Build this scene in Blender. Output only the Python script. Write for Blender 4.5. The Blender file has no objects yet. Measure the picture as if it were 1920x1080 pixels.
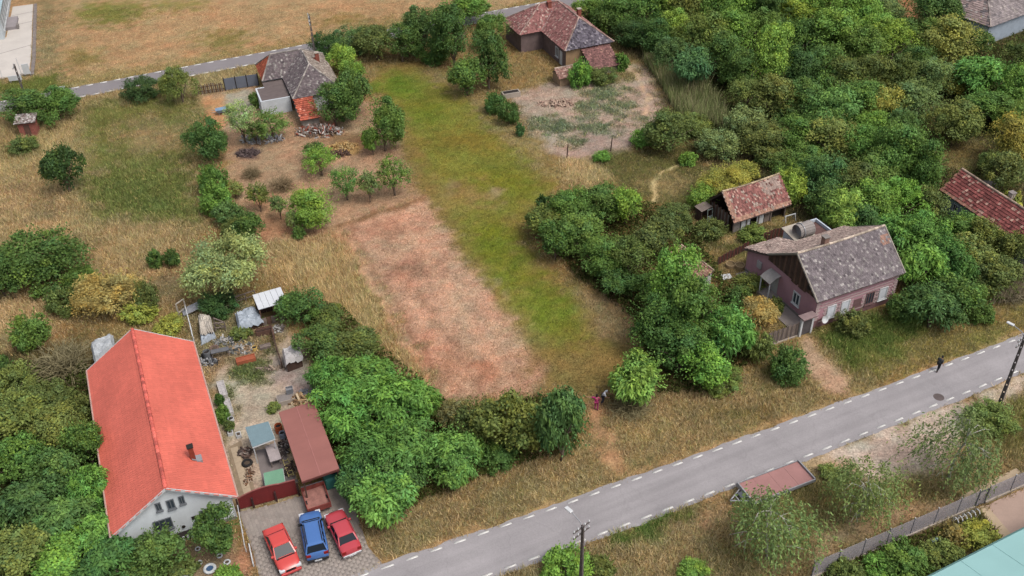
import bpy, math, random
import numpy as np
from mathutils import Matrix, Vector

# ------------------------------------------------------------------ camera, sky, sun, exposure
scene = bpy.context.scene
CAM_H, FOC, PITCH, ROLL = 58.0, 1840.0, math.radians(36.98), math.radians(-1.53)
_X = np.array([1.0, 0, 0]); _U = np.array([0, math.sin(PITCH), math.cos(PITCH)])
_FW = np.array([0, math.cos(PITCH), -math.sin(PITCH)])
_RT = math.cos(ROLL) * _X + math.sin(ROLL) * _U
_UP = -math.sin(ROLL) * _X + math.cos(ROLL) * _U
_O = np.array([0, 0, CAM_H])
cd = bpy.data.cameras.new('camera'); cam = bpy.data.objects.new('camera', cd)
scene.collection.objects.link(cam)
cd.sensor_width = 36.0; cd.lens = 36.0 * FOC / 1920.0; cd.clip_start = 0.5; cd.clip_end = 6000
cam.matrix_world = Matrix(((_RT[0], _UP[0], -_FW[0], 0), (_RT[1], _UP[1], -_FW[1], 0), (_RT[2], _UP[2], -_FW[2], CAM_H), (0, 0, 0, 1)))
scene.camera = cam
scene.render.resolution_x, scene.render.resolution_y = 1024, 576

SUN_EL, SUN_AZ = math.radians(60), math.radians(125)      # azimuth clockwise from the view direction (+Y)
world = bpy.data.worlds.new('World'); scene.world = world; world.use_nodes = True
nt = world.node_tree; bg = nt.nodes['Background']
sky = nt.nodes.new('ShaderNodeTexSky'); sky.sky_type = 'NISHITA'; sky.sun_disc = False
sky.sun_elevation = SUN_EL; sky.sun_rotation = SUN_AZ; sky.dust_density = 5.0; sky.air_density = 1.0; sky.ozone_density = 1.0
hs = nt.nodes.new('ShaderNodeHueSaturation'); hs.inputs['Saturation'].default_value = 0.45
nt.links.new(sky.outputs[0], hs.inputs['Color']); nt.links.new(hs.outputs[0], bg.inputs['Color'])
bg.inputs['Strength'].default_value = 0.15
sd = bpy.data.lights.new('sun', 'SUN'); sd.energy = 1.5; sd.angle = math.radians(22); sd.color = (1.0, 0.95, 0.88)
sun = bpy.data.objects.new('sun', sd); scene.collection.objects.link(sun)
_sv = Vector((math.sin(SUN_AZ) * math.cos(SUN_EL), math.cos(SUN_AZ) * math.cos(SUN_EL), math.sin(SUN_EL)))
sun.rotation_euler = _sv.to_track_quat('Z', 'Y').to_euler(); sun.location = (40, 60, 90)
vs = scene.view_settings; vs.view_transform = 'Standard'; vs.look = 'None'; vs.gamma = 1; vs.use_curve_mapping = False
vs.exposure = 0.44
scene.cycles.use_denoising = True; scene.cycles.max_bounces = 5; scene.cycles.diffuse_bounces = 3
scene.cycles.transparent_max_bounces = 6; scene.cycles.glossy_bounces = 2; scene.cycles.transmission_bounces = 2
KEXP = 1.75      # how much brighter a level, sunlit surface photographs than its base colour
LEAF = 1.10

# ------------------------------------------------------------------ helpers
rng = np.random.default_rng(7); random.seed(7)
COL = scene.collection.objects

def G(px, py, z=0.0):
    d = (px - 960) / FOC * _RT - (py - 540) / FOC * _UP + _FW
    return _O + d * ((z - CAM_H) / d[2])

def onplane(px, py, pt, nr):
    d = (px - 960) / FOC * _RT - (py - 540) / FOC * _UP + _FW
    return _O + d * (((np.array(pt) - _O) @ nr) / (d @ nr))

def ppm(q):
    return FOC / ((np.array(q) - _O) @ _FW)

def s2l(c):
    c = np.array(c, float) / 255.0
    return np.where(c <= 0.04045, c / 12.92, ((c + 0.055) / 1.055) ** 2.4)

def L(c, gain=1.0):
    return np.clip(s2l(c) / KEXP * gain, 0, 0.85)

_m = {}
def M(name, rgb=(200, 200, 200), rough=0.85, var=0.15, scale=1.5, fine=0.12, fscale=18, bump=0.0, metal=0.0, spec=0.25,
      vcol=False, objcol=False, streak=None, gain=1.0, transl=0.0, alpha=None, srot=0.0, cracks=0.0):
    if name in _m: return _m[name]
    m = bpy.data.materials.new(name); m.use_nodes = True
    n = m.node_tree.nodes; l = m.node_tree.links
    b = n['Principled BSDF']; out = n['Material Output']
    b.inputs['Roughness'].default_value = rough; b.inputs['Metallic'].default_value = metal
    b.inputs['Specular IOR Level'].default_value = spec
    tc = n.new('ShaderNodeTexCoord')
    def mul(a, bsock):
        mx = n.new('ShaderNodeMix'); mx.data_type = 'RGBA'; mx.blend_type = 'MULTIPLY'; mx.inputs[0].default_value = 1
        l.new(a, mx.inputs[6]); l.new(bsock, mx.inputs[7]); return mx.outputs[2]
    if vcol:
        a = n.new('ShaderNodeAttribute'); a.attribute_name = 'Col'; cur = a.outputs['Color']
    else:
        r = n.new('ShaderNodeRGB'); c = L(rgb, gain); r.outputs[0].default_value = (c[0], c[1], c[2], 1); cur = r.outputs[0]
    if objcol:
        oi = n.new('ShaderNodeObjectInfo'); cur = mul(cur, oi.outputs['Color'])
    def noisefac(sc, amt, detail, vec=None):
        t = n.new('ShaderNodeTexNoise'); t.inputs['Scale'].default_value = sc; t.inputs['Detail'].default_value = detail
        t.inputs['Roughness'].default_value = 0.6
        l.new(vec or tc.outputs['Object'], t.inputs['Vector'])
        mr = n.new('ShaderNodeMapRange'); mr.inputs[1].default_value = 0.3; mr.inputs[2].default_value = 0.7
        mr.inputs[3].default_value = 1 - amt; mr.inputs[4].default_value = 1 + amt; mr.clamp = True
        l.new(t.outputs['Fac'], mr.inputs[0])
        cb = n.new('ShaderNodeCombineColor')
        for k in range(3): l.new(mr.outputs[0], cb.inputs[k])
        return cb.outputs[0], t.outputs['Fac']
    ff = None
    if var: s, _ = noisefac(scale, var, 4); cur = mul(cur, s)
    if fine: s, ff = noisefac(fscale, fine, 3); cur = mul(cur, s)
    if streak:
        mp = n.new('ShaderNodeMapping'); mp.inputs['Scale'].default_value = streak[0]
        rt = n.new('ShaderNodeVectorRotate'); rt.rotation_type = 'Z_AXIS'; rt.inputs['Angle'].default_value = -srot; l.new(tc.outputs['Object'], rt.inputs['Vector'])
        l.new(rt.outputs[0], mp.inputs['Vector']); s, _ = noisefac(1.0, streak[1], 3, mp.outputs[0]); cur = mul(cur, s)
    if cracks:
        ns = n.new('ShaderNodeTexNoise'); ns.inputs['Scale'].default_value = 1.2; l.new(tc.outputs['Object'], ns.inputs['Vector'])
        ad = n.new('ShaderNodeVectorMath'); ad.operation = 'ADD'; l.new(tc.outputs['Object'], ad.inputs[0]); l.new(ns.outputs['Color'], ad.inputs[1])
        vo = n.new('ShaderNodeTexVoronoi'); vo.feature = 'DISTANCE_TO_EDGE'; vo.inputs['Scale'].default_value = 0.22; l.new(ad.outputs[0], vo.inputs['Vector'])
        mr = n.new('ShaderNodeMapRange'); mr.inputs[1].default_value = 0.0; mr.inputs[2].default_value = 0.016; mr.inputs[3].default_value = 1 - cracks; mr.inputs[4].default_value = 1; l.new(vo.outputs['Distance'], mr.inputs[0])
        cb = n.new('ShaderNodeCombineColor')
        for k in range(3): l.new(mr.outputs[0], cb.inputs[k])
        cur = mul(cur, cb.outputs[0])
    l.new(cur, b.inputs['Base Color'])
    if bump:
        t = n.new('ShaderNodeTexNoise'); t.inputs['Scale'].default_value = fscale; t.inputs['Detail'].default_value = 5
        l.new(tc.outputs['Object'], t.inputs['Vector'])
        bp = n.new('ShaderNodeBump'); bp.inputs['Strength'].default_value = bump; bp.inputs['Distance'].default_value = 0.05
        l.new(t.outputs['Fac'], bp.inputs['Height']); l.new(bp.outputs[0], b.inputs['Normal'])
    sh = b.outputs[0]
    if transl:
        tr = n.new('ShaderNodeBsdfTranslucent'); l.new(cur, tr.inputs['Color'])
        mx = n.new('ShaderNodeMixShader'); mx.inputs[0].default_value = transl
        l.new(sh, mx.inputs[1]); l.new(tr.outputs[0], mx.inputs[2]); sh = mx.outputs[0]
    if alpha is not None:
        tp = n.new('ShaderNodeBsdfTransparent')
        mx = n.new('ShaderNodeMixShader'); mx.inputs[0].default_value = alpha
        l.new(tp.outputs[0], mx.inputs[1]); l.new(sh, mx.inputs[2]); sh = mx.outputs[0]
    l.new(sh, out.inputs['Surface'])
    _m[name] = m; return m

def nmesh(name, V, F, C=None, mat=None, smooth=False):
    V = np.ascontiguousarray(V, dtype=np.float32); F = np.ascontiguousarray(F, dtype=np.int32)
    me = bpy.data.meshes.new(name); k = F.shape[1]
    me.vertices.add(len(V)); me.vertices.foreach_set('co', V.ravel())
    me.loops.add(F.size); me.loops.foreach_set('vertex_index', F.ravel())
    me.polygons.add(len(F)); me.polygons.foreach_set('loop_start', np.arange(0, F.size, k, dtype=np.int32))
    if smooth: me.polygons.foreach_set('use_smooth', np.ones(len(F), bool))
    if C is not None:
        a = me.attributes.new('Col', 'FLOAT_COLOR', 'POINT')
        c4 = np.ones((len(V), 4), np.float32); c4[:, :3] = C; a.data.foreach_set('color', c4.ravel())
    me.update(calc_edges=True)
    if mat: me.materials.append(mat)
    return me

def link(name, me, parent=None, loc=None, rz=0):
    o = bpy.data.objects.new(name, me); COL.link(o)
    if parent is not None: o.parent = parent
    if loc is not None: o.location = loc
    if rz: o.rotation_euler = (0, 0, rz)
    return o

def tag(o, label=None, cat=None, group=None, kind=None):
    if label: o['label'] = label
    if cat: o['category'] = cat
    if group: o['group'] = group
    if kind: o['kind'] = kind
    return o

def thing(name, label, cat, loc=(0, 0, 0), rz=0.0, group=None):
    o = bpy.data.objects.new(name, None); COL.link(o)
    o.empty_display_size = 0.3
    o.location = (float(loc[0]), float(loc[1]), float(loc[2]) if len(loc) > 2 else 0.0); o.rotation_euler = (0, 0, rz)
    return tag(o, label, cat, group)

class MB:
    """collects faces, then becomes one mesh object"""
    def __init__(s): s.v = []; s.f = []; s.c = []
    def add(s, pts, faces, col=None):
        k = len(s.v); s.v += [tuple(map(float, p)) for p in pts]; s.f += [tuple(i + k for i in f) for f in faces]
        s.c += [col] * len(pts); return s
    def poly(s, pts, col=None): return s.add(pts, [tuple(range(len(pts)))], col)
    def box(s, x0, x1, y0, y1, z0, z1, col=None):
        p = [(x, y, z) for z in (z0, z1) for x, y in ((x0, y0), (x1, y0), (x1, y1), (x0, y1))]
        return s.add(p, [(3, 2, 1, 0), (4, 5, 6, 7), (0, 1, 5, 4), (1, 2, 6, 5), (2, 3, 7, 6), (3, 0, 4, 7)], col)
    def prism(s, poly, z0, z1, col=None):
        n = len(poly); p = [(x, y, z0) for x, y in poly] + [(x, y, z1) for x, y in poly]
        f = [tuple(range(n))[::-1], tuple(range(n, 2 * n))] + [(i, (i + 1) % n, n + (i + 1) % n, n + i) for i in range(n)]
        return s.add(p, f, col)
    def slab(s, pts, t, col=None):
        """planar polygon thickened by t against its normal"""
        P = [np.array(p, float) for p in pts]; nr = np.cross(P[1] - P[0], P[2] - P[0]); nr /= np.linalg.norm(nr)
        n = len(P); q = P + [p - nr * t for p in P]
        f = [tuple(range(n)), tuple(range(n, 2 * n))[::-1]] + [(n + i, n + (i + 1) % n, (i + 1) % n, i) for i in range(n)]
        return s.add(q, f, col)
    def beam(s, a, b, w, h=None, col=None, up=(0, 0, 1)):
        h = h or w; a = np.array(a, float); b = np.array(b, float); d = b - a; d /= np.linalg.norm(d) + 1e-9
        u = np.array(up, float)
        if abs(d @ u) > 0.98: u = np.array([1.0, 0, 0])
        x = np.cross(d, u); x /= np.linalg.norm(x); y = np.cross(x, d)
        p = [e + x * sx * w / 2 + y * sy * h / 2 for e in (a, b) for sx, sy in ((-1, -1), (1, -1), (1, 1), (-1, 1))]
        return s.add(p, [(3, 2, 1, 0), (4, 5, 6, 7), (0, 1, 5, 4), (1, 2, 6, 5), (2, 3, 7, 6), (3, 0, 4, 7)], col)
    def tube(s, pts, rs, n=8, col=None, cap=True):
        P = [np.array(p, float) for p in pts]
        if not hasattr(rs, '__len__'): rs = [rs] * len(P)
        ring = []
        for i, p in enumerate(P):
            d = (P[min(i + 1, len(P) - 1)] - P[max(i - 1, 0)]); d /= np.linalg.norm(d) + 1e-9
            u = np.array([0, 0, 1.0]) if abs(d[2]) < 0.95 else np.array([1.0, 0, 0])
            x = np.cross(d, u); x /= np.linalg.norm(x); y = np.cross(x, d)
            ring += [p + rs[i] * (x * math.cos(2 * math.pi * k / n) + y * math.sin(2 * math.pi * k / n)) for k in range(n)]
        f = [(i * n + k, i * n + (k + 1) % n, (i + 1) * n + (k + 1) % n, (i + 1) * n + k) for i in range(len(P) - 1) for k in range(n)]
        if cap: f += [tuple(range(n))[::-1], tuple(range((len(P) - 1) * n, len(P) * n))]
        return s.add(ring, f, col)
    def lathe(s, prof, n=16, c=(0, 0, 0), col=None):
        r = [(c[0] + q * math.cos(2 * math.pi * k / n), c[1] + q * math.sin(2 * math.pi * k / n), c[2] + z) for q, z in prof for k in range(n)]
        f = [(i * n + k, i * n + (k + 1) % n, (i + 1) * n + (k + 1) % n, (i + 1) * n + k) for i in range(len(prof) - 1) for k in range(n)]
        return s.add(r, f, col)
    def mesh(s, name, mat, smooth=False):
        me = bpy.data.meshes.new(name); me.from_pydata(s.v, [], s.f)
        if any(c is not None for c in s.c):
            a = me.attributes.new('Col', 'FLOAT_COLOR', 'POINT')
            a.data.foreach_set('color', np.array([(c[0], c[1], c[2], 1) if c is not None else (1, 1, 1, 1) for c in s.c], np.float32).ravel())
        me.update()
        if mat: me.materials.append(mat)
        if smooth: me.polygons.foreach_set('use_smooth', [True] * len(me.polygons))
        return me
    def build(s, name, mat, parent=None, smooth=False, **k):
        return link(name, s.mesh(name, mat, smooth), parent, **k)

def bevel(o, w=0.03, seg=2):
    b = o.modifiers.new('bevel', 'BEVEL'); b.width = w; b.segments = seg; b.limit_method = 'ANGLE'; return o

# smooth value noise on numpy points
def vnoise(x, y, sc, seed):
    r = np.random.default_rng(seed).random((257, 257)); X = x / sc + 1000.37 + seed * 3.1; Y = y / sc + 1000.71 + seed * 1.7
    i = np.floor(X).astype(int); j = np.floor(Y).astype(int); fx = X - i; fy = Y - j
    fx = fx * fx * (3 - 2 * fx); fy = fy * fy * (3 - 2 * fy); g = lambda a, b: r[a % 257, b % 257]
    return (g(i, j) * (1 - fx) + g(i + 1, j) * fx) * (1 - fy) + (g(i, j + 1) * (1 - fx) + g(i + 1, j + 1) * fx) * fy
def fbm(x, y, sc, seed, o=3):
    t = 0; a = 1; w = 0
    for k in range(o): t = t + a * vnoise(x, y, sc / 2 ** k, seed + k); w += a; a *= 0.55
    return t / w
def inside(poly, x, y):
    r = np.zeros(x.shape, bool); n = len(poly)
    for i in range(n):
        (x0, y0), (x1, y1) = poly[i][:2], poly[(i + 1) % n][:2]
        if y0 == y1: continue
        c = ((y0 > y) != (y1 > y)) & (x < (x1 - x0) * (y - y0) / (y1 - y0) + x0); r ^= c
    return r
def sdist(poly, x, y):
    d = np.full(x.shape, 1e9); n = len(poly)
    for i in range(n):
        (x0, y0), (x1, y1) = poly[i][:2], poly[(i + 1) % n][:2]; ex, ey = x1 - x0, y1 - y0
        t = np.clip(((x - x0) * ex + (y - y0) * ey) / (ex * ex + ey * ey + 1e-12), 0, 1)
        d = np.minimum(d, (x - x0 - t * ex) ** 2 + (y - y0 - t * ey) ** 2)
    d = np.sqrt(d); return np.where(inside(poly, x, y), d, -d)
def PX(pts): return [tuple(G(*p)[:2]) for p in pts]
def ELL(cx, cy, rx, ry, n=14): return PX([(cx + rx * math.cos(2 * math.pi * k / n), cy + ry * math.sin(2 * math.pi * k / n)) for k in range(n)])
def PATH(pts, w):
    P = [G(*p)[:2] for p in pts]; a = []; b = []
    for i, p in enumerate(P):
        d = P[min(i + 1, len(P) - 1)] - P[max(i - 1, 0)]; d = d / np.linalg.norm(d); q = np.array([-d[1], d[0]]) * w / 2
        a.append(tuple(p + q)); b.append(tuple(p - q))
    return a + b[::-1]
EXCL = []      # footprints where no grass grows
# ------------------------------------------------------------------ the ground and its patches
# polygon, colour, edge softness (m), grass height, tufts per m2, blade width
Z = []
def zone(poly, col, soft=1.2, gh=0.25, gd=1.0, bw=0.05):
    col = np.array(col, float)
    if gh > 0.16 and col[0] > col[1] * 1.15: col = col + (np.array([160, 143, 100]) - col) * 0.55
    col = col * 0.93 + col.mean() * 0.07
    Z.append((poly, L(col), soft, gh, gd, bw))
BASE = (L((146, 122, 78)), 0.3, 1.0, 0.05)
# far field across the far road
zone(PX([(-400, 210), (-10, 190), (300, 135), (600, 82), (960, 8), (1200, -60), (900, -300), (-600, -300)]), (180, 147, 106), 1.5, 0.12, 1.0)
zone(PX([(-60, 205), (120, 176), (300, 140), (600, 84), (880, 35), (830, 10), (560, 72), (300, 118), (60, 150), (-60, 170)]), (150, 124, 66), 2.5, 0.2, 1.4)
zone(ELL(205, 25, 65, 22), (128, 126, 62), 3.0, 0.15, 1.0)
zone(ELL(420, 75, 45, 16), (138, 124, 68), 3.0, 0.15, 1.0)
zone(ELL(150, 108, 40, 18), (140, 124, 72), 3.0, 0.15, 1.0)
zone(ELL(640, 40, 40, 10), (140, 122, 68), 3.0, 0.15, 1.0)
zone(ELL(330, 10, 50, 10), (150, 132, 74), 3.0, 0.15, 1.0)
zone(PX([(64, -60), (110, -60), (112, 60), (105, 140), (62, 142)]), (128, 104, 72), 2.0, 0.2, 1.0)
zone(PX([(-60, 165), (110, 135), (125, 180), (-60, 210)]), (104, 112, 50), 2.0, 0.3, 2.0)
# meadow on the left
zone(PX([(-300, 200), (120, 180), (480, 115), (480, 180), (385, 190), (385, 440), (330, 560), (100, 560), (-300, 700)]), (150, 122, 72), 2.0, 0.35, 2.2)
zone(PX([(130, 195), (370, 180), (380, 300), (300, 330), (150, 310)]), (120, 120, 62), 3.0, 0.24, 2.2)
zone(PX([(150, 330), (290, 300), (385, 330), (370, 420), (260, 430), (160, 410)]), (104, 114, 56), 2.5, 0.28, 2.8, 0.10)
zone(ELL(290, 255, 60, 30), (146, 116, 74), 3.0, 0.2, 1.0)
zone(PX([(-100, 225), (140, 200), (145, 300), (60, 330), (-100, 330)]), (160, 124, 64), 3.0, 0.4, 2.5)
zone(ELL(30, 280, 35, 14), (118, 108, 54), 2.0, 0.4, 2.5)
zone(PX([(-100, 340), (60, 330), (140, 400), (140, 450), (30, 440), (-100, 480)]), (176, 128, 80), 2.5, 0.35, 2.0)
zone(ELL(85, 400, 28, 14), (112, 88, 62), 1.5, 0.3, 2.0)
zone(ELL(40, 352, 18, 9), (108, 84, 58), 1.5, 0.3, 2.0)
zone(PX([(190, 420), (330, 425), (355, 520), (330, 570), (190, 560), (170, 500)]), (170, 124, 72), 2.5, 0.4, 2.2)
zone(PX([(-100, 550), (100, 555), (115, 620), (90, 690), (-100, 720)]), (176, 132, 82), 2.0, 0.45, 2.5)
zone(PX([(285, 515), (350, 510), (350, 560), (290, 560)]), (122, 92, 66), 1.5, 0.2, 1.5)
zone(PX([(-200, 660), (170, 640), (175, 720), (230, 1010), (480, 1030), (470, 1150), (-200, 1150)]), (92, 84, 50), 2.0, 0.3, 1.5)
# yard and orchard of the grey roofed house
zone(PX([(378, 178), (470, 160), (560, 200), (720, 190), (760, 300), (790, 372), (640, 425), (500, 480), (470, 420), (430, 360), (420, 260)]), (178, 145, 114), 1.2, 0.1, 0.8)
zone(PX([(385, 185), (420, 178), (425, 240), (395, 250)]), (204, 150, 104), 0.8, 0.05, 0.1)
zone(PX([(420, 175), (470, 168), (475, 200), (440, 240), (425, 215)]), (172, 160, 140), 0.6, 0.05, 0.1)
zone(ELL(465, 287, 22, 11), (92, 76, 74), 0.6, 0.05, 0.1)
zone(ELL(660, 262, 55, 12), (150, 116, 84), 1.0, 0.1, 0.4)
zone(ELL(645, 278, 30, 9), (206, 164, 104), 0.6, 0.12, 1.5)
zone(PX([(470, 370), (520, 360), (550, 440), (600, 450), (640, 420), (660, 470), (560, 520), (490, 480)]), (178, 134, 100), 1.0, 0.12, 0.8)
# tall golden grass between the yard trees and the mown patch
zone(PX([(490, 460), (560, 450), (632, 440), (700, 560), (800, 715), (830, 752), (740, 760), (690, 690), (640, 600), (560, 545), (500, 520)]), (164, 122, 62), 1.5, 0.55, 3.2)
zone(ELL(650, 560, 30, 35), (176, 128, 66), 2.0, 0.6, 3.0)
zone(ELL(580, 490, 40, 16), (184, 140, 86), 2.0, 0.5, 2.5)
zone(ELL(740, 660, 30, 50), (166, 116, 58), 2.0, 0.5, 2.5)
# green mown strip and the pinkish mown patch
zone(PX([(690, 150), (705, 125), (800, 112), (870, 150), (900, 185), (985, 255), (1040, 305), (1045, 365), (985, 425), (1005, 480), (1080, 555), (1150, 575), (1190, 660), (1130, 735), (1030, 725), (930, 580), (860, 475), (795, 380), (765, 300), (735, 200)]), (140, 122, 66), 1.2, 0.1, 0.9)
zone(PX([(705, 155), (760, 130), (850, 145), (905, 200), (960, 250), (1025, 310), (1025, 370), (960, 410), (985, 470), (1045, 530), (1100, 580), (1125, 650), (1100, 690), (1040, 670), (975, 590), (910, 500), (860, 420), (820, 340), (780, 260), (735, 195)]), (134, 133, 54), 1.8, 0.09, 2.2)
zone(ELL(745, 165, 40, 22), (112, 132, 42), 2.0, 0.09, 2.2)
zone(ELL(800, 210, 40, 22), (118, 128, 42), 2.0, 0.09, 2.2)
zone(ELL(935, 345, 70, 26), (120, 126, 38), 2.5, 0.09, 2.2)
zone(ELL(880, 265, 60, 22), (134, 122, 50), 2.5, 0.09, 2.2)
zone(ELL(925, 455, 40, 32), (122, 130, 38), 2.5, 0.09, 2.2)
zone(ELL(1030, 575, 45, 38), (114, 128, 40), 2.5, 0.09, 2.2)
zone(ELL(960, 520, 30, 26), (120, 128, 40), 2.5, 0.09, 2.2)
zone(ELL(875, 365, 50, 22), (146, 124, 72), 3.0, 0.08, 0.9)
zone(ELL(930, 363, 14, 9), (152, 136, 96), 1.0, 0.05, 0.2)
zone(ELL(843, 352, 10, 12), (148, 130, 88), 1.0, 0.05, 0.2)
zone(PX([(800, 115), (885, 165), (985, 258), (1045, 320), (1020, 330), (950, 265), (870, 190), (790, 135)]), (138, 116, 66), 2.0, 0.2, 1.2)
zone(PX([(640, 418), (700, 396), (788, 374), (832, 425), (862, 478), (926, 560), (945, 605), (1040, 705), (1005, 738), (910, 745), (842, 756), (800, 690), (740, 590), (690, 505)]), (202, 160, 132), 1.1, 0.09, 2.8)
zone(PX([(760, 480), (830, 470), (900, 560), (940, 640), (860, 640), (790, 560)]), (196, 156, 130), 3.0, 0.09, 2.8)
zone(ELL(770, 500, 40, 20), (172, 132, 108), 2.0, 0.10, 2.8)
zone(ELL(880, 690, 60, 25), (186, 138, 108), 2.5, 0.10, 2.8)
zone(ELL(740, 430, 50, 20), (198, 142, 114), 2.0, 0.07, 2.0)
zone(PATH([(636, 430), (690, 520), (760, 640), (815, 745)], 0.45), (208, 160, 124), 0.3, 0.03, 0.1)
zone(PATH([(655, 420), (712, 520), (785, 640), (838, 748)], 0.4), (172, 128, 100), 0.35, 0.06, 1.0)
zone(PATH([(700, 410), (760, 520), (840, 640), (900, 735)], 0.5), (176, 134, 108), 0.5, 0.08, 2.5)
zone(PATH([(740, 395), (810, 500), (890, 620), (960, 720)], 0.5), (206, 162, 132), 0.5, 0.08, 2.5)
zone(PATH([(632, 425), (700, 405), (790, 372)], 0.7), (150, 112, 80), 0.5, 0.12, 1.0)
zone(PX([(1080, 545), (1170, 560), (1195, 650), (1130, 640)]), (150, 118, 84), 1.5, 0.2, 1.3)
zone(PX([(1000, 640), (1180, 660), (1120, 740), (1020, 730)]), (142, 122, 70), 2.0, 0.12, 1.8)
# garden behind the far red roofed house
zone(PX([(960, 180), (1050, 150), (1165, 120), (1215, 130), (1250, 190), (1240, 240), (1180, 285), (1060, 300), (1010, 270)]), (180, 158, 140), 1.0, 0.12, 0.8)
zone(PX([(1060, 290), (1080, 250), (1200, 245), (1190, 290), (1080, 300)]), (176, 150, 136), 1.2, 0.1, 0.4)
for e in ((1135, 175, 38, 14), (1115, 200, 30, 9), (1020, 235, 22, 14), (1060, 240, 20, 10), (1125, 238, 26, 11), (1200, 222, 12, 6), (1165, 205, 16, 8), (1070, 265, 14, 6)):
    zone(ELL(*e), (112, 126, 98), 2.0, 0.3, 4.0, 0.14)
zone(ELL(1150, 140, 45, 14), (134, 120, 70), 1.2, 0.3, 2.5, 0.1)
zone(PATH([(1178, 122), (1200, 155), (1210, 180), (1208, 215)], 0.5), (212, 182, 148), 0.3, 0.03, 0.1)
zone(PX([(1060, 300), (1120, 300), (1150, 330), (1125, 352), (1080, 352), (1055, 330)]), (172, 132, 82), 1.0, 0.5, 3.0)
zone(PX([(1120, 290), (1240, 275), (1330, 270), (1320, 330), (1300, 390), (1180, 370)]), (108, 102, 56), 1.2, 0.2, 2.0)
zone(ELL(1250, 345, 40, 20), (128, 110, 62), 1.5, 0.2, 1.5)
zone(PATH([(1295, 290), (1268, 310), (1235, 325), (1220, 345), (1223, 375)], 0.35), (204, 184, 132), 0.2, 0.02, 0.1)
# wood floor
zone(PX([(1090, -80), (2100, -80), (2100, 560), (1880, 575), (1700, 600), (1650, 430), (1500, 420), (1310, 290), (1240, 190), (1210, 110), (1110, 60)]), (86, 80, 50), 1.5, 0.35, 2.0, 0.08)
zone(PX([(1655, -30), (1720, -20), (1715, 35), (1680, 28), (1650, 10)]), (186, 132, 96), 1.0, 0.1, 0.5)
zone(PX([(1745, 270), (1850, 265), (1850, 330), (1800, 320), (1750, 310)]), (128, 112, 66), 1.2, 0.2, 1.5)
# by the shed and the purple house
zone(PX([(1290, 420), (1350, 425), (1480, 420), (1480, 450), (1400, 475), (1310, 470)]), (112, 110, 58), 1.0, 0.3, 3.0, 0.08)
zone(PX([(1290, 437), (1350, 445), (1440, 432), (1455, 448), (1400, 455), (1300, 446)]), (186, 142, 84), 0.6, 0.2, 1.5)
zone(PX([(1310, 470), (1400, 470), (1460, 540), (1500, 600), (1430, 620), (1350, 560)]), (132, 118, 66), 0.9, 0.25, 2.0)
zone(ELL(1375, 500, 22, 16), (176, 138, 86), 0.8, 0.2, 1.5)
zone(PX([(1385, 545), (1420, 565), (1460, 605), (1445, 622), (1410, 598), (1382, 570)]), (196, 142, 78), 0.8, 0.3, 2.5)
zone(PX([(1520, 622), (1700, 575), (1760, 610), (1680, 690), (1600, 725), (1560, 690)]), (92, 112, 48), 1.2, 0.28, 3.5, 0.07)
zone(ELL(1640, 690, 45, 22), (132, 122, 62), 1.5, 0.25, 2.5)
zone(PX([(1690, 640), (2000, 540), (2000, 615), (1700, 700)]), (140, 126, 66), 1.5, 0.2, 2.5)
# verge north of the road
zone(PX([(690, 1075), (640, 1000), (760, 960), (900, 885), (1100, 840), (1130, 760), (1250, 730), (1400, 700), (1520, 640), (1590, 700), (1650, 715), (1550, 770), (1400, 820), (1200, 892), (1000, 965), (800, 1035)]), (156, 122, 70), 1.2, 0.3, 2.6)
zone(ELL(950, 905, 50, 14), (140, 118, 62), 1.5, 0.25, 2.5)
zone(ELL(1150, 880, 50, 12), (136, 116, 62), 1.5, 0.25, 2.5)
zone(ELL(1400, 775, 60, 14), (132, 118, 62), 1.5, 0.25, 2.5)
zone(ELL(1210, 800, 50, 16), (176, 136, 62), 1.0, 0.4, 3.0)
zone(ELL(820, 985, 50, 12), (142, 116, 66), 1.5, 0.25, 2.5)
zone(ELL(1090, 865, 40, 12), (160, 118, 66), 1.5, 0.25, 2.5)
zone(ELL(1300, 745, 60, 16), (170, 124, 70), 1.5, 0.4, 3.0)
zone(PX([(1420, 690), (1500, 650), (1520, 720), (1440, 730)]), (120, 114, 56), 1.2, 0.4, 3.5)
zone(PATH([(1112, 750), (1122, 790), (1138, 840), (1150, 880)], 1.4), (190, 148, 108), 0.7, 0.08, 0.8)
zone(PX([(1500, 632), (1512, 628), (1530, 660), (1590, 712), (1580, 735), (1540, 730), (1510, 690)]), (188, 158, 128), 0.6, 0.08, 0.5)
zone(PATH([(690, 1068), (960, 974), (1200, 888), (1470, 793), (1730, 696), (2000, 592)], 0.7), (176, 144, 100), 0.35, 0.1, 1.0)
# south of the road
zone(PX([(600, 1200), (690, 1150), (960, 1060), (1340, 922), (1550, 845), (1920, 710), (2100, 640), (2100, 900), (1920, 905), (1500, 1075), (1450, 1200)]), (146, 122, 74), 1.2, 0.3, 2.6)
zone(PX([(1510, 856), (1600, 822), (1720, 785), (1930, 702), (1935, 726), (1860, 772), (1820, 805), (1760, 885), (1650, 915), (1550, 890)]), (204, 186, 168), 0.8, 0.06, 0.15)
zone(PX([(1350, 918), (1500, 862), (1560, 850), (1620, 880), (1560, 900), (1500, 880), (1390, 930)]), (184, 152, 116), 0.8, 0.1, 0.6)
zone(PX([(1130, 1012), (1220, 975), (1312, 952), (1312, 972), (1230, 1005), (1150, 1030)]), (84, 112, 46), 0.8, 0.3, 4.5)
zone(PX([(1310, 965), (1370, 935), (1385, 960), (1330, 1000), (1270, 1000)]), (184, 148, 110), 1.0, 0.15, 1.0)
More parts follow.
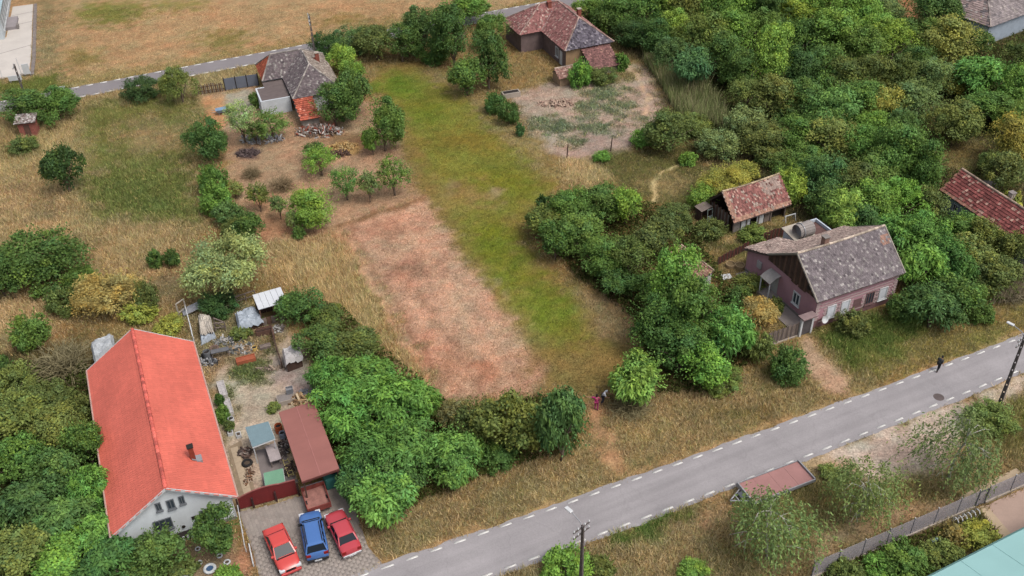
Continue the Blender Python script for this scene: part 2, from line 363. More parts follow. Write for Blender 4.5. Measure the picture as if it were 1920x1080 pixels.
zone(PX([(1830, 770), (1900, 740), (2000, 700), (2000, 850), (1850, 850)]), (122, 116, 54), 1.2, 0.4, 4.0)
zone(PX([(1360, 960), (1500, 900), (1700, 890), (1780, 940), (1640, 960), (1480, 1040), (1380, 1060)]), (132, 118, 62), 1.5, 0.3, 3.5)
zone(PX([(1540, 1010), (1640, 955), (1780, 940), (1800, 955), (1640, 1000), (1510, 1060)]), (172, 140, 106), 1.0, 0.15, 1.2)
zone(PX([(1560, 1080), (1700, 1015), (1860, 955), (1880, 1000), (1760, 1200), (1500, 1200)]), (98, 90, 50), 0.9, 0.35, 4.5, 0.09)
zone(ELL(1690, 1010, 50, 16), (124, 92, 58), 1.0, 0.25, 3.0)
# red roofed house: sandy yard and the front garden
zone(PX([(372, 640), (420, 615), (520, 600), (575, 650), (600, 740), (545, 765), (540, 930), (440, 945), (425, 850)]), (190, 172, 150), 0.8, 0.05, 0.1)
zone(PX([(505, 680), (560, 670), (590, 730), (540, 745), (510, 710)]), (170, 152, 142), 1.0, 0.03, 0.1)
zone(PX([(325, 575), (430, 560), (520, 590), (540, 640), (480, 690), (380, 700), (360, 640)]), (128, 108, 80), 0.8, 0.2, 2.2, 0.09)
zone(ELL(465, 700, 40, 20), (100, 112, 66), 0.9, 0.18, 4.5, 0.14)
zone(ELL(505, 660, 16, 12), (104, 112, 70), 0.7, 0.18, 3.5, 0.12)
zone(ELL(425, 760, 10, 40), (112, 112, 74), 0.6, 0.2, 4.0, 0.12)
zone(ELL(440, 665, 40, 16), (150, 128, 100), 0.8, 0.15, 1.0, 0.1)
zone(PX([(330, 1010), (440, 1000), (470, 1090), (300, 1120)]), (154, 130, 102), 0.8, 0.12, 1.0)
zone(PX([(455, 1010), (480, 1085), (430, 1085)]), (190, 138, 106), 0.6, 0.1, 0.6)

def zones_at(x, y):
    wx = x + (fbm(x, y, 2.2, 11) - 0.5) * 1.6; wy = y + (fbm(x, y, 2.2, 31) - 0.5) * 1.6
    n = x.size; c = np.tile(BASE[0], (n, 1)); gh = np.full(n, BASE[1]); gd = np.full(n, BASE[2]); bw = np.full(n, BASE[3])
    e = (fbm(x, y, 0.9, 53, 2) - 0.5)
    for poly, col, soft, h, d, w in Z:
        P = np.array(poly); m = soft + 1.5
        k = np.where((wx > P[:, 0].min() - m) & (wx < P[:, 0].max() + m) & (wy > P[:, 1].min() - m) & (wy < P[:, 1].max() + m))[0]
        if not len(k): continue
        t = np.clip((sdist(poly, wx[k], wy[k]) + e[k] * soft * 2.0 + soft) / (2 * soft), 0, 1); t = t * t * (3 - 2 * t)
        c[k] += (col - c[k]) * t[:, None]; gh[k] += (h - gh[k]) * t; gd[k] += (d - gd[k]) * t; bw[k] += (w - bw[k]) * t
    # uneven growth: patches drier or greener, and small blotches
    a = fbm(x, y, 4.5, 71) - 0.5; b = fbm(x, y, 1.1, 83, 3) - 0.5; s = fbm(x, y, 0.45, 97, 2) - 0.5
    f = 1 + 0.24 * a + 0.36 * b + 0.42 * s
    c = c * f[:, None]; hue = 0.28 * (fbm(x, y, 3.2, 101) - 0.5) + 0.22 * (fbm(x, y, 0.8, 113, 2) - 0.5)
    c[:, 0] *= 1 + hue * 0.9; c[:, 1] *= 1 - hue * 0.25; c[:, 2] *= 1 - hue * 0.3
    return np.clip(c, 0.005, 0.8), gh, gd, bw

STEP = 0.38
inx = np.arange(-84, 84.01, STEP); iny = np.arange(36, 166.01, STEP)
ox = np.array([90, 105, 140, 220, 450, 1000, 2500.0]); gx = np.concatenate([-ox[::-1], inx, ox])
gy = np.concatenate([-np.array([2500, 1000, 400, 120, 20.0]), [0.0, 20, 30], iny, [172, 190, 240, 400, 900, 2500]])
XX, YY = np.meshgrid(gx, gy); xf, yf = XX.ravel(), YY.ravel()
gc, ggh, ggd, gbw = zones_at(xf, yf)
nx, ny = len(gx), len(gy); ii = np.arange(nx * ny).reshape(ny, nx)
gF = np.stack([ii[:-1, :-1].ravel(), ii[:-1, 1:].ravel(), ii[1:, 1:].ravel(), ii[1:, :-1].ravel()], 1)
mg = M('ground_soil', vcol=True, var=0.22, scale=2.6, fine=0.34, fscale=6, bump=0.6, rough=1.0, spec=0.05)
ground = link('ground', nmesh('ground', np.stack([xf, yf, np.zeros_like(xf)], 1), gF, gc, mg)); tag(ground, kind='structure')

def zones_near(x, y):
    """growth at points of the inner field, read from the ground's own grid"""
    i = len(ox) + np.clip(np.rint((x - inx[0]) / STEP).astype(int), 0, len(inx) - 1); j = 8 + np.clip(np.rint((y - iny[0]) / STEP).astype(int), 0, len(iny) - 1)
    k = j * nx + i; return gc[k], ggh[k], ggd[k], gbw[k]

def sheet(name, poly, z, mat, parent=None, kind='structure', t=0.0, excl=True):
    """flat sheet (or a slab of thickness t standing on z) from a plan polygon; top face up"""
    a = sum(poly[i][0] * poly[(i + 1) % len(poly)][1] - poly[(i + 1) % len(poly)][0] * poly[i][1] for i in range(len(poly)))
    if a < 0: poly = poly[::-1]
    b = MB()
    if t: b.prism(poly, z, z + t)
    else: b.poly([(x, y, z) for x, y in poly])
    o = b.build(name, mat, parent)
    if kind and parent is None: tag(o, kind=kind)
    if excl: EXCL.append(poly)
    return o

# ------------------------------------------------------------------ the two roads with their dashed edge lines
def fitline(px):
    P = np.array([G(*p)[:2] for p in px]); return P
asph = M('asphalt', (168, 163, 165), var=0.09, scale=0.3, fine=0.09, fscale=11, rough=0.9, spec=0.2, streak=((0.05, 1.1, 1), 0.10), srot=0.42, cracks=0.08)
asph2 = M('asphalt_far', (146, 140, 142), var=0.08, scale=0.35, fine=0.06, fscale=14, rough=0.9, spec=0.2)
paint = M('road_paint', (232, 230, 226), var=0.16, scale=5, fine=0.12, rough=0.8)
def road(name, upx, lopx, deg, x0, x1, mat, wu, wl, starts, dash=0.92, period=1.84, dw=0.085):
    U = fitline(upx); Lo = fitline(lopx)
    pu = np.polyfit(U[:, 0], U[:, 1], deg); pl = np.polyfit(Lo[:, 0], Lo[:, 1], min(deg, 1) if len(Lo) < 5 else deg)
    if len(Lo) < 5 and deg > 1:
        off = np.mean(Lo[:, 1] - np.polyval(pu, Lo[:, 0])); pl = pu.copy(); pl[-1] += off
    xs = np.arange(x0, x1 + 0.1, 0.3)
    jit = lambda s: 0.16 * (vnoise(xs, xs * 0, 0.5, s) - 0.5) + 0.16 * (vnoise(xs, xs * 0, 1.7, s + 2) - 0.5) + 0.16 * (vnoise(xs, xs * 0, 5.0, s + 1) - 0.5)
    sl = np.hypot(1, np.polyval(np.polyder(pu), xs))
    yu = np.polyval(pu, xs) + wu * sl + jit(3) * sl; yl = np.polyval(pl, xs) - wl * sl + jit(9) * sl
    poly = [(x, y) for x, y in zip(xs, yl)] + [(x, y) for x, y in zip(xs[::-1], yu[::-1])]
    r = sheet(name, poly, 0.03, mat, t=0.0)
    # a worn shoulder of asphalt thickness
    me = nmesh('marking', [(-dash / 2, -dw, 0.038), (dash / 2, -dw, 0.038), (dash / 2, dw, 0.038), (-dash / 2, dw, 0.038),
                           (-dash / 2, -dw, 0.031), (dash / 2, -dw, 0.031), (dash / 2, dw, 0.031), (-dash / 2, dw, 0.031)],
               [(0, 1, 2, 3), (0, 4, 5, 1), (1, 5, 6, 2), (2, 6, 7, 3), (3, 7, 4, 0)], mat=paint)
    for p, st in ((pu, starts[0]), (pl, starts[1])):
        x = G(*st)[0]
        for sgn in (1, -1):
            xx = x if sgn == 1 else None
            cur = x
            if sgn == -1: cur = x - period / math.hypot(1, np.polyval(np.polyder(p), x))
            while x0 + 1 < cur < x1 - 1:
                k = np.polyval(np.polyder(p), cur); y = np.polyval(p, cur)
                o = link('marking', me, r, (cur, y, 0), math.atan(k)); o.scale = (random.uniform(0.93, 1.02), random.uniform(0.9, 1.05), 1)
                cur += sgn * period / math.hypot(1, k)
    return pu, pl
near_pu, near_pl = road('road', [(723, 1064), (949, 985), (1034, 954), (1117, 925), (1197, 897), (1274, 869), (1350, 842), (1459, 802), (1593, 752), (1721, 706), (1811, 672.5), (1896, 640)],
     [(957, 1063), (1002, 1046), (1089, 1015), (1131, 999), (1215, 969), (1295, 938.5), (1334, 923), (1410, 894), (1484, 866), (1554, 839), (1589, 825)], 2, -60, 75, asph, 0.32, 0.45, ((949, 985), (957, 1063)))
far_pu, far_pl = road('far_road', [(119, 169), (169, 159.5), (220, 149.5), (271, 140), (419, 112), (466, 103.5), (512, 95), (560, 86.5), (741, 54), (763, 50.5), (931, 19.5), (972, 12.5)],
     [(155.5, 181), (207, 171), (384, 137.5), (433, 127.5)], 2, -120, 70, asph2, 0.2, 0.25, ((271, 140), (207, 171)), dw=0.15)
# grit-strewn sandy lay-by is ground; a tar patch and a manhole cover on the near road
g0 = G(1760, 745); mh = tag(link('manhole_cover', MB().lathe([(0, 0.036), (0.42, 0.036), (0.45, 0.031)], 20).mesh('manhole_cover', M('iron', (112, 100, 98), rough=0.7, metal=0.2)), None, (g0[0], g0[1], 0)), 'round iron manhole cover set in the near road', 'manhole cover')
# ------------------------------------------------------------------ building helpers
def foot(root, x0, x1, y0, y1):
    ca, sa = math.cos(root.rotation_euler[2]), math.sin(root.rotation_euler[2]); ox, oy = root.location[0], root.location[1]
    EXCL.append([(ox + x * ca - y * sa, oy + x * sa + y * ca) for x, y in ((x0, y0), (x1, y0), (x1, y1), (x0, y1))])
def obox(b, c, X, Y, Zv, hx, hy, hz, col=None):
    c = np.array(c, float); X, Y, Zv = (np.array(a, float) for a in (X, Y, Zv))
    p = [c + X * sx * hx + Y * sy * hy + Zv * sz * hz for sz in (-1, 1) for sx, sy in ((-1, -1), (1, -1), (1, 1), (-1, 1))]
    return b.add(p, [(3, 2, 1, 0), (4, 5, 6, 7), (0, 1, 5, 4), (1, 2, 6, 5), (2, 3, 7, 6), (3, 0, 4, 7)], col)
tile_m = M('clay_tiles', vcol=True, var=0.14, scale=0.6, fine=0.22, fscale=9, rough=0.9, spec=0.15)
def speckle(base, spots, p, dark=0.25, patch=None):
    """colour of one tile: weathered base with lichen grown on some tiles"""
    def f(u, v, r):
        c = np.array(base, float) * (1 + dark * (r.random() * 2 - 1) * 0.6)
        if patch: 
            q = patch(u, v)
            if q is not None: c = np.array(q, float) * (1 + 0.2 * (r.random() - 0.5))
        if r.random() < p: c = np.array(spots[r.integers(len(spots))], float) * (0.85 + 0.3 * r.random())
        return L(np.clip(c, 0, 255))
    return f
def tiles(pts, colfn, parent, w=0.21, l=0.24, seed=1, lift=0.035, jit=0.012, name='tiles', mat=None, gap=0.015, sag=0.0):
    """courses of overlapping roof tiles over a planar polygon whose first edge is the eave"""
    P = [np.array(p, float) for p in pts]; e = P[1] - P[0]; e /= np.linalg.norm(e)
    nr = np.cross(P[1] - P[0], P[-1] - P[0]); nr /= np.linalg.norm(nr)
    if nr[2] < 0: nr = -nr
    s = np.cross(nr, e)
    if s[2] < 0: s = -s
    q = [((p - P[0]) @ e, (p - P[0]) @ s) for p in P]; r = np.random.default_rng(seed)
    u0, u1 = min(a for a, _ in q), max(a for a, _ in q); v1 = max(b for _, b in q)
    V = []; C = []; rows = int(round(v1 / l)); l = v1 / max(rows, 1)
    uc = []; vc = []
    for j in range(rows):
        for k in range(int((u1 - u0) / w) + 2): uc.append(u0 + (k + (0.5 if j % 2 else 0)) * w); vc.append(j * l)
    uc, vc = np.array(uc), np.array(vc); ok = inside(q, uc, vc + l * 0.5)
    for u, v in zip(uc[ok], vc[ok]):
        a, b_ = u - w / 2 + gap / 2, u + w / 2 - gap / 2; jz = r.normal() * jit; dj = r.normal() * jit; c = colfn(u, v, r)
        pt = lambda uu, vv, h: P[0] + e * uu + s * (vv) + nr * h
        v0 = max(v - 0.03 + dj, -0.06); v2 = v + l + 0.01
        V += [pt(a, v0, lift + jz), pt(b_, v0, lift + jz + dj * 0.5), pt(b_, v2, 0.008), pt(a, v2, 0.008), pt(a, v0, 0.002), pt(b_, v0, 0.002)]; C += [c] * 6
    n = len(V) // 6; k = np.arange(n)[:, None] * 6
    F = np.concatenate([k + np.array([[0, 1, 2, 3]]), k + np.array([[4, 5, 1, 0]]), k + np.array([[4, 0, 3, 3]]), k + np.array([[5, 2, 1, 1]])])
    Fq = F[:2 * n]; Ft = F[2 * n:, :3]
    me = bpy.data.meshes.new(name); me.from_pydata([tuple(map(float, p)) for p in V], [], [tuple(map(int, f)) for f in Fq] + [tuple(map(int, f)) for f in Ft])
    at = me.attributes.new('Col', 'FLOAT_COLOR', 'POINT'); at.data.foreach_set('color', np.array([(c[0], c[1], c[2], 1) for c in C], np.float32).ravel())
    me.update(); me.materials.append(mat or tile_m); o = link(name, me, parent); o['kind'] = 'stuff'; return o
def ridge(parent, a, b, col, r=0.11, mat=None, seed=0):
    """half-round ridge tiles laid end to end"""
    a, b = np.array(a, float), np.array(b, float); n = max(1, int(np.linalg.norm(b - a) / 0.4)); m = MB(); rr = np.random.default_rng(seed + 5)
    for i in range(n):
        p, q = a + (b - a) * (i / n), a + (b - a) * ((i + 0.98) / n); c = L(np.clip(np.array(col) * (0.82 + 0.36 * rr.random()), 0, 255))
        m.tube([p, q], [r, r * 0.88], 8, c)
    return m.build('ridge_cap', mat or tile_m, parent)
def window(parent, c, right, out, w, h, fm, pm, mull=1, fw=0.07, name='window', pane='pane', sill=True):
    c, X, N = np.array(c, float), np.array(right, float), np.array(out, float); Zv = np.array([0, 0, 1.0]); b = MB()
    for s in (-1, 1):
        obox(b, c + X * s * (w / 2 - fw / 2) + N * 0.03, X, N, Zv, fw / 2, 0.04, h / 2)
        obox(b, c + Zv * s * (h / 2 - fw / 2) + N * 0.03, X, N, Zv, w / 2 - fw, 0.038, fw / 2)
    for k in range(mull):
        obox(b, c + X * (w * ((k + 1) / (mull + 1) - 0.5)) + N * 0.03, X, N, Zv, fw * 0.4, 0.036, h / 2 - fw)
    if sill: obox(b, c - Zv * (h / 2 + 0.04) + N * 0.06, X, N, Zv, w / 2 + 0.06, 0.09, 0.035)
    o = b.build(name, fm, parent); q = MB(); obox(q, c + N * 0.012, X, N, Zv, w / 2 - fw * 0.8, 0.012, h / 2 - fw * 0.8); q.build(pane, pm, o); return o
def gable_wall(b, x0, x1, y0, y1, ze, yr, zr, z0=0.0):
    p = [(y0, z0), (y1, z0), (y1, ze), (yr, zr), (y0, ze)]
    V = [(x0, a, c) for a, c in p] + [(x1, a, c) for a, c in p]; n = 5
    return b.add(V, [(0, 1, 2, 3, 4)[::-1], (5, 6, 7, 8, 9)] + [(i, (i + 1) % n, n + (i + 1) % n, n + i) for i in range(n)])
glass_m = M('window_glass', (72, 82, 92), rough=0.15, var=0.1, fine=0, spec=0.6)
dark_m = M('dark_opening', (52, 46, 44), var=0.1, fine=0.1)
white_m = M('white_paint', (222, 224, 226), var=0.08, scale=1.2, fine=0.06, streak=((2.5, 2.5, 0.3), 0.06))
plaster_w = M('white_plaster', (236, 242, 247), var=0.06, scale=0.5, fine=0.05, streak=((1.5, 1.5, 0.15), 0.06), rough=0.95)
conc_m = M('concrete', (186, 174, 162), var=0.12, scale=0.8, fine=0.12, fscale=16, bump=0.1)
conc_d = M('concrete_grey', (150, 142, 138), var=0.15, scale=1.0, fine=0.14, fscale=16, bump=0.1)
wood_g = M('grey_wood', (138, 124, 116), var=0.25, scale=2, fine=0.2, streak=((8, 8, 0.6), 0.2))
wood_b = M('brown_wood', (112, 84, 72), var=0.25, scale=2, fine=0.2, streak=((8, 8, 0.6), 0.2))
wood_d = M('dark_wood', (86, 66, 58), var=0.25, scale=2, fine=0.2, streak=((8, 8, 0.6), 0.2))
brick_m = M('brick_red', (156, 92, 78), var=0.2, scale=3, fine=0.25, fscale=12)
steel_m = M('galvanised', (176, 176, 180), var=0.12, scale=2, fine=0.1, rough=0.5, metal=0.3)
def chimney(parent, c, w, d, h, mat, capm, name='chimney'):
    b = MB(); b.box(c[0] - w / 2, c[0] + w / 2, c[1] - d / 2, c[1] + d / 2, c[2], c[2] + h); o = b.build(name, mat, parent)
    b = MB(); b.box(c[0] - w / 2 - 0.06, c[0] + w / 2 + 0.06, c[1] - d / 2 - 0.06, c[1] + d / 2 + 0.06, c[2] + h, c[2] + h + 0.08); b.build('chimney_cap', capm, o); return o

# ------------------------------------------------------------------ the long house with the new red roof
ZE = 2.6; cs = [G(163, 690, ZE), G(210, 1003, ZE), G(443, 935, ZE), G(363, 645, ZE)]
fm_, bm_ = (cs[1] + cs[2]) / 2, (cs[0] + cs[3]) / 2; ctr = (fm_ + bm_) / 2; uu = (bm_ - fm_); LA = np.linalg.norm(uu); uu /= LA
WA = (np.linalg.norm(cs[1] - cs[2]) + np.linalg.norm(cs[0] - cs[3])) / 2; angA = math.atan2(uu[1], uu[0]); vA = np.array([-uu[1], uu[0], 0])
A = thing('house', 'long white walled house with a bright red tiled gable roof by the driveway', 'house', (ctr[0], ctr[1], 0), angA)
hl, hw, ZR = LA / 2, WA / 2, ZE + 3.0; foot(A, -hl, hl, -hw, hw)
slope = 3.0 / hw; eo, go = 0.42, 0.35
b = MB(); gable_wall(b, -hl + go, hl - go, -hw + eo, hw - eo, ZE + slope * eo - 0.14, 0, ZR - 0.16); b.build('wall', plaster_w, A)
b = MB(); b.box(-hl + go - 0.03, hl - go + 0.03, -hw + eo - 0.03, hw - eo + 0.03, 0.0, 0.28); b.build('plinth', conc_d, A)
red_tile = M('red_roof_metal', vcol=True, var=0.07, scale=0.5, fine=0.05, streak=((0.25, 2.2, 2.2), 0.05), rough=0.55, spec=0.4)
roofd = M('roof_underside', (150, 84, 74), var=0.1)
rp = b = MB()
b.slab([(-hl, -hw, ZE), (hl, -hw, ZE), (hl, 0, ZR), (-hl, 0, ZR)], 0.1); b.slab([(hl, hw, ZE), (-hl, hw, ZE), (-hl, 0, ZR - 0.002), (hl, 0, ZR - 0.002)], 0.1)
rA = b.build('roof', roofd, A)
fcol = lambda u, v, r: L((240, 122, 103)) * (0.93 + 0.12 * r.random()) * (0.97 + 0.05 * math.sin(u * 0.7 + v) - 0.05 * (r.random() < 0.05))
tiles([(-hl, -hw, ZE), (hl, -hw, ZE), (hl, 0, ZR), (-hl, 0, ZR)], fcol, rA, w=0.24, l=0.36, seed=3, lift=0.038, jit=0.0, mat=red_tile, gap=0.02)
tiles([(hl, hw, ZE), (-hl, hw, ZE), (-hl, 0, ZR), (hl, 0, ZR)], fcol, rA, w=0.24, l=0.36, seed=4, lift=0.038, jit=0.0, mat=red_tile, gap=0.02)
ridge(rA, (-hl, 0, ZR + 0.03), (hl, 0, ZR + 0.03), (232, 112, 98), 0.16, red_tile)
for sx in (-1, 1):
    b = MB()
    for sy in (-1, 1): b.beam((sx * (hl + 0.02), sy * (hw + 0.03), ZE - 0.06), (sx * (hl + 0.02), 0, ZR - 0.05), 0.05, 0.2)
    b.build('verge_board', white_m, A)
b = MB()
for sy in (-1, 1): b.tube([(-hl, sy * (hw + 0.1), ZE - 0.05), (hl, sy * (hw + 0.1), ZE - 0.02)], 0.075, 8); 
b.build('gutter', M('gutter_metal', (206, 170, 158), rough=0.5, var=0.08), A)
b = MB(); b.tube([(-hl + 0.3, -hw - 0.05, ZE - 0.1), (-hl + 0.35, -hw + 0.4, ZE - 0.5), (-hl + 0.35, -hw + 0.38, 0.1)], 0.05, 8); b.build('downpipe', white_m, A)
cz = ZE + slope * (hw - hw * 0.5); cu = (G(384, 853, cz) - ctr) @ uu
cz = cz + 0.0; chimney(A, (cu, -hw * 0.5, cz - 0.3), 0.36, 0.36, 1.55, M('red_chimney', (150, 70, 52), var=0.15), dark_m)
b = MB(); b.add([(cu - 0.32, -hw * 0.5 - 0.55, cz - 0.28), (cu + 0.32, -hw * 0.5 - 0.55, cz - 0.28), (cu + 0.32, -hw * 0.5 + 0.1, cz + 0.2), (cu - 0.32, -hw * 0.5 + 0.1, cz + 0.2)], [(0, 1, 2, 3)])
b.box(cu - 0.34, cu + 0.34, -hw * 0.5 - 0.6, -hw * 0.5 - 0.2, cz - 0.40, cz - 0.1); b.build('chimney_flashing', steel_m, A)
grey_frame = M('grey_frame', (120, 124, 130), var=0.05)
def on_gable(px, py):
    q = onplane(px, py, ctr - uu * (hl - go), uu); return (-hl + go - 0.005, (q - ctr) @ vA, q[2])
for (px, py, w, h) in ((297, 950, 0.40, 0.8), (320, 945, 0.55, 0.95), (340.5, 937, 0.40, 0.8), (306, 983, 1.3, 1.1), (392, 962, 1.3, 1.1)):
    c = on_gable(px, py); window(A, c, (0, -1, 0), (-1, 0, 0), w, h, grey_frame, glass_m, 1 if w < 1 else 2)
c = on_gable(364, 970); b = MB(); b.box(c[0] - 0.05, c[0] - 0.01, c[1] - 0.18, c[1] + 0.18, c[2] - 0.16, c[2] + 0.16); b.build('vent', dark_m, A)
c = on_gable(344, 987); b = MB(); b.tube([(c[0] - 0.06, c[1], c[2]), (c[0] - 0.01, c[1], c[2])], 0.14, 10); b.build('round_vent', dark_m, A)
c0 = on_gable(352, 1000)[1]
b = MB(); b.box(-hl + go - 0.5, -hl + go - 0.03, c0 - 1.3, c0 + 1.3, 0.0, 0.5); b.build('basement_shade_box', dark_m, A)  # shade of the basement strip put in as a solid dark-coloured box
for k in range(9):
    b = MB(); b.box(-hl + go - 0.56, -hl + go - 0.5, c0 - 1.25 + k * 0.3, c0 - 1.1 + k * 0.3, 0.05, 0.5); b.build('baluster', white_m, A)

# ------------------------------------------------------------------ the purple house
ZB = 3.5
a0, a1 = G(1533, 567, ZB), G(1697, 511, ZB); ub = a1 - a0; LB = np.linalg.norm(ub); ub /= LB; nb_ = np.array([-ub[1], ub[0], 0]); angB = math.atan2(ub[1], ub[0])
B = thing('house', 'purple house with a lichen speckled grey tiled roof and striped street front', 'house', (a0[0], a0[1], 0), angB); foot(B, 0, LB, 0, 11); foot(B, -1.7, 0.2, 0.4, 6.8)
WR, HR = 3.62, ZB + 3.1
def rel(px, py, pt, nr):
    q = onplane(px, py, pt, nr); return np.array([(q - a0) @ ub, (q - a0) @ nb_, q[2]])
gp = a0 + ub * 0.35; gp[2] = 0
K = rel(1439.5, 476, a0, ub); KB = rel(1393.7, 465, a0, ub); kn, kz, bn_, bz = K[1], K[2], KB[1], KB[2]
purple = M('purple_render', (198, 152, 162), var=0.08, scale=0.5, fine=0.07, streak=((1.5, 1.5, 0.2), 0.08), rough=0.95)
b = MB(); prof = [(0.35, 0), (bn_ - 0.3, 0), (bn_ - 0.3, bz - 0.02), (kn, kz - 0.2), (kn - 0.2, ZB + 0.1), (0.35, ZB + 0.1)]
x0, x1 = 0.35, 4.2; n = len(prof); b.add([(x0, y, z) for y, z in prof] + [(x1, y, z) for y, z in prof], [tuple(range(n))[::-1], tuple(range(n, 2 * n))] + [(i, (i + 1) % n, n + (i + 1) % n, n + i) for i in range(n)])
b.build('side_wall', purple, B)
b = MB(); gable_wall(b, 4.2, LB - 0.3, 0.35, kn - 0.2, ZB + 0.1, WR, HR - 0.3); b.build('wall', purple, B)
b = MB(); b.box(0.34, LB - 0.29, 0.33, 0.36, 0.0, 1.0); b.build('front_plinth', M('plinth_purple', (140, 104, 106), var=0.12), B)
b = MB(); b.box(0.30, 0.36, 0.36, bn_ - 0.3, 0.0, 0.35); b.build('side_plinth', conc_d, B)
deck_m = M('roof_boards', (104, 88, 84), var=0.2)
F1 = [(0, 0, ZB), (LB, 0, ZB), (LB, WR, HR), (0, WR, HR)]; B1 = [(LB, 8.5, kz - (8.5 - kn) * 0.45), (0, 8.5, kz - (8.5 - kn) * 0.45), (0, kn, kz), (LB, kn, kz)]
B0 = [(LB, kn, kz), (0, kn, kz), (0, WR, HR), (LB, WR, HR)]; B2 = [(4.2, bn_, bz), (0, bn_, bz), (0, 8.5, kz - (8.5 - kn) * 0.45), (4.2, 8.5, kz - (8.5 - kn) * 0.45)]
b = MB()
for f in (F1, B0, B1, B2): b.slab(f, 0.09)
rB = b.build('roof', deck_m, B)
pt = lambda u, v: (170, 134, 120) if (u > LB - 1.1 and 3.0 < v < 4.0) else None
tiles(F1, speckle((130, 121, 124), [(166, 160, 157), (150, 142, 142), (108, 100, 104)], 0.26, 0.16, pt), rB, seed=11)
pale = speckle((182, 160, 150), [(150, 128, 120), (200, 180, 168)], 0.3, 0.2)
for i, f in enumerate((B0, B1, B2)): tiles(f, pale, rB, seed=20 + i)
rB.location[2] = -0.0
ridge(rB, (0, WR, HR + 0.03), (LB, WR, HR + 0.03), (196, 180, 164), 0.12)
for x in (0.0, LB): 
    b = MB(); b.beam((x, -0.02, ZB - 0.02), (x, WR, HR - 0.02), 0.10, 0.16); b.beam((x, WR, HR - 0.02), (x, kn, kz - 0.02), 0.10, 0.16); b.build('verge_board', M('pale_verge', (170, 162, 150), var=0.2), B)
# boarded gable: every board its own piece
for k in range(28):
    y = 0.5 + k * 0.25
    if y > kn - 0.15: break
    zt = (ZB + (y + 0.12) * (HR - ZB) / WR if y < WR else HR - (y + 0.12 - WR) * (HR - kz) / (kn - WR)) - 0.22
    zb = ZB - 0.1 - (0.55 if 4 < k < 14 and k % 5 else 0.0) * 0.4
    if zt - zb < 0.15: continue
    b = MB(); b.box(0.20 + 0.02 * (k % 2), 0.345, y, y + 0.235, zb, zt); b.build('board', wood_d if k % 3 else wood_b, B)
b = MB(); b.box(0.15, 0.20, 1.35, 1.75, ZB + 0.35, ZB + 0.8); b.build('gable_hatch', dark_m, B)
c = rel(1493.6, 560, gp, ub); window(B, (0.34, c[1], c[2]), (0, -1, 0), (-1, 0, 0), 1.0, 1.35, white_m, glass_m, 1, 0.13)
c = rel(1425, 496, gp, ub); b = MB(); b.box(0.2, 0.35, c[1] - 0.32, c[1] + 0.32, c[2] - 0.4, c[2] + 0.4); bevel(b.build('meter_box', M('meter_grey', (190, 184, 186), var=0.1), B))
# side porch: roof on two posts, steps and a concrete path
cp = rel(1452, 513, gp, ub); py_ = cp[1] - 0.3
b = MB()
for i in range(7):
    t0, t1 = i / 7, (i + 1) / 7; z = lambda t: 2.75 - 0.55 * t * t
    b.slab([(0.3 - 1.25 * t0, py_ + 0.75, z(t0)), (0.3 - 1.25 * t1, py_ + 0.75, z(t1)), (0.3 - 1.25 * t1, py_ - 0.75, z(t1)), (0.3 - 1.25 * t0, py_ - 0.75, z(t0))], 0.06)
b.build('porch_roof', M('porch_sheet', (178, 172, 168), var=0.2), B)
for dy in (-0.65, 0.65): b = MB(); b.beam((-0.85, py_ + dy, 0.3), (-0.85, py_ + dy, 2.25), 0.09); b.build('porch_post', white_m, B)
b = MB(); b.box(-1.0, 0.34, py_ - 0.9, py_ + 0.9, 0, 0.45); b.build('porch_floor', conc_d, B)
for k in range(2): b = MB(); b.box(-0.9 + 0.0, 0.2, py_ - 0.9 - 0.3 * (k + 1), py_ - 0.9 - 0.3 * k, 0, 0.3 - 0.15 * k); b.build('step', conc_d, B)
b = MB(); b.box(0.31, 0.36, py_ - 0.45, py_ + 0.45, 0.45, 2.4); b.build('door', M('door_white', (196, 192, 188), var=0.1), B)
pathm = M('path_concrete', (158, 148, 144), var=0.15, scale=1, fine=0.12)
b = MB(); b.box(-1.5, 0.29, 0.7, py_ - 1.5, 0.004, 0.10); b.build('path', pathm, B)
b = MB(); b.box(-0.95, 0.29, py_ + 0.92, bn_ - 0.5, 0.004, 0.10); b.build('path', pathm, B)
# street front: white blinds, striped block work
blind_m = M('blind', (234, 238, 246), var=0.04); block_w = M('block_white', (196, 176, 174), var=0.08); block_d = M('block_brown', (128, 98, 98), var=0.15)
fp = a0 + nb_ * 0.35; cw = [rel(px, py, fp, nb_) for px, py in ((1557.5, 584), (1584, 574.6), (1630, 558.9), (1655, 549.3))]
zw = float(np.mean([c[2] for c in cw])) 
for i, c in enumerate(cw):
    window(B, (c[0], 0.345, zw), (1, 0, 0), (0, -1, 0), 1.0, 1.4, white_m if i != 2 else block_d, blind_m if i != 2 else glass_m, 0 if i != 2 else 2, 0.1)
    for s in (-1, 1):
        for k in range(6):
            wb = 0.42 if k % 2 else 0.28; x = c[0] + s * (0.5 + wb / 2)
            b = MB(); b.box(x - wb / 2, x + wb / 2, 0.315, 0.348, zw - 0.66 + k * 0.22, zw - 0.66 + k * 0.22 + 0.12); b.build('block', block_w, B)
for k in range(13):
    wb = 0.5 if k % 2 else 0.32; b = MB(); b.box(0.33, 0.35 + wb, 0.31, 0.348, 0.95 + k * 0.2, 1.07 + k * 0.2); b.build('block', block_w, B)
    b = MB(); b.box(LB - 0.32 - wb, LB - 0.28, 0.31, 0.348, 0.95 + k * 0.2, 1.07 + k * 0.2); b.build('block', block_w, B)
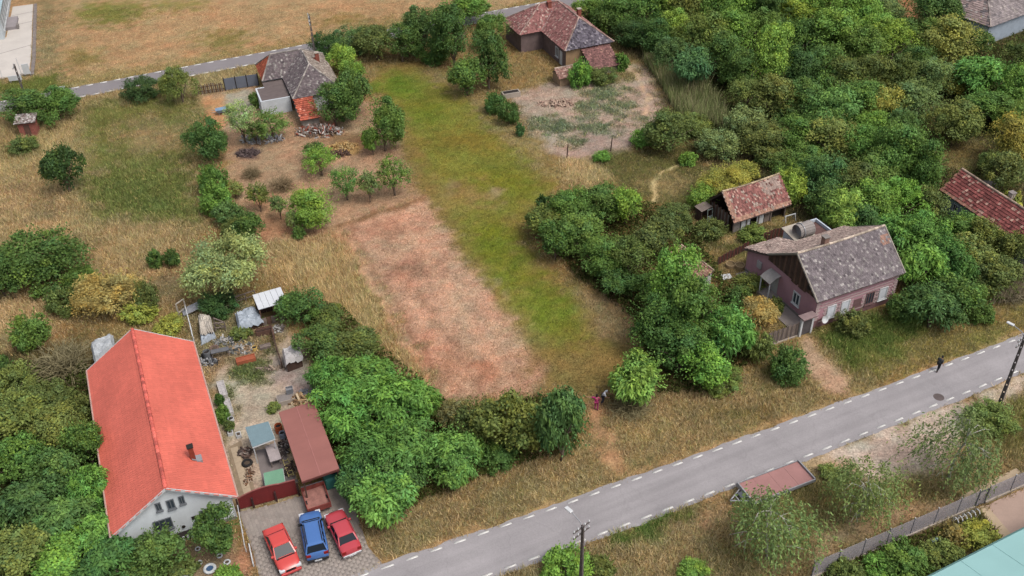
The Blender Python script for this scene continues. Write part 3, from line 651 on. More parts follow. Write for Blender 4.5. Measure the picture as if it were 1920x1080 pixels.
for zz, hh in ((zw + 0.78, 0.14), (zw + 1.12, 0.1), (zw - 0.82, 0.1)): 
    if zz + hh < ZB: b = MB(); b.box(0.9, LB - 0.85, 0.32, 0.348, zz, zz + hh); b.build('band', block_w, B)
b = MB(); b.box(cw[1][0] + 1.0, cw[2][0] - 0.95, 0.325, 0.348, zw - 0.5, zw + 0.4); b.build('panel', block_d, B)
cq = rel(1541, 594.5, fp, nb_); b = MB(); b.lathe([(0, 0.0), (0.2, 0.03), (0.36, 0.12), (0.37, 0.12)], 16); o = b.build('satellite_dish', white_m, B); o.location = (cq[0], 0.0, cq[2]); o.rotation_euler = (math.radians(70), 0, 0)
chimney(B, (3.3, WR + 0.25, HR - 0.5), 0.5, 0.5, 1.15, M('chimney_tan', (160, 126, 112), var=0.2), conc_d)
# gate posts with a little roof, and the plank fence
b = MB(); b.box(-1.5, 0.1, -0.3, 0.5, 2.05, 2.17); g1 = thing('gateway', 'roofed white posted gateway at the corner of the purple house', 'gate', (a0[0], a0[1], 0), angB)
b.build('roof', M('gate_roof', (150, 128, 128), var=0.2), g1)
for x in (-1.35, -0.12): b = MB(); b.box(x - 0.1, x + 0.1, -0.05, 0.15, 0, 2.05); b.build('post', white_m, g1)
b = MB(); b.box(-1.25, -0.22, 0.02, 0.07, 0.1, 1.8); b.build('door', M('gate_door', (96, 90, 92), var=0.2), g1)
fs, fe = G(1428, 653), G(1500, 628); fv = fe - fs; fl = np.linalg.norm(fv); fa = math.atan2(fv[1], fv[0])
pf = thing('plank_fence', 'weathered grey plank fence between the boundary trees and the gateway', 'fence', (fs[0], fs[1], 0), fa)
pm_ = [wood_g, M('grey_wood_dark', (112, 100, 96), var=0.25, streak=((8, 8, 0.6), 0.2))]
for k in range(int(fl / 0.17)):
    h = 1.55 + random.uniform(-0.08, 0.06); b = MB(); b.box(k * 0.17, k * 0.17 + 0.15, -0.012 + 0.01 * (k % 2), 0.012 + 0.01 * (k % 2), 0.05, h); o = b.build('plank', pm_[k % 3 == 0], pf); o.rotation_euler[1] = random.uniform(-0.02, 0.02)
for z in (0.4, 1.2): b = MB(); b.beam((0, 0.06, z), (fl, 0.06, z), 0.06, 0.09); b.build('rail', wood_g, pf)
b = MB(); b.box(-0.1, fl + 0.1, -0.1, 0.1, 0, 0.14); b.build('kerb', conc_m, pf)

# ------------------------------------------------------------------ white outbuilding with a barrel behind the purple house
c8 = a0 + ub * 5.4 + nb_ * 9.3
W8 = thing('outbuilding', 'small whitewashed outbuilding with pale flat roof behind the purple house', 'shed', (c8[0], c8[1], 0), angB); foot(W8, 0, 4.2, 0, 2.6)
b = MB(); b.box(0.1, 4.1, 0.1, 2.5, 0, 2.45); b.build('wall', M('whitewash', (214, 222, 232), var=0.1), W8)
b = MB(); b.slab([(-0.1, -0.15, 2.5), (2.4, -0.15, 2.5), (2.4, 2.7, 2.85), (-0.1, 2.7, 2.85)], 0.09); b.build('roof', M('pale_roof_sheet', (196, 186, 172), var=0.18, scale=2), W8)
b = MB(); b.box(2.4, 4.2, 0.0, 0.14, 2.44, 2.8); b.box(4.06, 4.2, 0.14, 2.6, 2.44, 2.8); b.box(2.4, 4.06, 2.46, 2.6, 2.44, 2.8); b.build('parapet', M('whitewash2', (212, 222, 234), var=0.1), W8)
b = MB(); b.poly([(2.42, 0.16, 2.47), (4.05, 0.16, 2.47), (4.05, 2.45, 2.47), (2.42, 2.45, 2.47)]); b.build('sunken_roof', M('rust_floor', (112, 84, 80), var=0.2), W8)
c9 = a0 + ub * 6.6 + nb_ * 10.3
V8 = thing('wooden_vat', 'grey staved wooden vat lying on the white outbuilding, open end dark', 'vat', (c9[0], c9[1], 2.62), angB + 0.0)
b = MB()
for k in range(18):
    a_, a2 = 2 * math.pi * k / 18, 2 * math.pi * (k + 0.9) / 18
    b.slab([(-0.8, 0.72 * math.cos(a_), 0.72 * math.sin(a_) + 0.6), (0.9, 0.78 * math.cos(a_), 0.78 * math.sin(a_) + 0.6), (0.9, 0.78 * math.cos(a2), 0.78 * math.sin(a2) + 0.6), (-0.8, 0.72 * math.cos(a2), 0.72 * math.sin(a2) + 0.6)], -0.05)
b.build('stave', M('vat_grey', (166, 158, 154), var=0.2), V8)
b = MB(); b.tube([(0.55, 0, 0.6), (0.6, 0, 0.6)], 0.7, 18); b.build('head', M('vat_inside', (92, 70, 66), var=0.2), V8)
b = MB(); b.tube([(0.6, 0, 0.6), (0.66, 0, 0.6)], 0.16, 10); b.build('bung_hole', dark_m, V8)
b = MB(); b.tube([(-0.4, 0, 0.6), (-0.32, 0, 0.6)], 0.82, 18); b.build('hoop', steel_m, V8)

# ------------------------------------------------------------------ small tiled shed
z_ = lambda x, y: (1300 + x / 8.31, 310 + y / 8.31)
ZC = 1.7; c0_, c1_ = G(*z_(640, 895), ZC), G(*z_(1530, 600), ZC); uc_ = c1_ - c0_; LC = np.linalg.norm(uc_); uc_ /= LC
C_ = thing('shed', 'small dark timber shed with a red brown tiled gable roof', 'shed', (c0_[0], c0_[1], 0), math.atan2(uc_[1], uc_[0])); foot(C_, -1.4, LC, 0.2, 5.0)
RC, HC = 2.5, 4.15
b = MB(); b.slab([(0, 0, ZC), (LC, 0, ZC), (LC, RC, HC), (0, RC, HC)], 0.07); b.slab([(LC, 5, ZC), (0, 5, ZC), (0, RC, HC - 0.002), (LC, RC, HC - 0.002)], 0.07); rC = b.build('roof', deck_m, C_)
pc = lambda u, v: (172, 150, 140) if (u > LC * 0.62 and v > 1.75 + 0.3 * math.sin(u * 3) and u < LC - 0.25) else ((186, 146, 126) if (u < 0.5 or v < 0.3) else None)
tiles([(0, 0, ZC), (LC, 0, ZC), (LC, RC, HC), (0, RC, HC)], speckle((152, 104, 98), [(188, 150, 136), (120, 84, 80), (176, 158, 146)], 0.3, 0.3, pc), rC, w=0.19, l=0.23, seed=31, jit=0.018)
tiles([(LC, 5, ZC), (0, 5, ZC), (0, RC, HC), (LC, RC, HC)], speckle((176, 152, 132), [(150, 120, 100)], 0.3), rC, w=0.22, l=0.26, seed=32)
ridge(rC, (0, RC, HC + 0.02), (LC, RC, HC + 0.02), (186, 166, 138), 0.11)
b = MB(); b.box(0.35, LC - 0.3, 4.55, 4.65, 0, 1.8); b.box(LC - 0.35, LC - 0.25, 0.4, 4.6, 0, 1.8); b.build('wall', wood_d, C_)
b = MB(); b.poly([(LC - 0.3, 0.4, 1.8), (LC - 0.3, 4.6, 1.8), (LC - 0.3, RC, HC - 0.25)]); b.build('gable', wood_d, C_)
for k in range(12):
    y = 1.3 + k * 0.28; 
    if y > 4.4: break
    b = MB(); b.box(0.34, 0.38, y, y + 0.24, 0, 1.75 + (0.2 if k % 2 else 0)); b.build('board', wood_b if k % 2 else wood_g, C_)
for x in (0.3, 2.0, 3.6, 5.2, LC - 0.4): b = MB(); b.beam((x, 0.4, 0), (x, 0.4, ZC + 0.2), 0.12); b.build('post', wood_g, C_)
for i, (xa, xb, mm) in enumerate(((0.4, 1.2, conc_d), (1.35, 2.5, white_m), (3.4, 4.3, white_m), (4.4, 5.4, wood_g))):
    b = MB(); b.box(xa, xb, 0.42, 0.46, 0.1, 1.45); b.build('panel', mm, C_)
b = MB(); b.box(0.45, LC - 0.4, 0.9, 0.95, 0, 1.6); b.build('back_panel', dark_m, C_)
b = MB(); b.slab([(-1.5, 3.6, 1.5), (-0.1, 3.6, 1.75), (-0.1, 4.9, 1.75), (-1.5, 4.9, 1.5)], 0.06); b.build('lean_to_roof', wood_g, C_)
b = MB(); b.box(-1.4, -1.32, 3.7, 4.8, 0, 1.45); b.box(-1.32, 0.2, 4.7, 4.78, 0, 1.45); b.build('lean_to_wall', wood_d, C_)
b = MB(); b.beam((-0.7, 3.45, 0), (-0.7, 3.62, 1.5), 0.06); b.beam((-0.05, 3.45, 0), (-0.05, 3.62, 1.5), 0.06); b.beam((-0.7, 3.62, 1.45), (-0.05, 3.62, 1.45), 0.06); b.slab([(-0.66, 3.45, 0.05), (-0.1, 3.45, 0.05), (-0.1, 3.53, 0.7), (-0.66, 3.53, 0.7)], 0.03); b.build('white_door_frame', M('pale_door', (186, 200, 192), var=0.1), C_)

# ------------------------------------------------------------------ small leaning tiled roof hidden by the tallest tree
ls = [G(1277, 460, 2.3), G(1320, 494, 2.3)]; dv = ls[1] - ls[0]; ll = np.linalg.norm(dv) + 1.5
S_ = thing('lean_to_shed', 'narrow tiled lean-to shed half hidden by the tallest bright tree', 'shed', (ls[0][0], ls[0][1], 0), math.atan2(dv[1], dv[0])); foot(S_, 0, ll, -1.8, 0.6)
b = MB(); b.slab([(0, -1.7, 1.7), (ll, -1.7, 1.7), (ll, 0, 2.35), (0, 0, 2.35)], 0.06); rs_ = b.build('roof', deck_m, S_)
tiles([(0, -1.7, 1.7), (ll, -1.7, 1.7), (ll, 0, 2.35), (0, 0, 2.35)], speckle((176, 140, 122), [(150, 110, 96)], 0.3), rs_, seed=41); ridge(rs_, (0, 0.02, 2.38), (ll, 0.02, 2.38), (196, 170, 150), 0.09)
b = MB(); b.box(0.15, ll - 0.15, -0.3, -0.1, 0, 2.2); b.box(ll - 0.3, ll - 0.15, -1.5, -0.3, 0, 1.75); b.build('wall', M('shed_white', (206, 204, 200), var=0.15), S_)
b = MB(); b.box(0.15, ll - 0.3, -1.5, -1.42, 0, 1.65); b.build('front', wood_g, S_)

# ------------------------------------------------------------------ the long tiled roof at the right edge
z_ = lambda x, y: (1740 + x / 6.75, 300 + y / 6.75)
ZF = 2.3; f0, f1 = G(*z_(160, 380), ZF), G(*z_(770, 790), ZF); uf = f1 - f0; uf /= np.linalg.norm(uf)
F_ = thing('house', 'low house with a long dark red ribbed tile roof at the right edge', 'house', (f0[0], f0[1], 0), math.atan2(uf[1], uf[0])); LF, RF, HF = 12.5, 2.24, 4.35; foot(F_, 0, LF, 0, 4.5)
b = MB(); b.slab([(0, 0, ZF), (LF, 0, ZF), (LF, RF, HF), (0, RF, HF)], 0.08); b.slab([(LF, 4.48, ZF), (0, 4.48, ZF), (0, RF, HF - 0.002), (LF, RF, HF - 0.002)], 0.08); rF = b.build('roof', deck_m, F_)
pf_ = lambda u, v: (176, 128, 112) if (v < 0.25 or u < 0.25) else None
tiles([(0, 0, ZF), (LF, 0, ZF), (LF, RF, HF), (0, RF, HF)], speckle((148, 88, 84), [(202, 164, 148), (178, 140, 128), (110, 66, 64)], 0.16, 0.3, pf_), rF, w=0.26, l=0.34, lift=0.075, seed=51)
tiles([(LF, 4.48, ZF), (0, 4.48, ZF), (0, RF, HF), (LF, RF, HF)], speckle((148, 88, 84), [(202, 164, 148)], 0.1), rF, w=0.26, l=0.34, seed=52)
ridge(rF, (0, RF, HF + 0.03), (LF, RF, HF + 0.03), (184, 160, 144), 0.13)
b = MB(); gable_wall(b, 0.3, LF - 0.3, 0.35, 4.1, ZF + 0.15, RF, HF - 0.2); b.build('wall', M('bluish_wall', (176, 192, 200), var=0.12), F_)
for x in (2.2, 4.1, 5.0): window(F_, (x, 0.345, 1.25), (1, 0, 0), (0, -1, 0), 0.6, 0.8, white_m, glass_m, 1)
chimney(F_, (6.3, RF + 0.6, HF - 0.7), 0.5, 0.5, 1.1, M('chimney_stone', (176, 166, 156), var=0.25), conc_d)
sheet('concrete_slab', ELL(1850, 352, 28, 15), 0.02, conc_d)

# ------------------------------------------------------------------ two L-shaped hip roofed houses by the far road
def lhouse(name, label, cat, eA, eB, ze, zr, W, D, wing, v0, v1, ap2, ap1, wr, cols, wallm):
    p, q = G(*eA, ze), G(*eB, ze); u = q - p; a = math.atan2(u[1], u[0]); R = thing(name, label, cat, (p[0], p[1], 0), a); foot(R, -0.1, W + 0.1, -0.1, D); foot(R, -wing, 0, v0, v1)
    rm = W / 2
    f = {'south': [(0, 0, ze), (W, 0, ze), (rm, ap2, zr)], 'east': [(W, 0, ze), (W, D, ze), (rm, ap1, zr), (rm, ap2, zr)],
         'north': [(W, D, ze), (-wing, D, ze), (wr, ap1, zr), (rm, ap1, zr)], 'west_hip': [(-wing, D, ze), (-wing, v0, ze), (wr, ap1, zr)],
         'wing_south': [(-wing, v0, ze), (0, v0, ze), (rm, ap1, zr), (wr, ap1, zr)], 'west': [(0, v0, ze), (0, 0, ze), (rm, ap2, zr), (rm, ap1, zr)]}
    b = MB()
    for k in f.values(): b.slab(k, 0.08)
    ro = b.build('roof', deck_m, R)
    for i, (k, poly) in enumerate(f.items()): tiles(poly, cols.get(k, cols['all']), ro, w=0.24, l=0.27, seed=60 + i + len(label), jit=0.015, lift=0.045)
    rc = cols['ridge']
    for x, y in (((0, 0, ze), (rm, ap2, zr)), ((W, 0, ze), (rm, ap2, zr)), ((rm, ap2, zr), (rm, ap1, zr)), ((wr, ap1, zr), (rm, ap1, zr)), ((-wing, v0, ze), (wr, ap1, zr)), ((-wing, D, ze), (wr, ap1, zr)), ((W, D, ze), (rm, ap1, zr))):
        ridge(ro, np.array(x) + [0, 0, 0.03], np.array(y) + [0, 0, 0.03], rc, 0.11)
    b = MB(); b.beam((0.05, v0, ze + 0.03), (rm, ap1, zr + 0.01), 0.16, 0.05); b.build('valley_strip', M('zinc', (192, 190, 190), var=0.1), ro)
    b = MB(); b.prism([(0.35, 0.35), (W - 0.35, 0.35), (W - 0.35, D - 0.35), (-wing + 0.35, D - 0.35), (-wing + 0.35, v0 + 0.35), (0.35, v0 + 0.35)], 0, ze - 0.03); b.build('wall', wallm, R)
    return R
gl = speckle((122, 111, 113), [(166, 160, 156), (146, 138, 136), (100, 90, 94)], 0.24, 0.2)
zE = lambda x, y: (460 + x / 6.75, 80 + y / 6.75)
HE = lhouse('house', 'whitewashed house with an L shaped grey hip roof by the far road', 'house', zE(600, 715), zE(1240, 600), 2.4, 4.95, 6.6, 12.6, 2.7, 7.0, 12.6, 4.0, 9.2, -0.85,
    {'all': gl, 'west_hip': speckle((186, 100, 76), [(150, 84, 66)], 0.15), 'east': speckle((150, 136, 126), [(176, 164, 152)], 0.3), 'ridge': (168, 160, 154)}, white_m)
# lean-to of orange tiles, white walled annex with a flat dark roof, chimney
b = MB(); b.slab([(0.1, -4.3, 1.35), (2.5, -4.3, 1.35), (2.5, 0.15, 2.35), (0.1, 0.15, 2.35)], 0.07); ro = b.build('lean_to_roof', deck_m, HE)
tiles([(0.1, -4.3, 1.35), (2.5, -4.3, 1.35), (2.5, 0.15, 2.35), (0.1, 0.15, 2.35)], speckle((196, 108, 86), [(222, 150, 128), (160, 84, 70)], 0.2), ro, w=0.26, l=0.42, lift=0.09, seed=71)
b = MB(); b.box(0.25, 2.35, -4.0, 0.3, 0, 1.33); b.build('lean_to_wall', M('old_plaster', (170, 158, 148), var=0.25), HE); foot(HE, 0, 2.6, -4.4, 0.2); foot(HE, -4.2, 0, 1.3, 7.0)
b = MB(); b.box(-3.9, -3.7, 1.6, 5.9, 0, 2.05); b.box(-3.7, -0.1, 1.6, 1.8, 0, 2.05); b.box(-3.7, -2.75, 5.7, 5.9, 0, 2.05); b.build('annex_wall', M('annex_white', (218, 224, 230), var=0.1), HE)
b = MB(); b.slab([(-3.69, 1.81, 1.85), (-0.05, 1.81, 1.85), (-0.05, 5.69, 2.0), (-3.69, 5.69, 2.0)], 0.06); b.slab([(-2.75, 5.69, 2.01), (-0.05, 5.69, 2.01), (-0.05, 7.3, 2.15), (-2.75, 7.3, 2.15)], 0.06); b.build('annex_roof', M('felt', (116, 104, 102), var=0.1, streak=((0.3, 3, 1), 0.1)), HE)
chimney(HE, (5.0, 7.6, 3.2), 0.5, 0.5, 1.6, brick_m, conc_m); chimney(HE, (4.6, 7.6, 3.3), 0.3, 0.3, 1.0, brick_m, conc_m)
window(HE, (-3.905, 3.0, 1.0), (0, -1, 0), (-1, 0, 0), 0.6, 0.7, white_m, glass_m, 1)
zD = lambda x, y: (1000 + x / 6.355, y / 6.355)
rd = speckle((160, 112, 108), [(182, 142, 134), (132, 90, 88), (192, 168, 156)], 0.3, 0.25)
HD = lhouse('house', 'old house with a faded red L shaped hip roof and grey slate end', 'house', zD(375, 610), zD(965, 495), 2.9, 5.75, 7.6, 14.2, 3.4, 7.8, 14.2, 3.6, 10.6, 1.0,
    {'all': rd, 'south': speckle((112, 106, 116), [(146, 140, 146), (86, 80, 90)], 0.3, 0.3), 'ridge': (176, 150, 140)}, M('grey_brown_wall', (128, 110, 108), var=0.2))
chimney(HD, (2.3, 10.2, 4.7), 0.55, 0.55, 1.3, brick_m, brick_m); chimney(HD, (5.3, 6.6, 4.0), 0.5, 0.5, 1.7, brick_m, conc_m)
window(HD, (0.34, 3.2, 1.5), (0, -1, 0), (-1, 0, 0), 1.0, 1.4, white_m, glass_m, 1, 0.12); b = MB(); b.box(0.30, 0.345, 1.5, 2.3, 0.1, 2.1); b.build('door', white_m, HD)
b = MB(); b.box(0.34, 2.9, 0.32, 0.347, 0.0, 2.8); b.build('tan_wall', M('tan_plaster', (176, 146, 112), var=0.15), HD)
b = MB(); b.slab([(2.6, -3.6, 1.1), (6.9, -3.6, 1.1), (6.9, 0.3, 2.7), (2.6, 0.3, 2.7)], 0.07); ro = b.build('lean_to_roof', deck_m, HD)
tiles([(2.6, -3.6, 1.1), (6.9, -3.6, 1.1), (6.9, 0.3, 2.7), (2.6, 0.3, 2.7)], speckle((140, 102, 98), [(166, 126, 116), (112, 82, 80)], 0.2), ro, seed=81)
b = MB(); b.box(2.75, 6.75, -3.2, 0.3, 0, 1.0); b.build('lean_to_wall', M('old_plaster', ), HD); foot(HD, 2.5, 7, -3.7, 0.2)
o0 = HD.location; ca, sa = math.cos(HD.rotation_euler[2]), math.sin(HD.rotation_euler[2])
OB = thing('outbuilding', 'tiny tiled outbuilding in front of the slate ended house', 'shed', (o0[0] + -2.9 * ca - -4.6 * sa, o0[1] + -2.9 * sa + -4.6 * ca, 0), HD.rotation_euler[2]); foot(OB, 0, 4.4, 0, 3)
b = MB(); b.slab([(0, 0, 1.3), (4.4, 0, 1.3), (4.4, 1.7, 2.1), (0, 1.7, 2.1)], 0.06); b.slab([(4.4, 2.9, 1.5), (0, 2.9, 1.5), (0, 1.7, 2.099), (4.4, 1.7, 2.099)], 0.06); ro = b.build('roof', deck_m, OB)
tiles([(0, 0, 1.3), (4.4, 0, 1.3), (4.4, 1.7, 2.1), (0, 1.7, 2.1)], speckle((160, 122, 112), [(190, 160, 146)], 0.25), ro, seed=83); ridge(ro, (0, 1.7, 2.12), (4.4, 1.7, 2.12), (190, 170, 156), 0.1)
b = MB(); b.box(0.2, 4.2, 0.3, 2.7, 0, 1.35); b.build('wall', M('tan_plaster2', (176, 150, 124), var=0.2), OB)
WT = thing('trough', 'pale concrete trough beside the row of small bushes', 'trough', G(958, 181), 0.3); b = MB(); b.box(-1.2, 1.2, -0.5, 0.5, 0, 0.7); b.build('body', conc_m, WT); b = MB(); b.box(-1.05, 1.05, -0.36, 0.36, 0.6, 0.705); b.build('water', dark_m, WT)

# ------------------------------------------------------------------ grey roof in the top right corner
pG = G(1857.5, 51, 3.0); HG = thing('house', 'grey hip roofed house with a pale blue gable wall in the top right corner', 'house', (pG[0], pG[1], 0), math.radians(33)); foot(HG, 0, 12, 0, 9)
f = [[(0, 0, 3), (12, 0, 3), (8, 4.2, 5.9), (4, 4.2, 5.9)], [(0, 9, 3), (0, 0, 3), (4, 4.2, 5.9)], [(12, 0, 3), (12, 9, 3), (8, 4.2, 5.9)], [(12, 9, 3), (0, 9, 3), (4, 4.2, 5.9), (8, 4.2, 5.9)]]
b = MB(); [b.slab(k, 0.1) for k in f]; ro = b.build('roof', deck_m, HG)
for i, k in enumerate(f): tiles(k, speckle((150, 140, 140) if i != 1 else (170, 150, 146), [(128, 120, 122), (176, 166, 162)], 0.2, 0.2), ro, w=0.4, l=0.34, lift=0.06, seed=90 + i)
for a_, b_ in (((0, 0, 3), (4, 4.2, 5.9)), ((12, 0, 3), (8, 4.2, 5.9)), ((4, 4.2, 5.9), (8, 4.2, 5.9)), ((0, 9, 3), (4, 4.2, 5.9))): ridge(ro, np.array(a_) + [0, 0, .03], np.array(b_) + [0, 0, .03], (178, 166, 160), 0.1)
b = MB(); b.box(0.4, 11.6, 0.4, 8.6, 0, 2.97); b.build('wall', M('pale_blue_wall', (176, 188, 202), var=0.1), HG)
window(HG, (0.395, 4.5, 1.6), (0, -1, 0), (-1, 0, 0), 1.1, 1.3, white_m, glass_m, 1)

# ------------------------------------------------------------------ hall at the top left corner with its concrete apron
h0, h1 = G(9, 74), G(25, -25); uh = h1 - h0; uh /= np.linalg.norm(uh); aH = math.atan2(uh[1], uh[0])
HH = thing('hall', 'white hall with a glazed side at the top left corner', 'building', (h0[0], h0[1], 0), aH); foot(HH, 0, 26, 0, 12)
b = MB(); b.box(0, 26, 0, 12, 0, 3.6); b.build('wall', M('hall_white', (214, 222, 226), var=0.06), HH)
b = MB(); b.slab([(-0.4, -0.4, 3.62), (26.4, -0.4, 3.62), (26.4, 6, 4.8), (-0.4, 6, 4.8)], 0.12); b.slab([(26.4, 12.4, 3.62), (-0.4, 12.4, 3.62), (-0.4, 6, 4.799), (26.4, 6, 4.799)], 0.12); b.build('roof', M('hall_roof', (176, 200, 206), var=0.08, rough=0.5), HH)
for k in range(9):
    x = 2.6 + k * 2.4; window(HH, (x, -0.003, 1.9), (1, 0, 0), (0, -1, 0), 2.0, 2.2, white_m, M('hall_glass', (116, 128, 128), rough=0.2, spec=0.5), 2, 0.09)
b = MB(); b.box(3.6, 8.2, -1.6, -0.02, 0.03, 0.5); b.build('entrance_step', M('step_grey', (166, 158, 160), var=0.1), HH); b = MB(); b.box(3.5, 4.6, -1.9, -1.62, 0.03, 0.7); b.build('step_rail', conc_d, HH)
apron_m = M('apron_concrete', (216, 208, 200), var=0.07, scale=0.4, fine=0.06, fscale=10)
apx = [(-90, 168), (-2, 148), (54, 140), (58, 110), (62, 8), (24, 13), (12, 70), (-90, 100)]
sheet('concrete_apron', PX(apx), 0.03, apron_m)
jm = M('joint_dark', (150, 144, 140)); k_ = bpy.data.objects['concrete_apron']
for pa, pb in (((22, 30), (62, 22)), ((16, 50), (61, 40)), ((-60, 118), (60, 84))):
    b = MB(); a_, b_ = G(*pa), G(*pb); b.beam((a_[0], a_[1], 0.031), (b_[0], b_[1], 0.031), 0.12, 0.008); b.build('joint', jm, k_)
kb = MB(); a_, b_, c_ = G(63, 8), G(60, 110), G(56, 141)
for s, e in ((a_, b_), (b_, c_)): kb.beam((s[0] + 0.3, s[1], 0.05), (e[0] + 0.3, e[1], 0.05), 0.5, 0.12)
tag(kb.build('kerb', M('kerb_dark', (140, 130, 126), var=0.2)), kind='structure')

# ------------------------------------------------------------------ brick outhouse in the meadow, turquoise roof at the bottom right
go_ = G(58, 250); OH = thing('outhouse', 'tiny red brick outhouse with a pale roof under the dark meadow trees', 'outhouse', (go_[0], go_[1], 0), math.radians(10)); foot(OH, -1.1, 1.1, -0.9, 0.9)
for r_ in range(9):
    for s, (ax, ay, bx, by) in enumerate(((-1, -0.8, 1, -0.8), (1, -0.8, 1, 0.8), (1, 0.8, -1, 0.8), (-1, 0.8, -1, -0.8))):
        pass
b = MB(); b.box(-1, 1, -0.8, 0.8, 0, 1.9); b.build('wall', M('outhouse_brick', (168, 104, 92), var=0.3, scale=4, fine=0.3), OH)
b = MB(); b.slab([(-1.25, -1.05, 1.95), (1.25, -1.05, 1.95), (1.25, 1.05, 2.3), (-1.25, 1.05, 2.3)], 0.1); ro = b.build('roof', deck_m, OH)
tiles([(-1.25, -1.05, 1.95), (1.25, -1.05, 1.95), (1.25, 1.05, 2.3), (-1.25, 1.05, 2.3)], speckle((170, 158, 154), [(206, 200, 196), (140, 120, 116)], 0.4), ro, seed=95)
b = MB(); b.box(-0.35, 0.35, -0.84, -0.81, 0, 1.6); b.build('door', wood_b, OH)
t0, t1, t2 = G(1745, 1080, 3.4), G(1881, 1011, 3.4), G(1920, 995.5, 3.4); ut = t1 - t0; ut /= np.linalg.norm(ut); aT = math.atan2(ut[1], ut[0])
HT = thing('hall', 'hall with a smooth turquoise metal roof at the bottom right corner', 'building', (t1[0], t1[1], 0), aT); foot(HT, -16, 12, -12, 0)
turq = M('turquoise_metal', (166, 212, 210), var=0.05, scale=0.3, fine=0.02, rough=0.45, spec=0.4)
b = MB(); b.slab([(12, 0, 3.4), (-16, 0, 3.4), (-16, -6, 4.7), (12, -6, 4.7)], 0.1); b.slab([(-16, -12, 3.4), (12, -12, 3.4), (12, -6, 4.699), (-16, -6, 4.699)], 0.1); rT = b.build('roof', turq, HT)
for k in range(10):
    x = -15.5 + k * 2.9; b = MB(); b.beam((x, -0.02, 3.41), (x, -5.9, 4.69), 0.03, 0.03); b.build('seam', turq, rT)
b = MB(); b.box(-15.7, 11.7, -11.7, -0.3, 0, 3.38); b.build('wall', plaster_w, HT)
b = MB(); b.tube([(-16, 0.08, 3.32), (12, 0.08, 3.32)], 0.07, 8); b.build('gutter', M('teal_gutter', (92, 130, 128)), HT)

def sag(root, Lr, zlo, zhi, amp, seed):
    """old timber roofs: courses and ridge dip between the gables"""
    for o in root.children_recursive:
        if o.name.split('.')[0] in ('tiles', 'ridge_cap') and o.parent and o.parent.name.startswith('roof'):
            me = o.data; n = len(me.vertices); co = np.empty(n * 3, np.float32); me.vertices.foreach_get('co', co); co = co.reshape(-1, 3)
            t = np.clip(co[:, 0] / Lr, 0, 1); f = np.clip((co[:, 2] - zlo) / (zhi - zlo), 0.15, 1); w = 4 * t * (1 - t)
            co[:, 2] -= amp * f * w * (0.6 + 0.8 * vnoise(co[:, 0], co[:, 1], 2.6, seed)) ; me.vertices.foreach_set('co', co.ravel()); me.update()
        elif o.name.split('.')[0] == 'roof':
            for v in o.data.vertices: v.co.z -= amp * 1.5
sag(B, LB, ZB, HR, 0.10, 5); sag(C_, LC, ZC, HC, 0.12, 7); sag(F_, LF, ZF, HF, 0.09, 9)
# ------------------------------------------------------------------ driveway, yard paving
drive_m = M('drive_pavers', (160, 148, 142), var=0.10, scale=0.6, fine=0.14, fscale=12, bump=0.1)
dpoly = PX([(448, 960), (505, 948), (560, 932), (640, 905), (668, 960), (690, 1025), (718, 1058), (650, 1090), (560, 1125), (492, 1110), (476, 1040), (462, 1000)])
drv = sheet('driveway', dpoly, 0.018, M('drive_joint', (154, 144, 137), var=0.1))
# hexagonal-looking setts laid in staggered rows: pieces of the driveway
pav = nmesh('paver', [(-.24, -.115, 0), (.24, -.115, 0), (.24, .115, 0), (-.24, .115, 0), (-.25, -.125, -.02), (.25, -.125, -.02), (.25, .125, -.02), (-.25, .125, -.02)], [(0, 1, 2, 3), (4, 5, 1, 0), (5, 6, 2, 1), (6, 7, 3, 2), (7, 4, 0, 3)])
pvs = []
for cc in ((168, 158, 150), (164, 154, 147), (172, 161, 153), (168, 156, 148)):
    m_ = pav.copy(); m_.materials.append(M('paver_%d' % cc[0], cc, var=0.1, fine=0.15)); pvs.append(m_)
da = math.radians(-64); ca, sa = math.cos(da), math.sin(da); dc = np.mean(np.array(dpoly), 0); dl = []
for i in range(-22, 23):
    for j in range(-44, 45):
        lx, ly = (i + (0.5 if j % 2 else 0)) * 0.5, j * 0.25; dl.append((dc[0] + lx * ca - ly * sa, dc[1] + lx * sa + ly * ca))
dl = np.array(dl); ok = (sdist(dpoly, dl[:, 0], dl[:, 1]) > 0.1) & in_view(dl[:, 0], dl[:, 1]) if 'in_view' in globals() else (sdist(dpoly, dl[:, 0], dl[:, 1]) > 0.1)
dl = dl[ok]; order = np.argsort(dl[:, 1]); dl = dl[order]
for i, (x, y) in enumerate(dl[:300]):
    o = link('paver', random.choice(pvs), drv, (x, y, 0.036 + random.uniform(-0.003, 0.003)), da)
rest = dl[300:]
if len(rest):
    V = []; F = []; C = []
    for i, (x, y) in enumerate(rest):
        zz = 0.036 + random.uniform(-0.003, 0.003); k = len(V); c = L(random.choice(((168, 158, 150), (164, 154, 147), (172, 161, 153), (168, 156, 148)))) * random.uniform(0.93, 1.06)
        for lx, ly in ((-.24, -.115), (.24, -.115), (.24, .115), (-.24, .115)): V.append((x + lx * ca - ly * sa, y + lx * sa + ly * ca, zz)); C.append(c)
        F.append((k, k + 1, k + 2, k + 3))
    o = link('paver_field', nmesh('paver_field', V, F, np.array(C), M('paver_v', vcol=True, var=0.1, fine=0.15)), drv); o['kind'] = 'stuff'
walk_m = M('yard_walk', (196, 176, 150), var=0.1, scale=1, fine=0.1)
wpoly = PX([(427, 840), (452, 826), (480, 925), (448, 940)]); wk = sheet('yard_walk', wpoly, 0.02, M('walk_joint', (160, 140, 116)))
wa = angA; ca, sa = math.cos(wa), math.sin(wa); wc = np.mean(np.array(wpoly), 0)
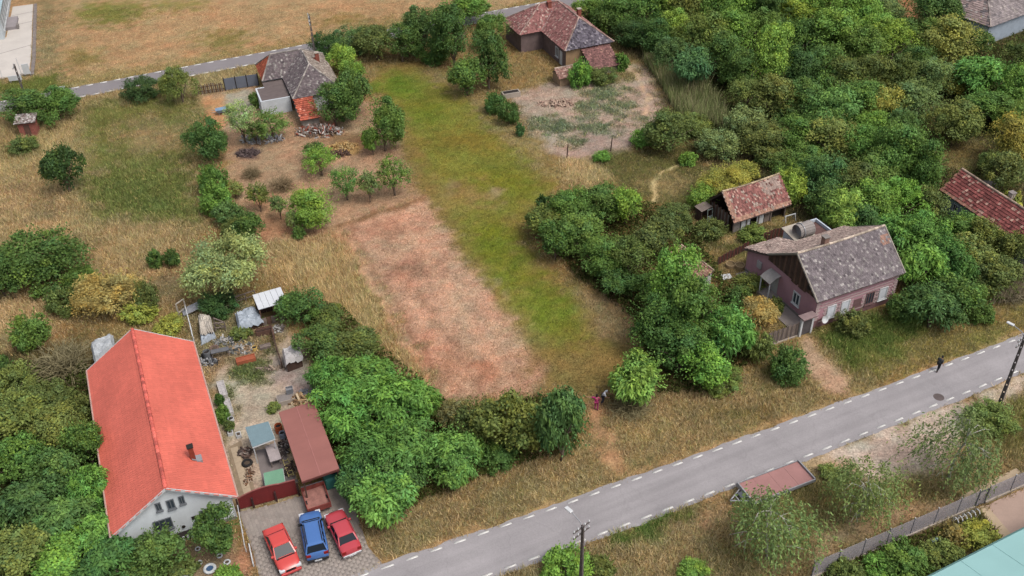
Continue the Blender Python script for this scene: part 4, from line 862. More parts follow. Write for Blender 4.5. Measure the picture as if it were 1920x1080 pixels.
slab_me = MB().box(-.29, .29, -.29, .29, -0.02, 0).mesh('paving_slab', walk_m)
for i in range(-8, 9):
    for j in range(-4, 5):
        x, y = wc[0] + i * .6 * ca - j * .6 * sa, wc[1] + i * .6 * sa + j * .6 * ca
        if sdist(wpoly, np.array([x]), np.array([y]))[0] > 0.15: link('paving_slab', slab_me, wk, (x, y, 0.042 + random.uniform(-.003, .003)), wa)
cy_poly = PX([(480, 845), (530, 835), (560, 905), (498, 930)]); sheet('work_floor', cy_poly, 0.022, M('floor_grey', (138, 128, 126), var=0.15, scale=1, fine=0.1))

# ------------------------------------------------------------------ roofs in the yard: maroon carport, blue canopy, green tub cover
def quadframe(pxs, z):
    P = [G(*p, z) for p in pxs]; return P
maroon = M('maroon_sheet', (166, 110, 102), var=0.06, scale=0.5, fine=0.04, rough=0.6, streak=((3, 0.2, 1), 0.04))
P0, P1, P2 = G(526, 783, 2.6), G(566, 904, 2.6), G(634, 876, 2.6); u_ = P0 - P1; LP = np.linalg.norm(u_) + 0.6; u_ /= np.linalg.norm(u_); w_ = np.linalg.norm(P2 - P1)
CPt = thing('carport', 'open carport with a flat maroon sheet roof beside the walnut trees', 'carport', (P1[0], P1[1], 0), math.atan2(u_[1], u_[0]))
b = MB(); b.slab([(0, 0, 2.6), (0, -w_, 2.75), (LP, -w_, 2.75), (LP, 0, 2.6)], -0.06); b.v = b.v; rc_ = b.build('roof', maroon, CPt)
for k in (2,): b = MB(); b.beam((0, -w_ * k / 4, 2.63 + 0.15 * k / 4 + 0.035), (LP, -w_ * k / 4, 2.63 + 0.15 * k / 4 + 0.035), 0.05, 0.03); b.build('seam', M('maroon_seam', (184, 126, 120)), rc_)
for x in (0.2, LP / 2, LP - 0.2):
    for y in (-0.15, -w_ + 0.15): b = MB(); b.beam((x, y, 0), (x, y, 2.58), 0.11); b.build('post', wood_d, CPt)
b = MB(); b.box(0.05, LP, -w_ + 0.06, -w_ + 0.1, 0.3, 2.4); b.build('side_sheet', M('carport_side', (110, 84, 80), var=0.2), CPt); foot(CPt, -0.1, LP, -w_, 0)
b = MB(); b.beam((0.02, 0, 2.5), (0.02, -w_, 2.63), 0.06, 0.14); b.beam((0, -0.02, 2.5), (LP, -0.02, 2.5), 0.06, 0.12); b.build('fascia', M('maroon_dark', (110, 62, 58)), CPt)
def canopy(name, label, pxs, z, mat, drop, cat, postm, tub=None):
    P = [G(*p, z) for p in pxs]; c = sum(P) / 4; t = thing(name, label, cat, (c[0], c[1], 0)); Q = [(p[0] - c[0], p[1] - c[1]) for p in P]
    b = MB(); b.slab([(Q[3][0], Q[3][1], z - drop), (Q[2][0], Q[2][1], z - drop), (Q[1][0], Q[1][1], z), (Q[0][0], Q[0][1], z)], 0.06); b.build('roof', mat, t)
    for i, (x, y) in enumerate(Q): b = MB(); b.beam((x * 0.92, y * 0.92, 0), (x * 0.92, y * 0.92, z - 0.06 - (drop if i > 1 else 0)), 0.07); b.build('post', postm, t)
    b = MB()
    for i in range(4):
        zz = [z - 0.1 - (drop if k > 1 else 0) for k in (i, (i + 1) % 4)]; b.beam((*Q[i], zz[0]), (*Q[(i + 1) % 4], zz[1]), 0.05, 0.1)
    b.build('edge_frame', white_m, t); 
    if tub: b = MB(); b.prism([(x * 0.85, y * 0.85) for x, y in Q[::-1]], 0.05, z - drop - 0.25); b.build('tub', tub, t)
    return t
canopy('canopy', 'blue grey sheet canopy standing in the sandy yard', [(460, 801), (503, 790), (515, 820), (473, 836)], 2.1, M('bluegrey_sheet', (128, 152, 160), var=0.06, rough=0.5), 0.12, 'canopy', white_m)
canopy('covered_tub', 'low pale green roofed tub just inside the maroon gate', [(494, 887), (530, 878), (534, 902), (497, 912)], 1.0, M('green_sheet', (128, 176, 146), var=0.06, rough=0.5), 0.08, 'tub', wood_d, M('tub_dark', (70, 84, 78)))
tt = thing('water_tank', 'teal plastic tank half under the carport roof', 'tank', (*G(628, 905)[:2], 0), math.atan2(u_[1], u_[0])); b = MB(); b.box(-0.6, 0.7, -0.8, 0.8, 0.0, 1.15); bevel(b.build('body', M('teal', (64, 128, 120), var=0.1, rough=0.5), tt), 0.12); b = MB(); b.tube([(0, 0, 1.15), (0, 0, 1.24)], 0.2, 14); b.build('lid', dark_m, tt)

# ------------------------------------------------------------------ maroon gate with a curved top, posts, little fences
ga, gb = G(449, 957), G(561, 927); gv = gb - ga; gl_ = np.linalg.norm(gv)
GT = thing('gate', 'maroon sheet metal double gate with a curved top across the driveway', 'gate', (ga[0], ga[1], 0), math.atan2(gv[1], gv[0]))
gate_m = M('gate_maroon', (126, 40, 42), var=0.1, rough=0.55, spec=0.4, fine=0.05)
prof = lambda t: 1.25 + 0.55 * (1 - abs(2 * t - 1.0) ** 2.0) if t < 0.72 else 1.25 + 0.55 * (1 - 0.44 ** 2)
N_ = 22
for i in range(N_):
    t0_, t1_ = 0.02 + 0.96 * i / N_, 0.02 + 0.96 * (i + 1) / N_
    b = MB(); o_ = 0.012 * (i % 2); x0, x1 = t0_ * gl_, t1_ * gl_
    p = [(x0, -0.02 + o_, 0.12), (x1, -0.02 + o_, 0.12), (x1, -0.02 + o_, prof(t1_)), (x0, -0.02 + o_, prof(t0_))]
    b.slab(p, 0.035); b.build('panel', gate_m, GT)
b = MB()
for i in range(N_):
    t0_, t1_ = 0.02 + 0.96 * i / N_, 0.02 + 0.96 * (i + 1) / N_; b.beam((t0_ * gl_, -0.03, prof(t0_) + 0.03), (t1_ * gl_, -0.03, prof(t1_) + 0.03), 0.09, 0.07)
b.build('top_rail', M('gate_rail', (160, 96, 92), rough=0.5), GT)
for t in (0.0, 0.24, 0.62, 1.0): b = MB(); b.beam((t * gl_, -0.12, 0), (t * gl_, -0.12, 1.35 if t in (0, 1.0) else 1.1), 0.13); b.build('post', M('gate_post', (74, 48, 48)), GT)
# white pipe rail by the front garden
def rails(name, label, pxs, h, mat, r=0.035, cat='rail', nm2='rail'):
    P = [G(*p) for p in pxs]; c = P[0]; t = thing(name, label, cat, (c[0], c[1], 0)); Q = [p - c for p in P]
    b = MB(); b.tube([(q[0], q[1], h) for q in Q], r, 6); b.build(nm2, mat, t)
    for q in Q: b = MB(); b.tube([(q[0], q[1], 0), (q[0], q[1], h)], r, 6); b.build('post', mat, t)
    return t
rails('pipe_rail', 'white pipe rail along the left side of the driveway', [(448, 955), (456, 1000), (462, 1035)], 0.8, white_m)
rails('pipe_rail', 'short bent white rail further down beside the driveway', [(468, 1025), (476, 1062)], 0.35, white_m, 0.05)
rails('garden_pole', 'long white pole fence between the red roof and the sheds', [(352, 592), (360, 622), (366, 648)], 1.2, white_m, 0.05)

# ------------------------------------------------------------------ cars
tyre_m = M('tyre', (46, 44, 44), var=0.05, rough=0.9); rim_m = M('rim', (170, 172, 176), rough=0.35, metal=0.6, var=0.05)
cglass = M('car_glass', (34, 42, 52), rough=0.12, var=0, fine=0, spec=0.1); trim_m = M('car_trim', (40, 40, 42), rough=0.6, var=0); chrome = M('chrome', (214, 216, 220), rough=0.25, metal=0.7, var=0)
lamp_w = M('headlamp', (226, 228, 232), rough=0.15, var=0, spec=0.8); lamp_r = M('tail_lamp', (150, 30, 30), rough=0.2, var=0)
def car(label, tail, nose, z, paint, spec):
    """body lofted from stations along the length; nose at +x"""
    a, c = G(*tail, z), G(*nose, z); d = c - a; Ln = spec['L']; m = (a + c) / 2
    t = thing('car', label, 'car', (m[0], m[1], 0.035), math.atan2(d[1], d[0])); hw_ = spec['W'] / 2; st = spec['st']; V = []; n = 12
    for (x, zt, k) in st:      # x fraction, deck height, width factor
        w = hw_ * k; zb = spec['zb']; zm = zb + (zt - zb) * 0.55
        pr = [(w * 0.86, zb), (w * 0.97, zb + 0.12), (w, zm), (w * 0.985, zt - 0.10), (w * 0.90, zt - 0.02), (w * 0.55, zt + 0.025)]
        V += [(x * Ln, y, zz) for y, zz in pr] + [(x * Ln, -y, zz) for y, zz in pr[::-1]]
    F = [(i * n + j, i * n + (j + 1) % n, (i + 1) * n + (j + 1) % n, (i + 1) * n + j) for i in range(len(st) - 1) for j in range(n)] + [tuple(range(n))[::-1], tuple(range((len(st) - 1) * n, len(st) * n))]
    b = MB(); b.add(V, [f[::-1] for f in F]); body = b.build('body', paint, t, smooth=True)
    em = body.modifiers.new('edges', 'EDGE_SPLIT'); em.split_angle = math.radians(42)
    # cabin: glass house, roof panel on top, pillars
    (xr, xrr, xrf, xf), zb, zt = spec['cab'], spec['belt'], spec['roof']; wb, wt = hw_ * 0.88, hw_ * 0.70
    base = [(xr * Ln, -wb, zb), (xf * Ln, -wb, zb), (xf * Ln, wb, zb), (xr * Ln, wb, zb)]; top = [(xrr * Ln, -wt, zt - 0.06), (xrf * Ln, -wt, zt - 0.06), (xrf * Ln, wt, zt - 0.06), (xrr * Ln, wt, zt - 0.06)]
    b = MB(); b.add(base + top, [(0, 1, 5, 4), (1, 2, 6, 5), (2, 3, 7, 6), (3, 0, 4, 7), (4, 5, 6, 7)]); b.build('glazing', cglass, t)
    b = MB(); xm = (xrr + xrf) / 2 * Ln
    ring = lambda g, zz: [(xrr * Ln - g, -wt - g * 0.6, zz), (xrf * Ln + g, -wt - g * 0.6, zz), (xrf * Ln + g, wt + g * 0.6, zz), (xrr * Ln - g, wt + g * 0.6, zz)]
    r1, r2, r3 = ring(0.05, zt - 0.07), ring(0.03, zt - 0.02), ring(-0.14, zt + 0.015)
    b.add(r1 + r2 + r3, [(i, (i + 1) % 4, 4 + (i + 1) % 4, 4 + i) for i in range(4)] + [(4 + i, 4 + (i + 1) % 4, 8 + (i + 1) % 4, 8 + i) for i in range(4)] + [(8, 9, 10, 11)]); b.build('roof', paint, t)
    for i, (p, q) in enumerate(zip(base, top)):
        for j in (0,): b = MB(); b.beam(np.array(p) * [1, 1.005, 1], np.array(q) * [1, 1.01, 1], 0.075, 0.06); b.build('pillar', paint, t)
    for s in (-1, 1):
        for xx in spec.get('bp', (0.0,)): b = MB(); b.beam((xx * Ln, s * wb * 1.005, zb), (xx * Ln, s * wt * 1.01, zt - 0.06), 0.07, 0.05); b.build('pillar', paint, t)
        for xx in spec['wheels']:
            b = MB(); b.tube([(xx * Ln, s * (hw_ - 0.2), 0.3), (xx * Ln, s * (hw_ + 0.01), 0.3)], 0.3, 18); w_o = b.build('wheel', tyre_m, t); b = MB(); b.tube([(xx * Ln, s * (hw_ - 0.02), 0.3), (xx * Ln, s * (hw_ + 0.02), 0.3)], 0.18, 14); b.build('rim', rim_m, w_o)
        b = MB(); b.box(spec['mir'] * Ln - 0.08, spec['mir'] * Ln + 0.08, s * (hw_ + 0.02) - 0.1, s * (hw_ + 0.02) + 0.1, zb - 0.03, zb + 0.13); bevel(b.build('mirror', spec.get('mm', paint), t), 0.03)
        zf = st[-2][1]; zr_ = st[1][1]; xe = Ln * st[-1][0]; xb = Ln * st[0][0]
        b = MB(); b.box(xe - 0.30, xe + 0.01, s * hw_ * 0.72 - 0.2, s * hw_ * 0.72 + 0.2, zf - 0.24, zf - 0.02); bevel(b.build('headlight', lamp_w, t), 0.05)
        b = MB(); b.box(xb - 0.01, xb + 0.14, s * hw_ * 0.74 - 0.17, s * hw_ * 0.74 + 0.17, zr_ - 0.30, zr_ - 0.04); bevel(b.build('tail_light', lamp_r, t), 0.03)
        b = MB(); b.box(-0.30 * Ln, 0.26 * Ln, s * hw_ - 0.012, s * hw_ + 0.012, spec['zb'] + 0.20, spec['zb'] + 0.27); b.build('side_moulding', trim_m, t)
    for x, nm in ((Ln * st[-1][0], 'front_bumper'), (Ln * st[0][0], 'rear_bumper')):
        b = MB(); b.box(x - 0.09, x + 0.09, -hw_ * 0.9, hw_ * 0.9, spec['zb'] + 0.03, spec['zb'] + 0.24); bevel(b.build(nm, spec['bump'], t), 0.05)
    b = MB(); x = Ln * st[-1][0]; b.box(x - 0.03, x + 0.03, -hw_ * 0.42, hw_ * 0.42, st[-2][1] - 0.26, st[-2][1] - 0.08); b.build('grille', trim_m, t)
    b = MB(); b.box(Ln * st[0][0] - 0.11, Ln * st[0][0] - 0.09, -0.26, 0.26, spec['zb'] + 0.1, spec['zb'] + 0.21); b.build('number_plate', white_m, t)
    if spec.get('rails'):
        for s in (-1, 1): b = MB(); b.tube([(xrr * Ln + 0.1, s * wt * 0.92, zt + 0.02), (xrr * Ln + 0.25, s * wt * 0.92, zt + 0.09), (xrf * Ln - 0.25, s * wt * 0.92, zt + 0.09), (xrf * Ln - 0.1, s * wt * 0.92, zt + 0.02)], 0.03, 6); b.build('roof_rail', trim_m, t)
        for k in range(5): b = MB(); y = -wt * 0.6 + k * wt * 0.3; b.beam((xrr * Ln + 0.2, y, zt + 0.018), (xrf * Ln - 0.25, y, zt + 0.018), 0.03, 0.012); b.build('roof_rib', paint, t)
    for s in (-1, 1):
        for xx in (spec['cab'][3] - 0.02, spec.get('bp', (0,))[0], spec['cab'][0] + 0.08):
            b = MB(); b.box(xx * Ln - 0.012, xx * Ln + 0.012, s * hw_ - 0.012 * s - 0.012, s * hw_ - 0.012 * s + 0.012, spec['zb'] + 0.3, spec['belt'] - 0.1); b.build('door_gap', trim_m, t)
        for xx in (spec.get('bp', (0,))[0] + 0.045, spec['cab'][0] + 0.12):
            b = MB(); b.box(xx * Ln - 0.09, xx * Ln + 0.09, s * hw_ - 0.012, s * hw_ + 0.012, spec['belt'] - 0.22, spec['belt'] - 0.17); b.build('door_handle', spec.get('mm', chrome), t)
    b = MB(); b.box(xf * Ln * 0.98 + 0.04, xf * Ln * 0.98 + 0.14, -wb * 0.9, wb * 0.9, zb - 0.01, zb + 0.03); b.build('wiper_cowl', trim_m, t)
    foot(t, -Ln / 2, Ln / 2, -hw_, hw_); return t
def carpaint(n, c): return M(n, c, rough=0.28, var=0.03, fine=0, spec=0.6)
sedan = dict(L=4.1, W=1.66, zb=0.22, st=[(-.5, .86, .82), (-.485, .96, .93), (-.40, .98, .99), (-.2, .95, 1), (.1, .94, 1), (.24, .93, 1), (.38, .86, .97), (.46, .78, .9), (.5, .66, .76)], cab=(-.36, -.22, .06, .24), belt=.93, roof=1.46, wheels=(-.31, .31), mir=.17, bp=(-.06,), bump=carpaint('bump_red', (206, 70, 70)))
suv = dict(L=4.2, W=1.68, zb=0.28, st=[(-.5, .95, .86), (-.485, 1.08, .95), (-.40, 1.10, 1), (-.1, 1.09, 1), (.15, 1.07, 1), (.25, 1.05, 1), (.38, 1.0, .97), (.46, .92, .9), (.5, .8, .78)], cab=(-.475, -.40, .10, .25), belt=1.05, roof=1.64, wheels=(-.30, .31), mir=.2, bp=(-.08, -.26), bump=trim_m, rails=True, mm=trim_m)
old = dict(L=4.05, W=1.56, zb=0.26, st=[(-.5, .80, .88), (-.485, .92, .96), (-.40, .93, 1), (-.2, .92, 1), (.1, .92, 1), (.22, .91, 1), (.40, .88, .98), (.47, .85, .95), (.5, .74, .9)], cab=(-.34, -.22, .10, .20), belt=.91, roof=1.40, wheels=(-.32, .32), mir=.16, bp=(-.05,), bump=chrome)
car('red sedan with silver headlamps facing the road, left of the three parked cars', (511, 991), (547, 1071), .6, carpaint('paint_red', (226, 84, 78)), sedan)
car('blue estate car with roof rails and black rear window, middle of three', (596, 1044), (581, 966), .6, carpaint('paint_blue', (84, 128, 196)), suv)
car('boxy older crimson saloon with chrome bumper, right of the three parked cars', (659, 1033), (627, 966), .6, carpaint('paint_crimson', (208, 78, 88)), old)

# ------------------------------------------------------------------ trailers
tp = [G(566, 922, 0.9), G(604, 908, 0.9), G(622, 938, 0.9), G(576, 953, 0.9)]; tc_ = sum(tp) / 4; tv = tp[3] - tp[0]
RT = thing('tipper_trailer', 'rusty red tipping trailer parked at the end of the maroon gate', 'trailer', (tc_[0], tc_[1], 0.03), math.atan2(tv[1], tv[0]))
rust = M('rusty_red', (150, 76, 68), var=0.25, scale=2, fine=0.2); rust_d = M('rust_bed', (172, 122, 112), var=0.25, scale=2, fine=0.2)
b = MB(); b.box(-1.1, 1.1, -.85, .85, .5, .58); b.build('bed', rust_d, RT)
for nm, bx in (('side_board', (-1.1, 1.1, -.9, -.85)), ('side_board', (-1.1, 1.1, .85, .9)), ('tail_board', (1.1, 1.15, -.9, .9)), ('head_board', (-1.15, -1.1, -.9, .9))): b = MB(); b.box(*bx, .45, .98); b.build(nm, rust, RT)
b = MB(); b.box(-1.2, -1.15, -.85, .85, .9, 1.02); b.build('cover_sheet', steel_m, RT)
for s in (-1, 1): b = MB(); b.tube([(0.1, s * 0.72, .33), (0.1, s * 0.9, .33)], .33, 16); w_o = b.build('wheel', tyre_m, RT); b = MB(); b.tube([(.1, s * .88, .33), (.1, s * .915, .33)], .17, 12); b.build('rim', rust, w_o)
b = MB(); b.beam((-1.1, 0, .45), (-2.3, 0, .4), .1); b.build('drawbar', rust, RT); foot(RT, -1.2, 1.2, -.9, .9)
e0, e1, e2 = G(1382, 906, .75), G(1496, 863, .75), G(1527, 899, .75); ev = e1 - e0; lt = np.linalg.norm(ev); ev /= lt; en = np.array([ev[1], -ev[0], 0]); wt_ = abs((e2 - e1) @ en)
FB = thing('flatbed_trailer', 'empty flatbed trailer with dusty pink floor and grey frame at the roadside', 'trailer', ((e0 + ev * lt / 2 + en * wt_ / 2)[0], (e0 + ev * lt / 2 + en * wt_ / 2)[1], 0), math.atan2(ev[1], ev[0]))
hl_, hw2 = lt / 2, wt_ / 2; ply = M('dusty_plywood', (178, 132, 128), var=0.08, scale=0.8, fine=0.06)
for k in range(4): b = MB(); b.box(-hl_ + k * lt / 4 + 0.006, -hl_ + (k + 1) * lt / 4 - 0.006, -hw2, hw2, .60, .66); b.build('floor_panel', ply, FB)
for y in (-hw2, hw2): b = MB(); b.box(-hl_ - .05, hl_ + .05, y - .04, y + .04, .48, .76); b.build('side_rail', steel_m, FB)
for x in (-hl_, hl_): b = MB(); b.box(x - .05, x + .05, -hw2 + .04, hw2 - .04, .48, .90 if x < 0 else .84); b.build('end_board', steel_m, FB)
for s in (-1, 1):
    for x in (-.45, .45): b = MB(); b.tube([(x, s * (hw2 - .28), .3), (x, s * (hw2 - .08), .3)], .3, 16); w_o = b.build('wheel', tyre_m, FB); b = MB(); b.tube([(x, s * (hw2 - .1), .3), (x, s * (hw2 - .07), .3)], .16, 12); b.build('rim', rim_m, w_o)
b = MB(); b.beam((-hl_, -hw2 * .6, .55), (-hl_ - 1.3, 0, .5), .09); b.beam((-hl_, hw2 * .6, .55), (-hl_ - 1.3, 0, .5), .09); b.beam((-hl_ - .7, -.3, .53), (-hl_ - .7, .3, .53), .07); b.tube([(-hl_ - 1.2, 0, 0), (-hl_ - 1.2, 0, .7)], .045, 8); b.build('drawbar', steel_m, FB)
b = MB(); b.box(-hl_ - .5, -hl_ - .1, -.3, .3, .45, .7); b.build('winch_box', M('winch', (92, 96, 104)), FB); foot(FB, -hl_, hl_, -hw2, hw2)

# ------------------------------------------------------------------ street light and utility poles
pole_c = M('pole_concrete', (112, 104, 102), var=0.15, scale=2, fine=0.15)
def pole(label, top, h, rz, lamp=True, base=None, arms=2):
    q = G(*base) if base is not None else G(*top, h); t = thing('utility_pole', label, 'utility pole', (q[0], q[1], 0), rz)
    b = MB()
    for s in (-1, 1):
        b.add([(s * .12 + dx, dy, 0) for dx, dy in ((-.04, -.08), (.04, -.08), (.04, .08), (-.04, .08))] + [(s * .07 + dx, dy, h) for dx, dy in ((-.03, -.05), (.03, -.05), (.03, .05), (-.03, .05))], [(3, 2, 1, 0), (4, 5, 6, 7), (0, 1, 5, 4), (1, 2, 6, 5), (2, 3, 7, 6), (3, 0, 4, 7)])
    for k in range(int(h / .8)): zz = .5 + k * .8; b.box(-.11, .11, -.04, .04, zz, zz + .6)
    b.build('shaft', pole_c, t)
    for k in range(arms):
        z = h - .35 - .55 * k; b = MB(); b.beam((-.12, -.75, z), (-.12, .75, z), .08); a = b.build('crossarm', pole_c, t)
        for y in (-.68, -.3, .3, .68): b = MB(); b.lathe([(.02, 0), (.06, .03), (.05, .08), (.07, .12), (.03, .18), (0, .18)], 8, (-.12, y, z + .04)); b.build('insulator', white_m, a)
    if lamp:
        b = MB(); b.tube([(0, 0, h - .25), (-.35, .0, h + .15), (-1.1, 0, h + .35)], .04, 7); a = b.build('lamp_arm', steel_m, t); b = MB(); b.box(-1.65, -1.05, -.14, .14, h + .3, h + .42); bevel(b.build('lamp_head', white_m, a), .04)
    b = MB(); b.box(-.24, .24, -.15, .15, 0, .25); b.build('footing', conc_d, t); return t
pole('slender concrete street lamp pole on the near verge at the bottom edge', (1093, 985), 7.0, math.radians(-50), True)
pole('tall slanted looking concrete lamp pole at the right edge beside the lay-by', (1870, 768), 8.0, math.radians(-52), True, base=(1870, 768))
pole('utility pole behind the grey hip roof beside the far road', (579, 26), 7.0, math.radians(15), False, arms=3)
pole('leaning utility pole by the concrete apron at the top left', (26, 120), 7.0, math.radians(15), False, arms=1)

# ------------------------------------------------------------------ mesh fence, gate and paving at the lower right
fb = [G(1520, 1085, 0), G(1700, 1004, 0), G(1735, 989, 0), G(1782, 973, 0), G(1826, 952, 0), G(1845, 943, 0), G(1896, 920, 0), G(1925, 908, 0), G(2000, 876, 0)]
fa_, fe_ = fb[0], fb[-1]; fd = fe_ - fa_; fL = np.linalg.norm(fd); fd /= fL
MF = thing('mesh_fence', 'grey netting fence on a concrete footing at the lower right', 'fence', (fa_[0], fa_[1], 0), math.atan2(fd[1], fd[0]))
dist = lambda q: float((q - fa_) @ fd); gs, ge = dist(fb[4]), dist(fb[5])
net = M('shade_net', (196, 190, 196), var=0.08, fine=0.12, fscale=30, alpha=0.5, rough=1.0); post_m = M('fence_post', (92, 96, 104), rough=0.6)
xs = list(np.arange(0, gs, 2.2)) + [gs]
b = MB(); b.box(-.1, gs, -.1, .1, 0, .22); b.build('footing', conc_m, MF); b = MB(); b.box(ge, fL, -.1, .1, 0, .22); b.build('footing', conc_m, MF)
for i in range(len(xs) - 1):
    b = MB(); b.box(xs[i] + .03, xs[i + 1] - .03, -.008, .008, .24, 1.85); b.build('panel', net, MF)
xs2 = [ge] + list(np.arange(ge + 2.5, fL, 2.5))
for i in range(len(xs2) - 1): 
    p_ = b = MB(); b.box(xs2[i] + .03, xs2[i + 1] - .03, -.008, .008, .24, 1.85); b.build('panel', net, MF)
for x in xs + xs2: b = MB(); b.tube([(x, 0, 0), (x, 0, 1.95)], .035, 7); pp = b.build('post', post_m, MF); b = MB(); b.lathe([(0, 2.01), (.05, 1.98), (.05, 1.94)], 8, (x, 0, 0)); b.build('post_cap', white_m, pp)
MG = thing('wicket_gate', 'narrow grey mesh gate in the netting fence', 'gate', (fa_[0] + fd[0] * gs, fa_[1] + fd[1] * gs, 0), math.atan2(fd[1], fd[0])); gw = ge - gs
b = MB(); b.box(.06, .12, -.03, .03, .1, 1.7); b.box(gw - .12, gw - .06, -.03, .03, .1, 1.7); b.box(.12, gw - .12, -.03, .03, 1.64, 1.7); b.box(.12, gw - .12, -.03, .03, .1, .16); b.build('frame', post_m, MG); b = MB(); b.box(.12, gw - .12, -.006, .006, .16, 1.64); b.build('mesh', net, MG)
pave = M('pale_paving', (200, 178, 150), var=0.08, fine=0.1)
sheet('pavement', PX([(1795, 935), (1828, 915), (1905, 878), (1925, 892), (1890, 905), (1845, 928), (1810, 945)]), 0.02, pave)
sheet('courtyard', PX([(1848, 948), (1925, 913), (2020, 880), (2020, 980), (1925, 1003), (1896, 1005)]), 0.02, M('courtyard_concrete', (190, 164, 150), var=0.07, fine=0.08))
kp = PX([(1833, 952), (1848, 946), (1900, 1006), (1880, 1012)]); sheet('path', kp, 0.024, pave)
# bicycle rack of white hoops
r0, r1 = G(1784, 978), G(1829, 960); rv = r1 - r0; rl = np.linalg.norm(rv)
BR = thing('bicycle_rack', 'low white bicycle rack of hoops beside the netting fence', 'bicycle rack', (r0[0], r0[1], 0), math.atan2(rv[1], rv[0]))
for y in (0, -.45): b = MB(); b.tube([(0, y, .08), (rl, y, .08)], .05, 7); b.build('rail', white_m, BR)
for k in range(6):
    x = .12 + k * (rl - .24) / 5; b = MB(); b.tube([(x, 0, .05), (x, 0, .4), (x, -.1, .52), (x, -.35, .52), (x, -.45, .4), (x, -.45, .05)], .045, 6); b.build('hoop', white_m, BR)
wsk = G(1753, 1018); sk = thing('plastic_sack', 'pale blue plastic sack lying in the weeds by the turquoise roof', 'sack', (wsk[0], wsk[1], 0), .4)
def blob(mat, rx, ry, rz_, seed, parent, name, zc=0.0, n=14):
    r = np.random.default_rng(seed); V = []; F = []
    for i in range(n + 1):
        for j in range(2 * n):
            th, ph = math.pi * i / n * .55, math.pi * j / n; k = 1 + .16 * math.sin(3 * ph + seed) * math.sin(th) + .07 * r.normal()
            V.append((rx * math.sin(th) * math.cos(ph) * k, ry * math.sin(th) * math.sin(ph) * k, zc + rz_ * math.cos(th) * (1 + .08 * r.normal()) - .05))
    for i in range(n):
        for j in range(2 * n): F.append((i * 2 * n + j, i * 2 * n + (j + 1) % (2 * n), (i + 1) * 2 * n + (j + 1) % (2 * n), (i + 1) * 2 * n + j))
    return MB().add(V, [f[::-1] for f in F]).build(name, mat, parent)
blob(M('pale_plastic', (186, 214, 214), var=0.1, rough=0.4), .55, .42, .45, 3, sk, 'body')

# ------------------------------------------------------------------ sheds, tarpaulins and clutter of the red roofed house's yard
sp = [G(*p, 2.2) for p in ((476, 555), (529, 540), (535, 564), (482, 578))]; sc_ = sum(sp) / 4; su = sp[1] - sp[0]; sl = np.linalg.norm(su); sw = np.linalg.norm(sp[2] - sp[1])
WS = thing('shed', 'small shed with a white ribbed metal roof among the tarpaulins', 'shed', (sc_[0], sc_[1], 0), math.atan2(su[1], su[0])); foot(WS, -sl / 2, sl / 2, -sw / 2, sw / 2)
wsheet = M('white_sheet_metal', (222, 226, 232), var=0.04, rough=0.5)
for k in range(5):
    b = MB(); x0, x1 = -sl / 2 + sl * k / 5 + .012, -sl / 2 + sl * (k + 1) / 5 - .012; b.slab([(x0, -sw / 2, 2.05), (x1, -sw / 2, 2.05), (x1, sw / 2, 2.35), (x0, sw / 2, 2.35)], .04); b.build('roof_sheet', wsheet, WS)
for x in (-sl / 2 + .1, 0, sl / 2 - .1):
    for y in (-sw / 2 + .1, sw / 2 - .1): b = MB(); b.beam((x, y, 0), (x, y, 2.02 + (.26 if y > 0 else 0)), .1); b.build('post', wood_b, WS)
b = MB(); b.box(-sl / 2 + .05, sl / 2 - .05, sw / 2 - .1, sw / 2 - .06, 0, 2.2); b.box(sl / 2 - .1, sl / 2 - .06, -sw / 2 + .1, sw / 2 - .1, 0, 1.9); b.build('wall', wood_d, WS)
for k in range(6): b = MB(); x = -sl / 2 + .15 + k * .42; b.box(x, x + .36, -sw / 2 + .02, -sw / 2 + .06, 0, .9); b.build('plank', wood_b if k % 2 else wood_g, WS)
tarp = M('tarpaulin', (182, 192, 204), var=0.15, scale=3, fine=0.12, rough=0.45); tarp2 = M('tarpaulin_beige', (206, 196, 184), var=0.12, scale=3, rough=0.6)
def drape(name, label, pxs, z, mat, seed, cat='tarpaulin', fall=0.7):
    P = [G(*p, z) for p in pxs]; c = sum(P) / len(P); t = thing(name, label, cat, (c[0], c[1], 0)); n = 12; V = []; r = np.random.default_rng(seed); Q = [p - c for p in P]
    for i in range(n + 1):
        for j in range(n + 1):
            s, q = i / n, j / n; p = (Q[0] * (1 - s) + Q[1] * s) * (1 - q) + (Q[3] * (1 - s) + Q[2] * s) * q
            ed = min(s, 1 - s, q, 1 - q); zz = z + .16 * math.sin(7 * s + seed) * math.sin(6 * q) + .05 * r.normal()
            if ed < .07: zz -= fall * (1 - ed / .07) * r.uniform(.5, 1); p = p * 1.04
            V.append((p[0], p[1], max(zz, .02)))
    F = [(i * (n + 1) + j, i * (n + 1) + j + 1, (i + 1) * (n + 1) + j + 1, (i + 1) * (n + 1) + j) for i in range(n) for j in range(n)]
    b = MB().add(V, F); o = b.build('sheet', mat, t); sm = o.modifiers.new('thickness', 'SOLIDIFY'); sm.thickness = .02
    b = MB(); b.prism([(q[0] * .85, q[1] * .85) for q in Q], 0, z - .22); b.build('load', wood_d, t); EXCL.append([(p[0], p[1]) for p in P]); return t
drape('tarpaulin_heap', 'bluish white tarpaulin draped over a heap beside the white shed roof', [(440, 582), (478, 572), (492, 596), (446, 612)], 1.1, tarp, 3)
drape('tarpaulin_heap', 'beige board and sheet covered stack behind the red roof', [(369, 588), (393, 587), (398, 614), (374, 618)], 1.3, tarp2, 5)
drape('tarpaulin_heap', 'crumpled clear plastic sheet before the beige covered stack', [(374, 620), (398, 616), (404, 626), (375, 640)], .5, tarp, 7)
